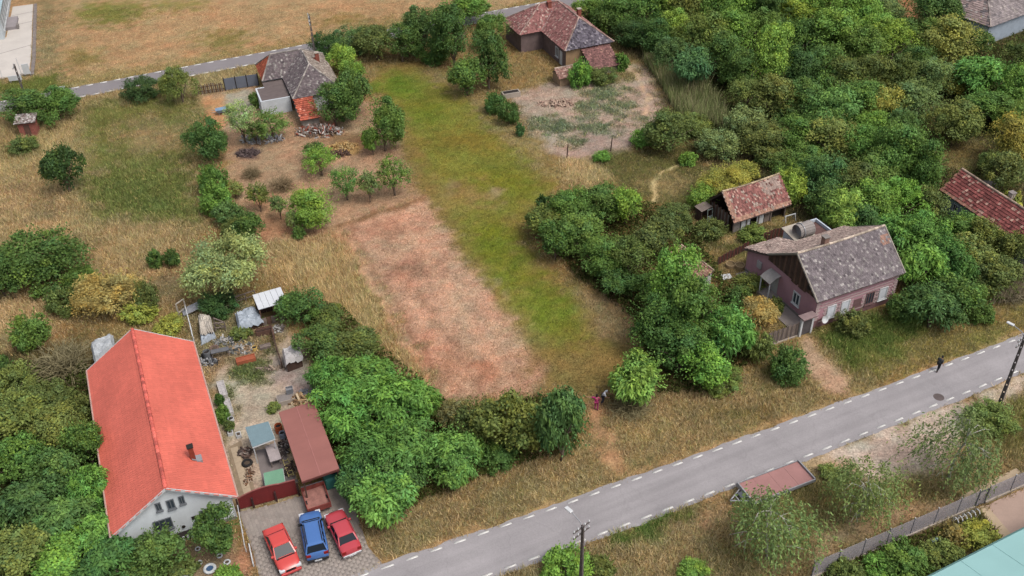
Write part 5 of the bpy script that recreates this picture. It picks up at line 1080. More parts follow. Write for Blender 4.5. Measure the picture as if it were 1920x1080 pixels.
drape('sheet_shed', 'leaning shelter of grey white sheets at the yard edge under dark trees', [(528, 652), (559, 641), (567, 664), (533, 677)], 1.5, M('grey_white_sheet', (204, 200, 200), var=0.12, scale=3), 9, 'shelter')
drape('sheet_shed', 'shelter of dirty white sheets behind the red roof upper corner', [(168, 642), (208, 620), (213, 645), (175, 672)], 1.9, M('dirty_sheet', (186, 190, 194), var=0.3, scale=1.2), 12, 'shelter')
def frame_of(name, label, cat, pxs, h, mat):
    P = [G(*p) for p in pxs]; c = P[0]; t = thing(name, label, cat, (c[0], c[1], 0)); Q = [p - c for p in P]
    for i, q in enumerate(Q): b = MB(); b.beam((q[0], q[1], 0), (q[0], q[1], h), .1); b.build('post', mat, t)
    for i in range(len(Q) - 1): b = MB(); b.beam((Q[i][0], Q[i][1], h), (Q[i + 1][0], Q[i + 1][1], h), .09); b.build('rail', mat, t)
    for i in range(len(Q) - 1): b = MB(); b.beam((Q[i][0], Q[i][1], h * .45), (Q[i + 1][0], Q[i + 1][1], h * .45), .08); b.build('rail', mat, t)
    return t
frame_of('door_frame', 'pale timber frame standing near the withered bush', 'frame', [(338, 600), (352, 590), (352, 590.5)], 1.9, M('pale_timber', (196, 186, 174), var=0.15))
frame_of('pen_rail', 'rough timber pen rail above the tarpaulin heap', 'fence', [(445, 572), (462, 566), (480, 560)], 1.0, wood_g)
frame_of('pen_rail', 'small timber animal pen before the white shed roof', 'fence', [(482, 632), (498, 628), (512, 624), (516, 640)], .8, wood_b)
frame_of('pen_rail', 'long thin timber rail dividing the sandy yard', 'fence', [(512, 632), (520, 660), (530, 692)], .9, wood_d)
frame_of('pen_rail', 'low wire posts left of the beige covered stack', 'fence', [(404, 612), (424, 620), (405, 622)], 1.0, wood_g)
wb_ = G(362, 588); t = thing('leaning_board', 'grey curved board leaning beside the pale timber frame', 'board', (wb_[0], wb_[1], 0), .5); b = MB()
for i in range(6): x = -.9 + i * .3; b.slab([(x, -.3, .3 + .05 * i), (x + .3, -.3, .35 + .05 * i), (x + .3, .3, .75 + .05 * i), (x, .3, .7 + .05 * i)], .04)
b.build('sheet', M('grey_board', (166, 168, 176), var=0.15), t)
def crate(label, px, py, sx, sy, h, mat, rz, name='box', cat='box', lid=None, legs=False):
    q = G(px, py); t = thing(name, label, cat, (q[0], q[1], 0), rz); b = MB()
    if legs:
        b.box(-sx / 2, sx / 2, -sy / 2, sy / 2, h - .07, h); b.build('top', mat, t)
        for x in (-1, 1):
            for y in (-1, 1): b = MB(); b.beam((x * (sx / 2 - .08), y * (sy / 2 - .08), 0), (x * (sx / 2 - .08), y * (sy / 2 - .08), h - .07), .07); b.build('leg', wood_g, t)
    else:
        b.box(-sx / 2, sx / 2, -sy / 2, -sy / 2 + .05, 0, h); b.box(-sx / 2, sx / 2, sy / 2 - .05, sy / 2, 0, h); b.box(-sx / 2, -sx / 2 + .05, -sy / 2 + .05, sy / 2 - .05, 0, h); b.box(sx / 2 - .05, sx / 2, -sy / 2 + .05, sy / 2 - .05, 0, h); b.build('side', mat, t)
        b = MB(); b.box(-sx / 2 + .05, sx / 2 - .05, -sy / 2 + .05, sy / 2 - .05, .02, h * .8); b.build('filling', lid or M('soil', (96, 82, 70), var=0.2), t)
    return t
ra = angA
crate('long whitewashed planter box beside the red roof, the upper one', 418, 735, 2.0, .62, .5, M('whitewashed', (214, 208, 204), var=0.15, scale=3), ra, 'planter', 'planter', M('pale_fill', (196, 190, 190), var=0.4, scale=5))
crate('long whitewashed planter box beside the red roof, the lower one', 430, 768, 1.9, .55, .5, M('whitewashed'), ra, 'planter', 'planter', M('pale_fill'))
crate('rust orange metal panel box in the cluttered yard', 462, 678, 1.7, .7, .45, M('rust_orange', (184, 104, 74), var=0.15), .35, lid=M('rust_orange2', (176, 98, 70), var=0.2))
crate('dark workbench by the red roof eave', 415, 668, 1.6, .55, .75, M('bench_dark', (112, 112, 116), var=0.2), .3, 'workbench', 'bench', legs=True)
crate('stack of pale concrete slabs near the carport back', 537, 752, 1.5, 1.0, .5, conc_m, .35, 'slab_stack', 'concrete slabs', conc_d)
crate('grey metal cabinet lying at the back of the carport', 545, 742, .6, .5, .9, M('cabinet', (140, 142, 148)), .3, 'cabinet', 'cabinet', M('cabinet2', (150, 152, 158)))
crate('pale garden table under the edge of the blue canopy', 515, 860, 1.9, .9, .75, M('table_pale', (190, 178, 178), var=0.12), ra, 'table', 'table', legs=True)
crate('white enamel basin on the garden path by the house', 448, 818, .5, .4, .3, white_m, ra, 'basin', 'basin')
crate('white bucket tub beside the lower planter', 433, 815, .4, .4, .35, white_m, .2, 'basin', 'basin')
crate('low brown animal hutch before the white shed', 497, 625, 1.5, .7, .55, wood_b, .35, 'hutch', 'hutch', wood_d)
crate('pale pallet bench in front of the tarpaulin', 498, 652, 1.0, .5, .3, wood_g, .4, 'pallet', 'pallet', wood_g)
def drum(label, px, py, r, h, mat, name='barrel', cat='barrel', fill=None):
    q = G(px, py); t = thing(name, label, cat, (q[0], q[1], 0)); b = MB(); b.lathe([(r * .94, 0), (r, h * .1), (r, h * .9), (r * .95, h), (r * .82, h), (r * .8, h * .75)], 18); b.build('body', mat, t, smooth=False)
    b = MB(); b.lathe([(0, h * .76), (r * .81, h * .76)], 18); b.build('contents', fill or dark_m, t); return t
drum('orange plastic barrel between the blue canopy and the carport', 524, 810, .32, .8, M('orange_plastic', (206, 106, 62), rough=0.5)); drum('blue and white barrel beside the orange barrel', 531, 822, .26, .7, M('bluewhite', (160, 172, 190)))
drum('grey metal drum at the house corner', 390, 672, .34, .85, M('grey_drum', (120, 122, 126), var=0.2)); drum('yellow bucket in the cluttered yard', 478, 656, .26, .35, M('yellow_plastic', (222, 188, 110)), 'bucket', 'bucket'); drum('white bucket by the pen rail', 448, 625, .25, .3, white_m, 'bucket', 'bucket')
drum('white flower pot at the end of the planters', 434, 790, .26, .4, white_m, 'flower_pot', 'flower pot')
def ring(label, px, py, R, r, mat, z=0.0, tilt=0, name='tyre', cat='tyre', fill=None, group=None):
    q = G(px, py); t = thing(name, label, cat, (q[0], q[1], z), random.uniform(0, 6), group); b = MB(); N = 18; m_ = 8; V = []; F = []
    for i in range(N):
        for j in range(m_): a, c = 2 * math.pi * i / N, 2 * math.pi * j / m_; V.append(((R + r * math.cos(c)) * math.cos(a), (R + r * math.cos(c)) * math.sin(a), r + r * math.sin(c)))
    for i in range(N):
        for j in range(m_): F.append((i * m_ + j, ((i + 1) % N) * m_ + j, ((i + 1) % N) * m_ + (j + 1) % m_, i * m_ + (j + 1) % m_))
    b.add(V, F); b.build('tread', mat, t, smooth=True); b = MB(); b.lathe([(0, r * 1.2), (R - r * .6, r * 1.2)], 14); b.build('centre', fill or M('soil'), t); t.rotation_euler[0] = tilt; return t
tyw = M('white_tyre', (216, 220, 222), var=0.08); bl = M('blue_centre', (70, 100, 136), var=0.1)
for i, (px, py, R, lab, f) in enumerate(((394, 1068, .36, 'large white painted tyre with a blue centre in the front garden', bl), (347, 1077, .28, 'white painted tyre at the bottom edge, left of the blue centred one', None), (421, 1074, .3, 'white painted tyre with dark soil right of the blue centred one', None),
    (426, 1055, .2, 'small white painted tyre closest to the driveway rail', None), (331, 1068, .17, 'small white tyre at the left end of the painted group', None), (355, 1063, .17, 'small white tyre between the left pair of painted tyres', None), (374, 1056, .18, 'small white tyre above the blue centred one', None), (412, 1043, .17, 'uppermost small white tyre near the gable tree', None), (371, 1030, .16, 'white painted pot ring under the gable tree', None))):
    ring(lab, px, py, R, R * .33, tyw, fill=f)
for i, (px, py, lab) in enumerate(((386, 668, 'black tyre leaning on the grey drum'), (462, 852, 'brown coil of hose beside the blue canopy, upper'), (464, 870, 'black tyre lying on the walk near the work floor'), (402, 655, 'pale old tyre behind the dark workbench'))):
    ring(lab, px, py, .34, .12, tyre_m if 'black' in lab else M('brown_rubber', (120, 98, 88)))
# yellow ladder lying by the carport, firewood and rubble heaps
la, lb = G(535, 862), G(545, 890); lv = lb - la; t = thing('ladder', 'yellow wooden ladder lying beside the carport', 'ladder', (la[0], la[1], 0.1), math.atan2(lv[1], lv[0])); ln_ = np.linalg.norm(lv) + .4
for y in (-.2, .2): b = MB(); b.beam((0, y, 0), (ln_, y, .12), .06); b.build('stile', M('yellow_wood', (206, 190, 130)), t)
for k in range(5): b = MB(); x = .2 + k * (ln_ - .4) / 4; b.beam((x, -.2, .12 * x / ln_), (x, .2, .12 * x / ln_), .05); b.build('rung', M('yellow_wood'), t)
def heap(name, label, cat, px, py, rx, ry, h, n, cols, size, seed):
    q = G(px, py); t = thing(name, label, cat, (q[0], q[1], 0)); r = np.random.default_rng(seed); b = MB()
    for i in range(n):
        a, d = r.random() * 6.28, r.random() ** .6; x, y = math.cos(a) * rx * d, math.sin(a) * ry * d; z = h * (1 - d * d) * (.5 + .5 * r.random()); ax = unit_(r.normal(size=3)); ay = unit_(np.cross(ax, r.normal(size=3))); az = np.cross(ax, ay)
        s = size * (.5 + r.random()); obox(b, (x, y, max(z, .05)), ax, ay, az, s * (1 + r.random() * 1.5), s * .5, s * .3, L(cols[r.integers(len(cols))]) * (.8 + .4 * r.random()))
    o = b.build('rubble_pieces', M('rubble', vcol=True, var=0.1), t); o['kind'] = 'stuff'; return t
def unit_(a): return a / (np.linalg.norm(a) + 1e-9)
RB = [(196, 186, 178), (160, 92, 74), (120, 104, 98), (210, 204, 200), (140, 120, 108)]
heap('rubble_heap', 'heap of broken tiles and plaster below the orange lean-to roof', 'rubble', 600, 248, 3.2, 1.6, .9, 260, RB, .16, 1)
heap('rubble_heap', 'scatter of pale broken stone under the fruit trees by the annex', 'rubble', 492, 262, 2.8, 1.2, .3, 160, [(206, 204, 204), (176, 174, 178), (150, 146, 148)], .14, 2)
heap('straw_heap', 'straw coloured heap in the rubble yard', 'straw heap', 645, 276, 1.8, .9, .5, 200, [(206, 170, 112), (190, 150, 98), (220, 190, 136)], .12, 3)
heap('earth_heap', 'dark ash heap beside the pale broken stone', 'ash heap', 465, 288, 1.5, .9, .35, 160, [(92, 78, 78), (110, 94, 92), (76, 64, 64)], .12, 4)
heap('stick_heap', 'brown heap of sticks below the rubble heap', 'stick heap', 632, 290, 1.6, .6, .4, 120, [(112, 86, 74), (92, 72, 64)], .14, 5)
heap('junk_heap', 'mixed pale junk in the middle of the cluttered yard', 'junk', 455, 655, 1.6, .7, .35, 120, [(196, 194, 190), (150, 146, 142), (110, 112, 110), (176, 150, 120)], .12, 6)
heap('junk_heap', 'dark scrap heap beside the red roof eave', 'junk', 392, 680, .9, .5, .4, 60, [(70, 70, 74), (120, 122, 126), (186, 186, 188)], .12, 7)
heap('firewood_heap', 'pile of split firewood behind the carport', 'firewood', 562, 752, 1.0, .6, .6, 110, [(196, 166, 126), (150, 120, 90), (210, 190, 160)], .13, 8)
heap('junk_heap', 'brown scrap beside the blue canopy post', 'junk', 462, 850, .6, .5, .5, 60, [(130, 104, 92), (90, 76, 72), (176, 160, 150)], .12, 9)
heap('junk_heap', 'grey sacks and scrap behind the carport roof', 'junk', 580, 742, 1.0, .5, .4, 60, [(112, 116, 124), (150, 152, 158)], .13, 10)
heap('junk_heap', 'dark clutter in the gap between the blue canopy and the maroon carport', 'junk', 530, 845, .5, 1.2, .4, 90, [(84, 74, 72), (110, 96, 92), (160, 152, 148), (70, 62, 64)], .1, 12)
heap('junk_heap', 'brown scraps on the work floor beside the yellow ladder', 'junk', 545, 880, .5, .9, .3, 70, [(104, 84, 76), (140, 120, 108), (80, 68, 64)], .09, 13)
heap('junk_heap', 'pots and scraps along the walk left of the work floor', 'junk', 468, 890, .35, 1.1, .25, 60, [(150, 112, 86), (120, 92, 76), (190, 170, 150)], .09, 14)
heap('junk_heap', 'small grey scraps strewn above the rust orange box', 'junk', 430, 640, 1.4, .6, .25, 90, [(150, 150, 152), (96, 100, 100), (196, 192, 186)], .1, 15)
heap('junk_heap', 'pale scraps and sacks below the small white shed', 'junk', 520, 618, .7, .5, .3, 60, [(206, 204, 200), (150, 140, 132), (110, 100, 96)], .11, 16)
heap('junk_heap', 'broken boards lying before the leaning white shelter', 'junk', 512, 692, 1.4, .25, .15, 30, [(140, 124, 110), (176, 158, 140)], .16, 17)
heap('plant_rubbish', 'straw and stalks dumped in the bare garden', 'stalk heap', 1045, 195, 2.6, 1.2, .4, 160, [(206, 180, 160), (180, 150, 134)], .14, 11)
# ------------------------------------------------------------------ fences and things round the grey roofed house
a_, c_ = G(372, 178), G(421, 171); v = c_ - a_; ln_ = np.linalg.norm(v); t = thing('paling_fence', 'brown paling fence by the far road next to the grey sheet fence', 'fence', (a_[0], a_[1], 0), math.atan2(v[1], v[0]))
for k in range(int(ln_ / .26)): b = MB(); b.box(k * .26, k * .26 + .15, -.02, .02, 0.05, 1.35 + random.uniform(-.12, .1)); b.build('paling', wood_b if k % 2 else wood_g, t)
for z in (.4, 1.0): b = MB(); b.beam((0, .05, z), (ln_, .05, z), .06, .08); b.build('rail', wood_d, t)
a_, c_ = G(423, 170), G(486, 161); v = c_ - a_; ln_ = np.linalg.norm(v); t = thing('sheet_fence', 'blue grey sheet metal fence beside the grey roofed house', 'fence', (a_[0], a_[1], 0), math.atan2(v[1], v[0])); sf = M('bluegrey_fence', (122, 128, 142), var=0.08, rough=0.5)
for k in range(3): b = MB(); b.box(k * ln_ / 3 + .05, (k + 1) * ln_ / 3 - .05, -.02, .02, .1, 1.75); b.build('panel', sf, t)
for k in range(4): b = MB(); b.beam((k * ln_ / 3, 0, 0), (k * ln_ / 3, 0, 1.9), .12); b.build('post', dark_m, t)
q = G(416, 214); t = thing('wheelbarrow', 'pale blue metal tub barrow on the sandy yard', 'wheelbarrow', (q[0], q[1], 0), .3); b = MB(); b.add([(-.7, -.45, .75), (.8, -.5, .8), (.8, .5, .8), (-.7, .45, .75), (-.4, -.28, .35), (.45, -.28, .35), (.45, .28, .35), (-.4, .28, .35)], [(0, 1, 5, 4), (1, 2, 6, 5), (2, 3, 7, 6), (3, 0, 4, 7), (4, 5, 6, 7)]); b.build('tray', M('barrow_blue', (150, 180, 208), rough=0.4), t)
b = MB(); b.tube([(.7, -.05, .2), (.7, .05, .2)], .2, 14); b.build('wheel', tyre_m, t)
for s in (-1, 1): b = MB(); b.beam((.7, s * .1, .2), (-1.2, s * .35, .6), .05); b.build('handle', steel_m, t); b = MB(); b.beam((-.3, s * .25, .4), (-.35, s * .3, 0), .05); b.build('leg', steel_m, t)
# white boards and posts before the concrete apron
def board(label, px, py, w, h, rz, name='notice_board', cat='sign'):
    q = G(px, py); t = thing(name, label, cat, (q[0], q[1], 0), rz); b = MB(); b.box(-w / 2, w / 2, -.06, .06, .35, .35 + h); b.build('panel', white_m, t)
    for s in (-1, 1): b = MB(); b.beam((s * w * .4, 0, 0), (s * w * .4, 0, .36), .09); b.build('post', steel_m, t)
    return t
board('low white panel box beside the leaning pole at the apron', 31, 155, 1.7, .7, .2); board('white upright panel at the apron corner', 53, 143, .9, 1.5, .35)
board('small pale road sign block by the far road', 119, 178, 1.0, .9, .2)
for i, (px, py, lab) in enumerate(((5, 147, 'thin white flag pole at the left end of the apron'), (41, 141, 'thin white flag pole at the right end of the apron'))):
    q = G(px, py); t = thing('flag_pole', lab, 'pole', (q[0], q[1], 0)); b = MB(); b.tube([(0, 0, 0), (0, 0, 2.6)], .04, 7); b.build('shaft', white_m, t); b = MB(); b.lathe([(.28, 0), (.28, .12), (.1, .2), (0, .2)], 12); b.build('base', conc_m, t)
# clutter near the purple house
for px, py, lab in ((1369, 500, 'old woven basket tub in the purple house garden'), (1387, 502, 'round pale tub beside the woven basket')):
    drum(lab, px, py, .5, .4, M('wicker', (176, 152, 116), var=0.3, scale=6), 'basket', 'basket', M('straw', (140, 118, 84)))
q = G(1362, 520); t = thing('white_board', 'white sheet lying in the purple house garden', 'sheet', (q[0], q[1], 0.06), .2); b = MB(); b.box(-.5, .5, -.4, .4, 0, .05); b.build('sheet', white_m, t)
a_, c_ = G(1345, 497), G(1405, 466); v = c_ - a_; ln_ = np.linalg.norm(v); t = thing('plank_fence', 'low dark red brown plank fence behind the purple house garden', 'fence', (a_[0], a_[1], 0), math.atan2(v[1], v[0]))
for k in range(int(ln_ / .25)): b = MB(); b.box(k * .25, k * .25 + .21, -.02, .02, 0, .95 + random.uniform(-.1, .1)); b.build('plank', M('red_brown_wood', (112, 66, 60), var=0.25) if k % 2 else wood_d, t)
b = MB(); b.beam((0, .04, .6), (ln_, .04, .6), .06, .08); b.build('rail', wood_d, t)
a_, c_ = G(1425, 458), G(1475, 441); v = c_ - a_; ln_ = np.linalg.norm(v); t = thing('plank_fence', 'dark plank fence joining the purple house back roof to the white outbuilding', 'fence', (a_[0], a_[1], 0), math.atan2(v[1], v[0]))
for k in range(int(ln_ / .25)): b = MB(); b.box(k * .25, k * .25 + .2, -.02, .02, 0, 1.3 + random.uniform(-.1, .1)); b.build('plank', M('red_brown_wood') if k % 2 else wood_d, t)
q = G(1480, 415); t = thing('timber_trestle', 'white metal trestle before the right end of the tiled shed', 'trestle', (q[0], q[1], 0), .4); b = MB(); b.beam((-.7, 0, .8), (.7, 0, .8), .08); b.build('bar', white_m, t)
for s in (-1, 1):
    for y in (-.25, .25): b = MB(); b.beam((s * .6, 0, .8), (s * .65, y, 0), .06); b.build('leg', white_m, t)
for px, py, lab in ((1063, 295, 'leaning wooden fence post at the bare garden corner'), (1145, 283, 'thin wooden fence post below the bare garden')):
    q = G(px, py); t = thing('fence_post', lab, 'post', (q[0], q[1], 0)); b = MB(); b.tube([(0, 0, 0), (.05, 0, .9), (.12, .03, 1.7)], [.08, .07, .05], 7); b.build('shaft', wood_d, t)

# ------------------------------------------------------------------ people
skin = M('skin', (196, 150, 126), var=0.03, fine=0); hair_d = M('dark_hair', (44, 34, 34), var=0.1)
def skinned(name, pts, edges, rad, mat, parent, root=0, sub=1):
    me = bpy.data.meshes.new(name); me.from_pydata(pts, edges, []); o = link(name, me, parent); me.materials.append(mat)
    md = o.modifiers.new('skin', 'SKIN'); md.use_smooth_shade = True
    for i, r in enumerate(rad):
        sv = me.skin_vertices[0].data[i]; sv.radius = r if hasattr(r, '__len__') else (r, r); sv.use_root = (i == root)
    s = o.modifiers.new('sub', 'SUBSURF'); s.levels = sub; s.render_levels = sub; return o
def person(label, px, py, rz, shirt, trousers, hair, pose, long_hair=False, h=1.0, coat=False):
    q = G(px, py); t = thing('person', label, 'person', (q[0], q[1], 0.0), rz); S = lambda p: tuple(h * x for x in p)
    P = dict(pel=(0, 0, .95), bel=(0, 0, 1.08), che=(.02, 0, 1.30), nek=(.03, 0, 1.47), hd=(.05, 0, 1.56), ht=(.06, 0, 1.70),
             lsh=(.02, .19, 1.40), lel=(.02, .27, 1.13), lwr=(.12, .27, .90), lha=(.16, .27, .82), rsh=(.02, -.19, 1.40), rel=(.02, -.27, 1.13), rwr=(.12, -.27, .90), rha=(.16, -.27, .82),
             lhp=(0, .10, .92), lkn=(.05, .11, .50), lan=(-.02, .11, .09), lto=(.13, .12, .04), rhp=(0, -.10, .92), rkn=(.02, -.11, .50), ran=(-.12, -.11, .09), rto=(.03, -.12, .04)); P.update(pose)
    K = list(P); ix = {k: i for i, k in enumerate(K)}
    E = [('pel', 'bel'), ('bel', 'che'), ('che', 'nek'), ('nek', 'hd'), ('hd', 'ht'), ('che', 'lsh'), ('lsh', 'lel'), ('lel', 'lwr'), ('lwr', 'lha'), ('che', 'rsh'), ('rsh', 'rel'), ('rel', 'rwr'), ('rwr', 'rha'), ('pel', 'lhp'), ('lhp', 'lkn'), ('lkn', 'lan'), ('lan', 'lto'), ('pel', 'rhp'), ('rhp', 'rkn'), ('rkn', 'ran'), ('ran', 'rto')]
    R = dict(pel=.13, bel=.115, che=.14, nek=.055, hd=.085, ht=.075, lsh=.065, lel=.045, lwr=.032, lha=.035, rsh=.065, rel=.045, rwr=.032, rha=.035, lhp=.085, lkn=.058, lan=.042, lto=.038, rhp=.085, rkn=.058, ran=.042, rto=.038)
    skinned('body', [S(P[k]) for k in K], [(ix[a], ix[c]) for a, c in E], [R[k] * h for k in K], skin, t)
    def sub(names, edges, grow, mat, nm):
        k2 = {k: i for i, k in enumerate(names)}; skinned(nm, [S(P[k]) for k in names], [(k2[a], k2[c]) for a, c in edges], [(R[k] + grow) * h for k in names], mat, t)
    sub(['pel', 'bel', 'che', 'lsh', 'lel', 'rsh', 'rel'], [('pel', 'bel'), ('bel', 'che'), ('che', 'lsh'), ('lsh', 'lel'), ('che', 'rsh'), ('rsh', 'rel')], .022, shirt, 'shirt')
    sub(['pel', 'lhp', 'lkn', 'lan', 'rhp', 'rkn', 'ran'], [('pel', 'lhp'), ('lhp', 'lkn'), ('lkn', 'lan'), ('pel', 'rhp'), ('rhp', 'rkn'), ('rkn', 'ran')], .02, trousers, 'trousers')
    if coat: sub(['che', 'bel', 'pel'], [('che', 'bel'), ('bel', 'pel')], .075, shirt, 'coat')
    for s in ('l', 'r'):
        hp = np.array(P[s + 'ha']); wp = np.array(P[s + 'wr']); d = hp - wp; d /= np.linalg.norm(d); sx = np.cross(d, [0, 0, 1]); sx = sx / (np.linalg.norm(sx) + 1e-9)
        pts = [tuple(hp)]; ed = []; rr = [.022]
        for f in range(4): b0 = hp + d * .03 + sx * (.03 - .02 * f); b1 = b0 + d * (.04 + .006 * (1 - abs(f - 1.5))); b2 = b1 + d * .025 - np.array([0, 0, .012]); k = len(pts); pts += [tuple(b0), tuple(b1), tuple(b2)]; ed += [(0, k), (k, k + 1), (k + 1, k + 2)]; rr += [.009, .0085, .008]
        k = len(pts); pts += [tuple(hp + sx * .045), tuple(hp + sx * .06 + d * .035)]; ed += [(0, k), (k, k + 1)]; rr += [.011, .009]
        skinned('hand', [S(p) for p in pts], ed, [r * h for r in rr], skin, t)
    hd = np.array(P['hd']); b = MB(); n = 12; V = []; F = []
    top = (np.array(P['ht']) + hd) / 2 + np.array([-.012, 0, .02])
    for i in range(9):
        for j in range(16):
            th, ph = math.pi * i / 8, 2 * math.pi * j / 16; r = .115; x, y, z = math.sin(th) * math.cos(ph), math.sin(th) * math.sin(ph), math.cos(th)
            if x > .35 and z < .45: r = .07
            if long_hair and x < .1 and z < 0: r = .13; z *= 1.7
            V.append(S((top[0] + r * x * .95, top[1] + r * y * .9, top[2] + r * z)))
    for i in range(8):
        for j in range(16): F.append((i * 16 + j, (i + 1) * 16 + j, (i + 1) * 16 + (j + 1) % 16, i * 16 + (j + 1) % 16))
    b.add(V, F); b.build('hair', hair, t, smooth=True)
    fx = np.array(P['hd']) + np.array([.085, 0, .045]); b = MB(); b.add([S(fx + np.array(o)) for o in ((.0, -.016, -.02), (0, .016, -.02), (.035, 0, -.022), (0, 0, .03))], [(0, 1, 2), (0, 2, 3), (1, 3, 2)]); b.build('nose', skin, t)
    for s in (-1, 1): b = MB(); b.lathe([(0, .012), (.011, 0), (0, -.012)], 8, S(fx + np.array([-.005, s * .033, .035]))); b.build('eye', hair_d, t)
    b = MB(); b.box(*[h * v_ for v_ in (fx[0] - .012, fx[0] + .006, -.025, .025, fx[2] - .065, fx[2] - .055)]); b.build('mouth', M('lips', (150, 84, 80)), t)
    for s in ('l', 'r'): an, to = np.array(P[s + 'an']), np.array(P[s + 'to']); skinned('shoe', [S(an + [-.04, 0, -.045]), S(an + [.05, 0, -.045]), S(to + [.02, 0, 0])], [(0, 1), (1, 2)], [.05 * h, .052 * h, .042 * h], M('shoe_dark', (60, 54, 54)), t)
    return t
person('person in pink with long dark hair on the tan path, arm stretched out', 1118, 768, math.radians(80), M('pink_cloth', (190, 58, 122), var=0.06), M('pink_trousers', (176, 62, 116), var=0.06), hair_d,
       dict(lel=(.02, .46, 1.36), lwr=(.04, .70, 1.34), lha=(.05, .80, 1.34)), True, .98)
person('person in white shirt and dark trousers bending beside the person in pink', 1130, 757, math.radians(-20), M('white_shirt', (226, 230, 238), var=0.04), M('navy_trousers', (66, 66, 84), var=0.06), M('white_cap', (220, 226, 236)),
       dict(bel=(.05, 0, 1.06), che=(.17, 0, 1.24), nek=(.26, 0, 1.38), hd=(.31, 0, 1.45), ht=(.36, 0, 1.57), lsh=(.18, .19, 1.33), lel=(.34, .25, 1.14), lwr=(.52, .22, 1.10), lha=(.61, .20, 1.10), rsh=(.18, -.19, 1.33), rel=(.32, -.26, 1.12), rwr=(.48, -.22, 1.05), rha=(.56, -.2, 1.05)))
person('person in a long dark coat walking along the near road edge', 1757, 696, math.radians(28), M('charcoal_coat', (72, 76, 80), var=0.1), M('black_trousers', (54, 54, 60), var=0.1), M('dark_hat', (50, 50, 54)),
       dict(che=(.08, 0, 1.28), nek=(.13, 0, 1.44), hd=(.16, 0, 1.52), ht=(.19, 0, 1.65), lkn=(.18, .11, .52), lan=(.16, .11, .10), lto=(.31, .12, .06), rkn=(-.02, -.11, .5), ran=(-.22, -.11, .12), rto=(-.08, -.12, .05)), coat=True)
pb = G(1143, 752); t = thing('shrub_branch', 'long handled tool with a pale blade held out by the person in white', 'tool', (pb[0] - .3, pb[1], 0), -.2)
b = MB(); b.tube([(-.5, 0, .9), (.9, 0, 1.35)], .03, 6); b.build('handle', wood_b, t); b = MB(); b.slab([(.85, -.12, 1.3), (1.2, -.1, 1.4), (1.25, .1, 1.5), (.85, .12, 1.38)], .02); b.build('blade', M('pale_blade', (196, 202, 176), rough=0.4), t)
# ------------------------------------------------------------------ trees and shrubs
leaf_m = M('foliage', vcol=True, objcol=True, var=0, fine=0, rough=0.65, spec=0.25, transl=0.28)
bark_m = M('bark', (128, 112, 98), var=0.25, scale=3, fine=0.3, fscale=20)
birch_m = M('birch_bark', (206, 202, 190), var=0.2, scale=3, fine=0.35, fscale=9)
def unit(a): return a / (np.linalg.norm(a, axis=-1, keepdims=True) + 1e-9)
def sph(n, r): return unit(r.normal(size=(n, 3)))
def leaves(P, N, T, Ln, W, C, droop=0.0):
    """folded rhombic leaves"""
    N = unit(N); T = unit(T - N * np.sum(T * N, 1, keepdims=True)); B = np.cross(N, T); n = len(P)
    Ln = np.broadcast_to(Ln, (n,))[:, None]; W = np.broadcast_to(W, (n,))[:, None]
    tip = P + T * Ln * 0.5; tip[:, 2] -= (Ln[:, 0] * droop)
    V = np.stack([P - T * Ln * 0.5, P + B * W * 0.5 + N * W * 0.18, tip, P - B * W * 0.5 + N * W * 0.18], 1).reshape(-1, 3)
    return V, np.arange(4 * n).reshape(n, 4), np.repeat(C, 4, 0)

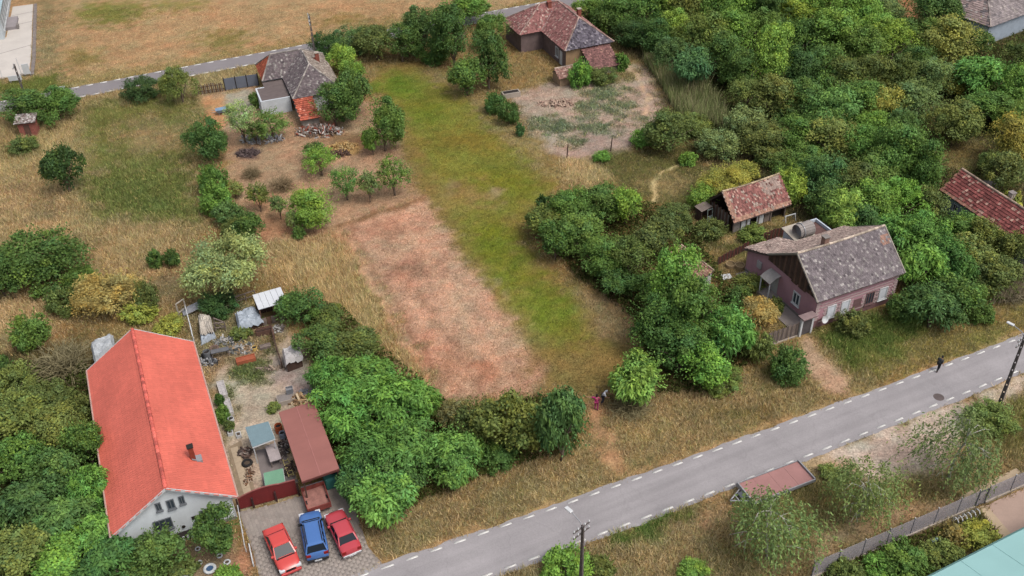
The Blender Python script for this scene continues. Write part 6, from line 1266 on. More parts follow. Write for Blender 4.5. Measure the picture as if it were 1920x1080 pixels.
def crown_mesh(kind, R, seed):
    r = np.random.default_rng(seed * 101 + 13)
    def cj(n, a, hue): 
        b = 1 + a * (r.random(n) * 2 - 1); h = hue * (r.random(n) * 2 - 1)
        return np.stack([b * (1 + h), b * (1 + 0.3 * h), b * (1 - 0.8 * h)], 1)
    if kind in ('broad', 'feather', 'fruit', 'shrub', 'silver'):
        nC = {'broad': int(24 + 17 * R), 'feather': int(22 + 13 * R), 'fruit': int(16 + 7 * R), 'shrub': int(24 + 18 * R), 'silver': int(40 + 16 * R)}[kind]
        zmin = {'broad': -0.62, 'feather': -0.7, 'fruit': -0.45, 'shrub': -0.75, 'silver': -0.75}[kind]
        d = sph(nC * 3, r); d = d[d[:, 2] > zmin][:nC]
        nl = 4 + int(R * 1.3) + r.integers(0, 3); lc = sph(nl * 3, r); lc = lc[lc[:, 2] > -0.45][:nl]; lc = lc * (0.38 + 0.22 * r.random(len(lc)))[:, None]
        lr = 0.34 + 0.20 * r.random(len(lc)); li = r.integers(0, len(lc), len(d)); dl_ = unit(d + 0.5 * unit(lc)[li]); c = lc[li] + dl_ * (lr[li] * (0.72 + 0.36 * r.random(len(d))))[:, None]
        if kind in ('shrub', 'fruit'): c = d * (0.42 + 0.5 * r.random(len(d)))[:, None] * (0.9 + 0.2 * np.max(np.clip(d @ unit(lc).T, 0, 1) ** 2, 1))[:, None]
        c = c / max(np.percentile(np.linalg.norm(c[:, :2], axis=1), 96), 0.1) * 0.86
        k = max(3, len(c) // 5); c = np.concatenate([c, sph(k, r) * (0.25 + 0.3 * r.random(k))[:, None]])
        rc = (0.13 + 0.20 * r.random(len(c))) * (1.15 if R < 2 else 1.0) * (1.1 if kind == 'feather' else 1)
        per = {'broad': int(58 + 18 * R), 'feather': int(48 + 13 * R), 'fruit': int(42 + 12 * R), 'shrub': int(60 + 22 * R), 'silver': int(58 + 20 * R)}[kind]
        n = len(c) * per; ci = np.repeat(np.arange(len(c)), per); out = unit(c + 1e-6)[ci]
        dd = unit(sph(n, r) + 0.55 * out + np.array([0, 0, 0.35])); fr = 0.35 + 0.80 * r.random(n) ** 0.8
        P = c[ci] + dd * (rc[ci] * fr)[:, None]
        N = unit(dd * 0.8 + sph(n, r) * 0.75 + np.array([0, 0, 0.35])); T = sph(n, r)
        s = {'broad': 0.155, 'feather': 0.165, 'fruit': 0.125, 'shrub': 0.12, 'silver': 0.13}[kind] * (0.7 + 0.6 * r.random(n)) / R * (0.85 + 0.08 * R)
        C = cj(len(c), 0.28, 0.18)[ci] * cj(n, 0.32, 0.08)
        if kind == 'feather':
            T = unit(dd + sph(n, r) * 0.5 - np.array([0, 0, 0.25])); V, F, CC = leaves(P, N, T, s * 2.4, s * 0.85, C, 0.25)
        elif kind == 'silver':
            T = unit(dd + sph(n, r) * 0.7); V, F, CC = leaves(P, N, T, s * 1.9, s * 0.6, C)
        else: V, F, CC = leaves(P, N, T, s * 1.35, s * 0.95, C, 0.12)
        # loose sprigs that break the outline
        m = int(48 * R + 40); sd_ = sph(m * 2, r); sd_ = sd_[sd_[:, 2] > -0.2][:m]; q = 6; si = np.repeat(np.arange(len(sd_)), q); tt = np.tile(np.linspace(0.78, 1.16, q), len(sd_))
        PS = sd_[si] * (tt * (0.80 + 0.26 * np.repeat(r.random(len(sd_)), q)))[:, None] + r.normal(size=(len(si), 3)) * 0.03
        V2, F2, C2 = leaves(PS, sph(len(si), r), sd_[si] + sph(len(si), r) * 0.6, 0.2 / R, 0.11 / R, cj(len(si), 0.3, 0.1))
        return np.concatenate([V, V2]), np.concatenate([F, F2 + len(V)]), np.concatenate([CC, C2])
    if kind == 'weeping':
        nS = 330; d = sph(nS * 3, r); d = d[d[:, 2] > -0.15][:nS]
        lobw = sph(6, r) * np.array([0.5, 0.5, 0.35]) + np.array([0, 0, 0.2]); st = (lobw[r.integers(0, 6, len(d))] + d * (0.2 + 0.42 * r.random(len(d)))[:, None]) * np.array([1.15, 1.15, 1.0]); st[:, :2] -= st[:, :2].mean(0); ln = 0.45 + 0.65 * r.random(len(d)); q = 13
        t = np.tile(np.linspace(0, 1, q), len(st)); si = np.repeat(np.arange(len(st)), q); hd = unit(st * np.array([1, 1, 0.0]))
        P = st[si] + hd[si] * (0.20 * np.sqrt(t))[:, None]; P[:, 2] -= ln[si] * t ** 1.3; P += r.normal(size=P.shape) * 0.032
        T = np.tile(np.array([0, 0, -1.0]), (len(P), 1)) + sph(len(P), r) * 0.6 + hd[si] * 0.4
        return leaves(P, sph(len(P), r) + hd[si] * 0.5 + np.array([0, 0, 0.5]), T, 0.30 / R * (0.6 + 0.8 * r.random(len(P))), 0.11 / R, cj(len(st), 0.2, 0.1)[si] * cj(len(P), 0.3, 0.08))
    if kind == 'twig':
        V = []; F = []; C = []
        for i in range(420):
            d = sph(1, r)[0]; d[2] = abs(d[2]) * 0.9 + 0.05; d = unit(d); p = d * 0.15 * r.random(); w = 0.022
            for s_ in range(4):
                q = p + unit(d + r.normal(size=3) * 0.55) * (0.22 + 0.1 * r.random()); sd2 = unit(np.cross(q - p, r.normal(size=3))) * w; w *= 0.75
                k = len(V); V += [p - sd2, p + sd2, q + sd2 * 0.7, q - sd2 * 0.7]; F.append((k, k + 1, k + 2, k + 3)); C += [np.full(3, 0.8 + 0.4 * r.random())] * 4
                p = q
        V = np.array(V); return V, np.array(F), np.array(C)
    if kind == 'strap':          # long arching strap leaves: sumac, maize-like clumps
        n = 1500; d = sph(n * 2, r); d = d[d[:, 2] > -0.3][:n]; P = d * (0.5 + 0.5 * r.random(len(d)))[:, None]
        return leaves(P, sph(len(d), r) + np.array([0, 0, 1.2]), d + np.array([0, 0, -0.3]), 0.62 / R, 0.13 / R, cj(len(d), 0.32, 0.12), 0.3)

def trunk_mesh(seed, spread, mat):
    r = np.random.default_rng(seed); b = MB()
    p = [np.array([0, 0, -0.05])]; 
    for i in range(3): p.append(p[-1] + np.array([r.normal() * 0.03, r.normal() * 0.03, 0.24]))
    b.tube(p, [0.075, 0.058, 0.05, 0.042], 7)
    for i in range(6):
        a = i * 1.05 + r.random(); s = p[1 + i % 3]; e = np.array([math.cos(a) * spread, math.sin(a) * spread, 0.95 + 0.35 * r.random()])
        m = s * 0.5 + e * 0.5 + np.array([0, 0, 0.06]); b.tube([s, m, e], [0.036, 0.026, 0.012], 5)
        e2 = e + np.array([math.cos(a + 0.9) * 0.25, math.sin(a + 0.9) * 0.25, 0.2]); b.tube([m, e2], [0.02, 0.008], 4)
    return b.mesh('trunk', mat, True)
def birch_mesh(seed):
    r = np.random.default_rng(seed); b = MB(); p = [np.array([0, 0, -0.04])]
    for i in range(7): p.append(p[-1] + np.array([r.normal() * 0.04, r.normal() * 0.04, 0.235]))
    b.tube(p, [0.05, 0.038, 0.032, 0.028, 0.024, 0.018, 0.012, 0.006], 7)
    for i in range(16):
        a = i * 2.4 + r.random(); s = p[2 + i % 5]; ln = 0.75 * (1 - 0.09 * (i % 5)); q = [s]
        for k in range(3):
            q.append(q[-1] + np.array([math.cos(a) * ln * 0.4, math.sin(a) * ln * 0.4, (0.12, 0.04, -0.10)[k]]) + r.normal(size=3) * 0.03)
        b.tube(q, [0.014, 0.011, 0.008, 0.004], 5)
        e = q[2] + np.array([math.cos(a + 0.8) * 0.25, math.sin(a + 0.8) * 0.25, -0.12]); b.tube([q[2], e], [0.007, 0.003], 4)
    return b.mesh('trunk', birch_m, True)

SIZES = {'broad': (1.1, 1.9, 3.0), 'feather': (1.9, 3.0), 'fruit': (1.1, 1.8), 'shrub': (0.8, 1.4, 2.3), 'silver': (1.6, 3.0), 'weeping': (3.2,), 'twig': (2.0,), 'strap': (1.6,)}
_cr = {}
def crown(kind, r):
    R = min(SIZES[kind], key=lambda s: abs(math.log(s / r))); v = random.randrange(3); key = (kind, R, v)
    if key not in _cr:
        V, F, C = crown_mesh(kind, R, int(R * 10) + v * 7 + len(kind)); _cr[key] = nmesh('crown', V, F, C, leaf_m)
    return _cr[key]
TR = [trunk_mesh(s, 0.55, bark_m) for s in (1, 2, 3)]; BT = [birch_mesh(s) for s in (5, 6, 8)]
PAL = {'dd': (64, 86, 48), 'dk': (82, 105, 54), 'md': (95, 119, 57), 'br': (108, 137, 60), 'yg': (130, 148, 62), 'ol': (112, 118, 62), 'gy': (112, 124, 78), 'yl': (150, 144, 68),
       'or': (140, 130, 66), 'te': (86, 110, 66), 'bn': (130, 114, 74), 'tw': (126, 106, 92), 'lg': (140, 150, 104), 'od': (96, 103, 56), 'go': (172, 142, 86)}
CLEAR = {'broad': 0.10, 'feather': 0.12, 'fruit': 0.42, 'shrub': -0.28, 'silver': 0.0, 'weeping': 0.25, 'twig': -0.75, 'strap': -0.35}
def plant(cx, cy, rx, ry, kind, col, label, cat, name, group=None):
    zc = 2.0
    for _ in range(5):
        q = G(cx, cy, zc); m = ppm(q); dep = math.atan2(CAM_H - zc, math.hypot(q[0], q[1]))
        r = rx / m; b = math.sqrt(max((ry / m) ** 2 - (r * math.sin(dep)) ** 2, 0)) / math.cos(dep); b = min(max(b, 0.62 * r), 1.7 * r)
        zc = b * (0.92 + CLEAR[kind])
    q = G(cx, cy, zc)
    t = thing(name, label, cat, (q[0], q[1], 0), random.uniform(0, 6.28), group)
    c = link('crown', crown(kind, r), t, (0, 0, zc)); c.scale = (r * random.uniform(0.92, 1.12), r * random.uniform(0.92, 1.12), b * random.uniform(0.95, 1.08)); c.rotation_euler = (random.uniform(-.15, .15), random.uniform(-.15, .15), 0)
    g = L(PAL[col], 1.0) * KEXP * LEAF * random.uniform(0.9, 1.1) * np.array([random.uniform(0.86, 1.06), 1.10, random.uniform(0.74, 0.92)]) * (np.array([0.84, 0.98, 1.22]) if kind == 'feather' else 1); g = g * 0.92 + g.mean() * 0.08; c.color = (*[float(x) for x in g], 1)
    if kind != 'twig':
        tm = link('trunk', random.choice(BT if kind == 'weeping' else TR), t); tm.scale = (r * 0.9, r * 0.9, max(zc, 0.4) * (0.95 if kind != 'shrub' else 0.8))
        if kind == 'fruit': tm.scale = (r * 1.0, r * 1.0, zc * 0.95)
        if kind == 'weeping': tm.scale = (r, r, zc)
    return t

T_ = []
def row(lines, cat, name, group=None):
    for ln in lines.strip().splitlines():
        a, lab = ln.split('|'); f = a.split()
        kd = f[4]; nm = name; ct = cat
        if kd in ('shrub', 'strap', 'twig') and cat == 'tree': nm, ct = 'shrub', 'shrub'
        plant(float(f[0]), float(f[1]), float(f[2]), float(f[3]), kd, f[5], lab.strip(), ct, nm, group)
# by the far road and in the meadow
row('''
40 207 48 34 broad dk | dark green bushy tree at the photo's left edge beside the far road
105 200 46 28 broad md | mid green bushy tree between the far road and the brick outhouse
263 170 34 25 shrub dd | very dark round shrub standing alone beside the far road
336 162 34 33 broad ol | olive tree left of the brown paling fence by the far road
383 262 38 42 broad dk | dark tree at the meadow edge left of the sandy yard
118 318 36 46 broad dd | lone rounded dark tree in the dry meadow
78 492 84 66 shrub dk | largest spreading bush in the meadow, dark green
-5 515 50 50 broad dk | dark bush cut by the left edge beside the largest meadow bush
150 525 36 28 shrub md | small green shrub at the foot of the largest meadow bush
42 274 26 9 shrub od | flat low shrub in the yellow grass above the lone tree
120 570 30 32 shrub od | olive shrub below the largest meadow bush
58 622 34 38 shrub md | mid green shrub in tan grass left of the bare bush
4 692 18 24 shrub dk | dark shrub cut by the left edge below the tan grass
120 690 68 52 twig tw | grey leafless tangled bush left of the red roof
205 655 28 20 twig tw | small leafless bush beside the white tarpaulin lean-to
205 555 62 44 silver go | straw yellow withered bush beyond the red roof
262 585 30 24 shrub yl | yellow bush touching the withered bush beyond the red roof
275 560 24 46 shrub od | slim olive shrub beside the withered bush
292 490 13 18 shrub dk | left one of two tiny saplings in tan meadow
322 487 13 20 shrub dk | right one of two tiny saplings in tan meadow
315 612 26 18 shrub yl | yellow shrub behind the red roofed house
422 505 72 72 silver lg | big silvery green tree above the tarpaulin sheds
412 572 38 28 shrub dd | dark shrub under the big silvery tree
402 340 26 36 shrub md | upper bush of the bright hedge left of the orchard
404 378 30 36 shrub br | middle bush of the bright hedge left of the orchard
428 405 28 28 shrub te | grey green bush at the lower end of the orchard hedge
466 430 27 32 broad dk | dark round tree at the lower end of the orchard hedge
442 432 24 24 shrub od | dull shrub between the hedge end and the silvery tree
''', 'tree', 'tree')
# around the grey roofed house and its orchard
row('''
452 225 30 34 fruit lg | pale leaved fruit tree by the white annex path
510 232 30 26 fruit md | fruit tree in front of the white walled annex
478 190 10 16 shrub dk | small dark shrub against the white annex wall
478 250 18 18 fruit od | thin dull fruit tree above the rubble yard
626 203 40 38 broad dk | dark dense tree beside the orange lean-to roof
662 180 34 44 broad dk | dark tree right of the grey hip roof
640 112 27 27 broad yg | bright yellow green tree behind the grey hip roof
662 140 24 26 broad br | bright green tree at the right corner of the grey roof
718 238 42 48 broad md | tall tree at the left edge of the mown green strip
697 268 15 24 broad br | slim light sapling in front of the tall tree by the green strip
737 330 34 32 fruit md | largest fruit tree next to the mown strip
690 347 18 26 fruit gy | slender fruit tree left of the largest fruit tree
647 342 26 28 fruit md | fruit tree in the middle of the orchard row
600 300 30 26 fruit br | leafy fruit tree below the rubble heap
590 285 20 18 fruit dk | small dark fruit tree touching the rubble heap
584 388 46 42 broad yg | round yellow green tree in the middle of the orchard
560 440 11 14 shrub dk | tiny bush under the round yellow green orchard tree
483 368 18 24 fruit ol | sparse young tree left of the brush heap
522 385 14 22 fruit gy | spindly half bare orchard tree
530 350 30 20 twig tw | grey leafless brush in the orchard
472 328 24 16 twig tw | dark heap of cut brush in the orchard yard
548 415 12 18 fruit gy | very thin sapling left of the round orchard tree
440 355 16 14 fruit ol | stunted tree by the hedge gap
''', 'tree', 'fruit_tree')
# hedge along the far road
row('''
612 88 30 26 shrub dd | first dark bush of the roadside hedge, next to the utility pole
655 80 38 28 shrub te | second bush of the roadside hedge behind the grey roof
705 82 42 32 broad od | third bush of the roadside hedge, olive
752 84 38 34 broad dk | fourth bush of the roadside hedge
790 62 40 44 broad te | fifth bush of the roadside hedge, bluish green
815 98 32 30 shrub dk | low dark bush at the top end of the mown strip
850 70 46 55 broad dk | tall dark tree at the top corner of the mown strip
868 18 48 34 broad br | light green tree by the far road at the top of the strip
875 145 34 36 broad md | bushy tree at the right top corner of the mown strip
915 120 40 50 broad dk | dark tree left of the far red roofed house
925 60 34 34 broad md | green tree between the far road and the red hip roof
930 195 20 24 shrub dk | first small bush of the row right of the mown strip
955 215 20 27 shrub dk | second small bush of the row right of the mown strip
975 246 9 14 shrub te | smallest bush of the row right of the mown strip
1086 142 22 30 shrub br | bright bush growing before the small tiled outbuilding
1130 145 28 12 shrub od | low weeds beside the tiled lean-to
1142 112 20 12 shrub ol | creeper growing over the tiled lean-to roof
1165 120 14 18 shrub md | small bush at the corner of the tiled lean-to
''', 'tree', 'tree')
# the wood, from the back row forward
def wood(rowname, data, group):
    CN = {'dd': 'very dark green', 'dk': 'dark green', 'md': 'mid green', 'br': 'bright green', 'yg': 'yellow green', 'ol': 'olive', 'gy': 'grey green', 'yl': 'yellow', 'or': 'orange tinged', 'te': 'blue green', 'od': 'dull olive', 'bn': 'brownish', 'lg': 'pale green'}
    ORD = 'first second third fourth fifth sixth seventh eighth ninth tenth eleventh twelfth thirteenth fourteenth fifteenth sixteenth seventeenth eighteenth nineteenth twentieth'.split()
    es = sorted([[k if i_ not in (2, 3) else str(float(k) * 1.1) for i_, k in enumerate(x.split())] for x in data.strip().split(',')], key=lambda f: float(f[0]))
    for i, f in enumerate(es):
        plant(float(f[0]), float(f[1]), float(f[2]), float(f[3]), f[4], f[5], f'{CN[f[5]]} tree, {ORD[i]} from left in the wood\'s {rowname}', 'tree', 'tree', group)
wood('top row', '''1100 22 30 24 broad md,1135 45 26 26 broad dk,1162 28 42 34 broad md,1205 22 40 34 broad md,1240 18 32 36 broad yg,1290 18 42 42 broad ol,1340 25 42 44 broad md,
1400 15 42 36 broad br,1455 22 44 40 broad dk,1500 22 40 38 broad yg,1552 16 46 44 broad br,1602 28 46 40 broad br,1650 15 36 22 broad gy,1752 28 46 36 broad dk,1832 82 26 24 broad dk,1908 112 34 30 broad od,1700 55 26 20 broad dk''', 'trees of the wood, back row')
wood('second row', '''1185 62 30 26 broad dd,1225 68 34 34 broad dk,1262 60 30 34 broad yg,1312 72 46 44 broad ol,1380 62 44 40 broad br,1430 62 36 34 broad md,1500 82 42 44 broad dk,1560 80 50 48 broad br,
1622 98 46 46 broad md,1676 82 44 40 broad yg,1722 118 32 32 broad dk,1640 58 38 34 broad br,1790 78 52 44 broad or,1745 72 30 28 broad md''', 'trees of the wood, second row')
wood('third row', '''1262 108 34 30 broad te,1300 128 42 38 feather te,1350 112 40 40 broad dk,1392 138 36 36 broad dk,1446 108 38 52 broad yg,1500 132 44 42 broad dd,1545 128 40 40 broad dk,1592 148 44 40 broad od,
1640 150 42 40 broad od,1700 150 42 40 broad od,1748 150 36 36 broad gy,1788 152 30 26 broad yl,1852 155 58 42 feather br,1905 168 40 40 broad br,1560 165 30 30 broad md''', 'trees of the wood, third row')
wood('fourth row', '''1395 182 34 34 broad ol,1448 190 44 38 broad ol,1500 195 40 36 broad dk,1560 210 48 44 feather md,1618 198 46 42 broad md,1660 205 38 38 broad yl,1718 200 46 40 broad gy,
1782 228 46 40 broad ol,1850 205 46 34 broad md,1905 225 36 30 broad md,1690 250 36 36 broad dk,1640 245 38 36 broad br''', 'trees of the wood, fourth row')
wood('fifth row', '''1400 238 44 34 shrub gy,1442 262 44 30 broad od,1500 255 44 36 broad md,1558 268 46 42 broad ol,1612 282 44 44 broad md,1682 288 50 56 broad md,1732 312 38 52 broad dk,1478 225 30 26 shrub te,1530 235 30 30 broad dk''', 'trees of the wood, fifth row')
wood('nearest row', '''1500 310 40 34 broad md,1542 330 44 42 broad te,1592 345 42 40 broad od,1640 325 44 42 broad md,1640 378 44 40 broad br,1690 382 42 40 broad br,1738 385 32 32 broad od,1580 392 44 40 feather yg,1618 415 34 30 feather dk,1545 385 30 30 broad dk''', 'trees of the wood, near row')
row('''
1262 245 56 42 broad od | big round grey green bush below the reeds
1206 262 26 20 shrub br | bright green bush at the garden's right corner
1345 275 42 34 shrub gy | grey green bush above the yellow bush by the shed
1300 238 34 26 shrub ol | olive bush where the reeds end
1290 300 16 14 shrub br | small bright bush beside the thin footpath
1128 295 18 12 shrub br | little green bush at the lower corner of the bare garden
1358 345 44 38 silver yl | yellow leaved bush left of the small tiled shed
1318 372 26 26 silver yg | yellow green bush at the corner of the small tiled shed
1396 320 26 18 silver yl | small yellow bush behind the ridge of the tiled shed
1482 352 32 36 silver yg | yellow green brush right of the small tiled shed
1455 300 36 24 shrub ol | olive brush behind the small tiled shed
1900 262 44 48 broad or | orange tinged tree at the right edge above the long tiled roof
1885 325 38 36 broad od | dull olive tree behind the long tiled roof
1860 305 24 22 broad ol | olive tree by the pale slab near the long tiled roof
1880 402 24 34 broad yl | yellowing bush overhanging the long tiled roof
1800 425 34 30 broad md | mid green tree before the wall of the long tiled roof house
1848 445 32 30 broad ol | olive tree below the eaves of the long tiled roof
1900 468 34 34 broad od | dull tree at the right edge below the tiled roof
1682 438 44 38 feather br | feathery bright tree touching the purple house's right gable
1732 440 46 42 feather br | second feathery tree right of the purple house
1722 505 46 48 feather br | feathery tree hiding the purple house's right corner
1776 488 48 46 feather md | feathery tree between the purple house and the tiled roof
1822 485 42 40 broad ol | olive tree behind the roadside thicket
1868 515 44 38 broad od | dull olive thicket tree near the right edge
1752 578 54 48 feather dk | dark lowest tree right of the purple house front
1700 580 34 34 shrub dk | dark bush at the foot of the purple house's right corner
1802 560 42 42 broad md | mid green tree by the road verge on the right
1838 590 24 24 shrub dk | dark small bush on the verge by the grey reeds
1888 552 40 16 twig tw | dry grey brush on the right verge
1598 606 32 30 shrub od | bush growing before the purple house windows
''', 'tree', 'tree')
# middle clump and the trees by the plot corner
row('''
1022 418 38 34 broad ol | olive tree at the left tip of the central clump
1070 395 44 44 broad md | tree at the top left of the central clump
1022 390 18 22 shrub dd | very dark bush behind the central clump
1128 382 48 40 broad dk | dark tree at the top of the central clump
1172 388 30 38 broad yg | brightest yellow green tree of the central clump
1042 455 34 36 broad dk | dark tree at the lower left of the central clump
1085 448 48 42 broad md | mid green tree in the heart of the central clump
1132 478 52 46 broad md | front tree of the central clump
1182 490 48 48 broad od | dull olive tree at the lower right of the central clump
1232 448 44 42 broad od | greyish tree at the right of the central clump
1262 412 38 32 shrub od | bush behind the right end of the central clump
1160 532 38 30 broad dk | lowest dark tree of the central clump
1215 545 34 34 broad dk | dark tree linking the central clump and the tall tree
1272 540 60 76 broad br | tallest bright green tree left of the purple house yard
1236 606 54 60 broad dk | dark tree on the plot boundary below the tallest tree
1314 602 62 72 broad md | dense dark tree beside the purple house fence
1366 626 44 56 feather br | bright feathery tree at the fence end
1275 662 60 54 broad dk | broad dark tree at the plot corner
1320 690 44 46 broad br | mid green tree at the plot corner nearest the road
1198 712 50 50 feather yg | bright yellow green bush beside the two people
1182 765 48 26 twig tw | dry brown brush under the bright bush by the people
1422 586 34 26 silver go | straw yellow dry mound of growth in the purple house garden
1398 600 22 16 shrub od | dark low growth along the straw yellow mound
1452 575 14 18 shrub od | small shrub between the straw mound and the concrete path
1385 562 26 26 shrub dk | dark shrub in the purple house garden
1405 530 26 12 shrub ol | low green plants along the purple house path
1420 655 30 34 shrub ol | weedy bush before the grey plank fence
1480 690 34 40 shrub dk | dark bush on the verge beside the sandy path
1350 715 40 22 shrub ol | low weeds at the foot of the plot corner trees
1330 430 30 18 shrub od | low dark bush before the small tiled shed
1410 440 26 10 shrub ol | low weeds right before the tiled shed
''', 'tree', 'tree')
# beside the red roofed house
row('''
562 578 40 34 broad dk | dark tree right of the white metal shed roof
618 604 36 30 broad od | dull tree beyond the yard, edge of the golden grass
600 648 44 38 broad dk | dark tree behind the leaning white sheets
660 654 46 38 broad od | green tree at the corner of the golden grass
618 702 36 36 feather br | light feathery tree at the yard edge
690 705 48 40 feather br | feathery tree at the top of the walnut group
650 770 62 56 feather br | left tree of the walnut group over the maroon roof
735 765 72 66 feather br | middle tree of the walnut group
700 840 66 56 feather md | tree in the heart of the walnut group
775 850 66 58 feather md | right middle tree of the walnut group
845 858 60 56 feather br | rightmost tree of the walnut group
672 905 40 40 feather dk | shaded low tree of the walnut group beside the red trailer
715 930 54 52 feather br | lowest tree of the walnut group nearest the parked cars
780 745 40 36 feather br | back tree of the walnut group by the mown patch
745 895 46 40 feather dk | dark tree of the walnut group near the verge
855 785 38 36 broad bn | brownish bush at the lower end of the mown patch
900 795 46 50 broad od | dull olive bush of the front hedge, left
962 800 56 62 broad ol | olive bush in the middle of the front hedge
935 858 36 32 shrub dk | low dark bush at the foot of the front hedge
1052 802 50 72 feather dk | tall dark round bush at the right end of the front hedge
1050 770 34 36 broad md | lighter top of growth behind the tall dark hedge bush
418 778 12 20 shrub md | leafy plants against the red roof eave by the planters
412 752 9 14 shrub dk | small plants left of the upper planter
512 765 14 10 shrub ol | weeds before the concrete slabs
430 800 10 12 shrub od | potted plants below the planters
452 625 20 10 shrub ol | weeds before the tarpaulin heap
480 600 12 9 shrub dk | nettles at the edge of the bluish tarpaulin
300 1035 54 48 broad dk | tree in front of the white gable, lower left window
405 1000 40 48 broad dk | tree in front of the white gable near the driveway
''', 'tree', 'tree')
row('''
28 722 40 36 shrub ol | topmost olive bush of the left thicket
95 752 46 40 shrub od | dull bush of the left thicket beside the bare bush
40 785 50 46 broad ol | olive bush of the left thicket at the photo edge
150 770 30 34 shrub od | dull bush close to the red roof's upper eave
100 812 56 50 broad ol | big olive bush in the middle of the left thicket
160 835 36 50 broad md | green bush along the red roof's long eave
35 868 56 54 broad md | mid green bush at the left edge, thicket middle
105 890 52 50 broad dk | dark bush in the left thicket
170 915 36 46 feather br | bright bush beside the red roof's lower eave
55 952 56 50 feather dk | dark feathery bush at the left edge
125 975 52 46 feather md | feathery bush left of the white gable corner
190 1000 44 40 feather br | bright bush right below the roof's lower left corner
35 1040 58 50 broad ol | olive bush in the lower left corner
115 1045 56 46 broad br | bright bush at the bottom edge left of the gable
200 1062 60 40 feather dk | dark bush at the bottom edge under the gable
270 1078 46 28 shrub dk | low dark bush at the bottom edge by the painted tyres
345 1060 24 20 shrub od | small bush among the white painted tyres
430 1080 26 16 shrub br | bright low bush at the bottom edge by the driveway
''', 'tree', 'bush')
# south of the road
row('''
1452 988 82 82 weeping gy | weeping birch in front of the flatbed trailer
1622 918 66 66 weeping gy | middle weeping birch between the lay-by and the mesh fence
1798 846 74 70 weeping gy | weeping birch overhanging the gateway on the right
1858 785 44 36 shrub ol | leafy bush at the foot of the slanted concrete pole
1556 885 18 10 shrub ol | low scrub at the edge of the sandy lay-by
1062 1066 46 24 shrub br | bright green bush at the foot of the street lamp pole
1302 1076 30 16 shrub br | bright green bush at the bottom edge below the trailer
1130 1062 24 18 shrub od | dull bush right of the street lamp pole
1700 1052 46 28 shrub md | green bush behind the mesh fence
1765 1042 40 30 shrub ol | olive bush near the turquoise roof
1648 1068 30 20 shrub br | bright low bush behind the mesh fence
1832 1005 36 24 shrub yl | yellow flowering bush beside the concrete path
1790 1005 26 20 shrub bn | brownish bush between fence and turquoise roof
1585 1075 34 16 shrub od | low bush at the bottom edge behind the mesh fence
''', 'tree', 'tree')

# ------------------------------------------------------------------ grass, weeds, reeds, undergrowth: nobody could count them
def footprint_mask(x, y, grow=0.0):
    m = np.zeros(x.shape, bool)
    for p in EXCL:
        P = np.array(p); k = np.where((x > P[:, 0].min() - 1) & (x < P[:, 0].max() + 1) & (y > P[:, 1].min() - 1) & (y < P[:, 1].max() + 1))[0]
        if len(k): m[k] |= sdist(p, x[k], y[k]) > -grow + 0.34 * (vnoise(x[k], y[k], 0.8, 77) if grow < 0.2 else 0)
    return m
grass_m = M('grass_blades', vcol=True, var=0, fine=0, rough=0.9, spec=0.05, transl=0.35)
def in_view(x, y):
    v = np.stack([x, y, np.zeros_like(x)], 1) - _O; d = v @ _FW; px = 960 + FOC * (v @ _RT) / d; py = 540 - FOC * (v @ _UP) / d
    return (px > -80) & (px < 2000) & (py > -60) & (py < 1160)
def blades(x, y, c, h, w, nb, r, lean=1.1):
    n = len(x); X = np.repeat(x, nb) + r.normal(size=n * nb) * 0.10; Y = np.repeat(y, nb) + r.normal(size=n * nb) * 0.10
    H = np.repeat(h, nb) * (0.5 + 0.9 * r.random(n * nb)); W = np.repeat(w, nb) * (0.7 + 0.6 * r.random(n * nb)); a = r.random(n * nb) * 6.283; la = r.random(n * nb) * 6.283; ll = H * lean * r.random(n * nb)
    dx, dy = np.cos(a) * W / 2, np.sin(a) * W / 2; z = np.zeros(n * nb)
    V = np.stack([np.stack([X - dx, Y - dy, z], 1), np.stack([X + dx, Y + dy, z], 1), np.stack([X + np.cos(la) * ll, Y + np.sin(la) * ll, H], 1)], 1).reshape(-1, 3)
    C = np.repeat(c, nb, 0) * (0.62 + 0.85 * r.random(n * nb))[:, None]
    return V, np.arange(3 * n * nb).reshape(-1, 3), np.repeat(C, 3, 0)
gr = np.random.default_rng(3)
NT = 1500000
x = gr.uniform(-82, 82, NT); y = 37 + (gr.random(NT) ** 1.35) * 118
k = in_view(x, y); x, y = x[k], y[k]
c, gh, gd, bw = zones_near(x + gr.normal(size=len(x)) * 0.15, y + gr.normal(size=len(x)) * 0.15)
k = (gr.random(len(x)) < np.clip(gd / 4.2, 0, 1)) & ~footprint_mask(x, y, 0.12); x, y, c, gh, gd, bw = x[k], y[k], c[k], gh[k], gd[k], bw[k]
k = gr.random(len(x)) < min(1.0, 430000 / max(len(x), 1)); x, y, c, gh, bw = x[k], y[k], c[k], gh[k], bw[k]
gsel = c[:, 1] > c[:, 0] * 0.92
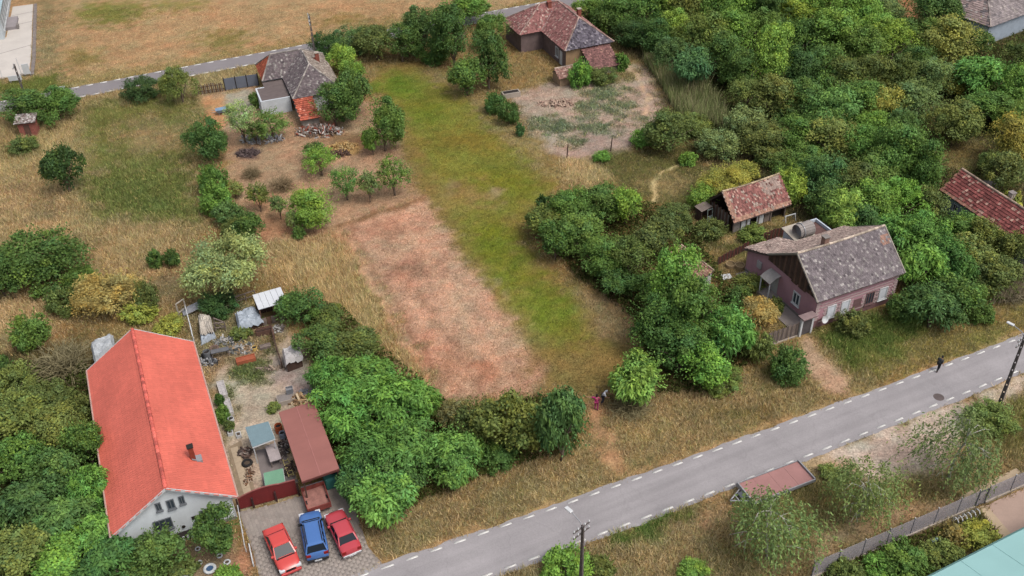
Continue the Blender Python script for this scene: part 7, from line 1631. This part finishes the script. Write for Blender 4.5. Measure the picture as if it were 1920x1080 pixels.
for nm, lab, msk in (('green_grass', 'green and olive grass growing over meadow, lawn strip and verges', gsel), ('dry_grass', 'dry straw coloured grass over meadow, mown patch and verges', ~gsel)):
    cc = c[msk]; lum = cc.mean(1, keepdims=True); ds = np.where(gh[msk] < 0.15, 0.2, 0.48 if nm == 'dry_grass' else 0.22)[:, None]; cc = (cc * (1 - ds) + lum * ds * np.array([1.08, 1.0, 0.76])) ; rr = gr.random(len(cc)); alt = np.where((rr < (0.85 if nm == 'green_grass' else 0.5))[:, None], L((112, 128, 58)), L((196, 170, 116))); mixw = np.where(gh[msk] < 0.16, 0.18, 0.5) * gr.random(len(cc)) * (gr.random(len(cc)) < 0.6)
    cc = (cc + (alt - cc) * mixw[:, None]) * (1.75 + 2.6 * np.minimum(gh[msk], 0.6))[:, None]; cc = np.clip(cc, 0.01, 0.8)
    V, F, C = blades(x[msk], y[msk], cc, gh[msk] * (0.7 + 0.6 * gr.random(msk.sum())), bw[msk] * 1.2, 3, gr)
    tag(link(nm, nmesh(nm, V, F, C, grass_m)), lab, 'grass', kind='stuff')
# reeds between the garden and the wood
def scatter_in(poly, n, r):
    P = np.array(poly); X = r.uniform(P[:, 0].min(), P[:, 0].max(), n); Y = r.uniform(P[:, 1].min(), P[:, 1].max(), n); k = inside(poly, X, Y); return X[k], Y[k]
X, Y = scatter_in(PX([(1205, 88), (1240, 110), (1300, 150), (1345, 195), (1370, 250), (1300, 235), (1262, 205), (1235, 150), (1208, 120)]), 5500, gr)
cr_ = L((158, 152, 116)) * 1.7 * (0.6 + 0.6 * gr.random(len(X)))[:, None]; gk = (gr.random(len(X)) < 0.55) ; cr_[gk] *= np.array([0.72, 0.92, 0.66])
V, F, C = blades(X, Y, cr_, 1.3 + 1.0 * vnoise(X, Y, 3.0, 8), np.full(len(X), 0.12), 3, gr, 0.6)
tag(link('reeds', nmesh('reeds', V, F, C, grass_m)), 'tall grey green reeds between the bare garden and the wood', 'reeds', kind='stuff')
X, Y = scatter_in(PX([(1855, 540), (1925, 520), (1925, 560), (1860, 572)]), 1500, gr)
V, F, C = blades(X, Y, np.tile(L((168, 156, 132)) * 1.6, (len(X), 1)), np.full(len(X), 1.7), np.full(len(X), 0.09), 3, gr, 0.4)
tag(link('dry_reeds', nmesh('dry_reeds', V, F, C, grass_m)), 'dry grey reeds on the verge at the right edge', 'reeds', kind='stuff')
# undergrowth of the wood and of the thickets
def undergrowth(poly, n, hmax, col, name, lab):
    X, Y = scatter_in(poly, n, gr); k = ~footprint_mask(X, Y, 0.4); X, Y = X[k], Y[k]; n = len(X)
    hh = hmax * (0.25 + 0.75 * fbm(X, Y, 2.5, 19)); P = np.stack([X, Y, hh * gr.random(n) ** 0.5], 1)
    C = L(col) * (0.6 + 0.8 * gr.random(n))[:, None] * (0.75 + 0.5 * vnoise(X, Y, 1.5, 43))[:, None]
    V, F, CC = leaves(P, sph(n, gr) + np.array([0, 0, 0.8]), sph(n, gr), 0.34 * (0.6 + 0.8 * gr.random(n)), 0.2, C)
    tag(link(name, nmesh(name, V, F, CC, grass_m)), lab, 'undergrowth', kind='stuff')
undergrowth(PX([(1095, -40), (2000, -40), (2000, 260), (1860, 260), (1740, 270), (1745, 320), (1900, 330), (1930, 560), (1700, 610), (1690, 500), (1640, 420), (1510, 410), (1490, 330), (1320, 250), (1345, 195), (1240, 105), (1190, 75), (1110, 55)]), 90000, 1.5, (92, 104, 54), 'undergrowth', 'low green undergrowth filling the wood behind the purple house')
undergrowth(PX([(-80, 690), (165, 690), (215, 1010), (330, 1060), (300, 1130), (-80, 1130)]), 30000, 1.2, (92, 104, 52), 'thicket_undergrowth', 'low green undergrowth of the thicket left of the red roof')
undergrowth(PX([(560, 560), (640, 580), (700, 640), (860, 780), (1040, 740), (1090, 840), (920, 890), (760, 960), (680, 960), (640, 900), (600, 760), (590, 680)]), 30000, 1.1, (96, 104, 54), 'hedge_undergrowth', 'low weeds under the walnut group and front hedge')
undergrowth(PX([(1000, 430), (1100, 360), (1280, 400), (1330, 480), (1400, 600), (1400, 690), (1330, 740), (1230, 740), (1190, 600), (1080, 520)]), 26000, 1.0, (90, 98, 52), 'clump_undergrowth', 'low weeds under the central clump and boundary trees')
undergrowth(PX([(1540, 1080), (1650, 1030), (1850, 965), (1870, 990), (1700, 1085), (1620, 1120)]), 5000, 0.7, (98, 106, 52), 'garden_weeds', 'weeds between the mesh fence and the turquoise roof')
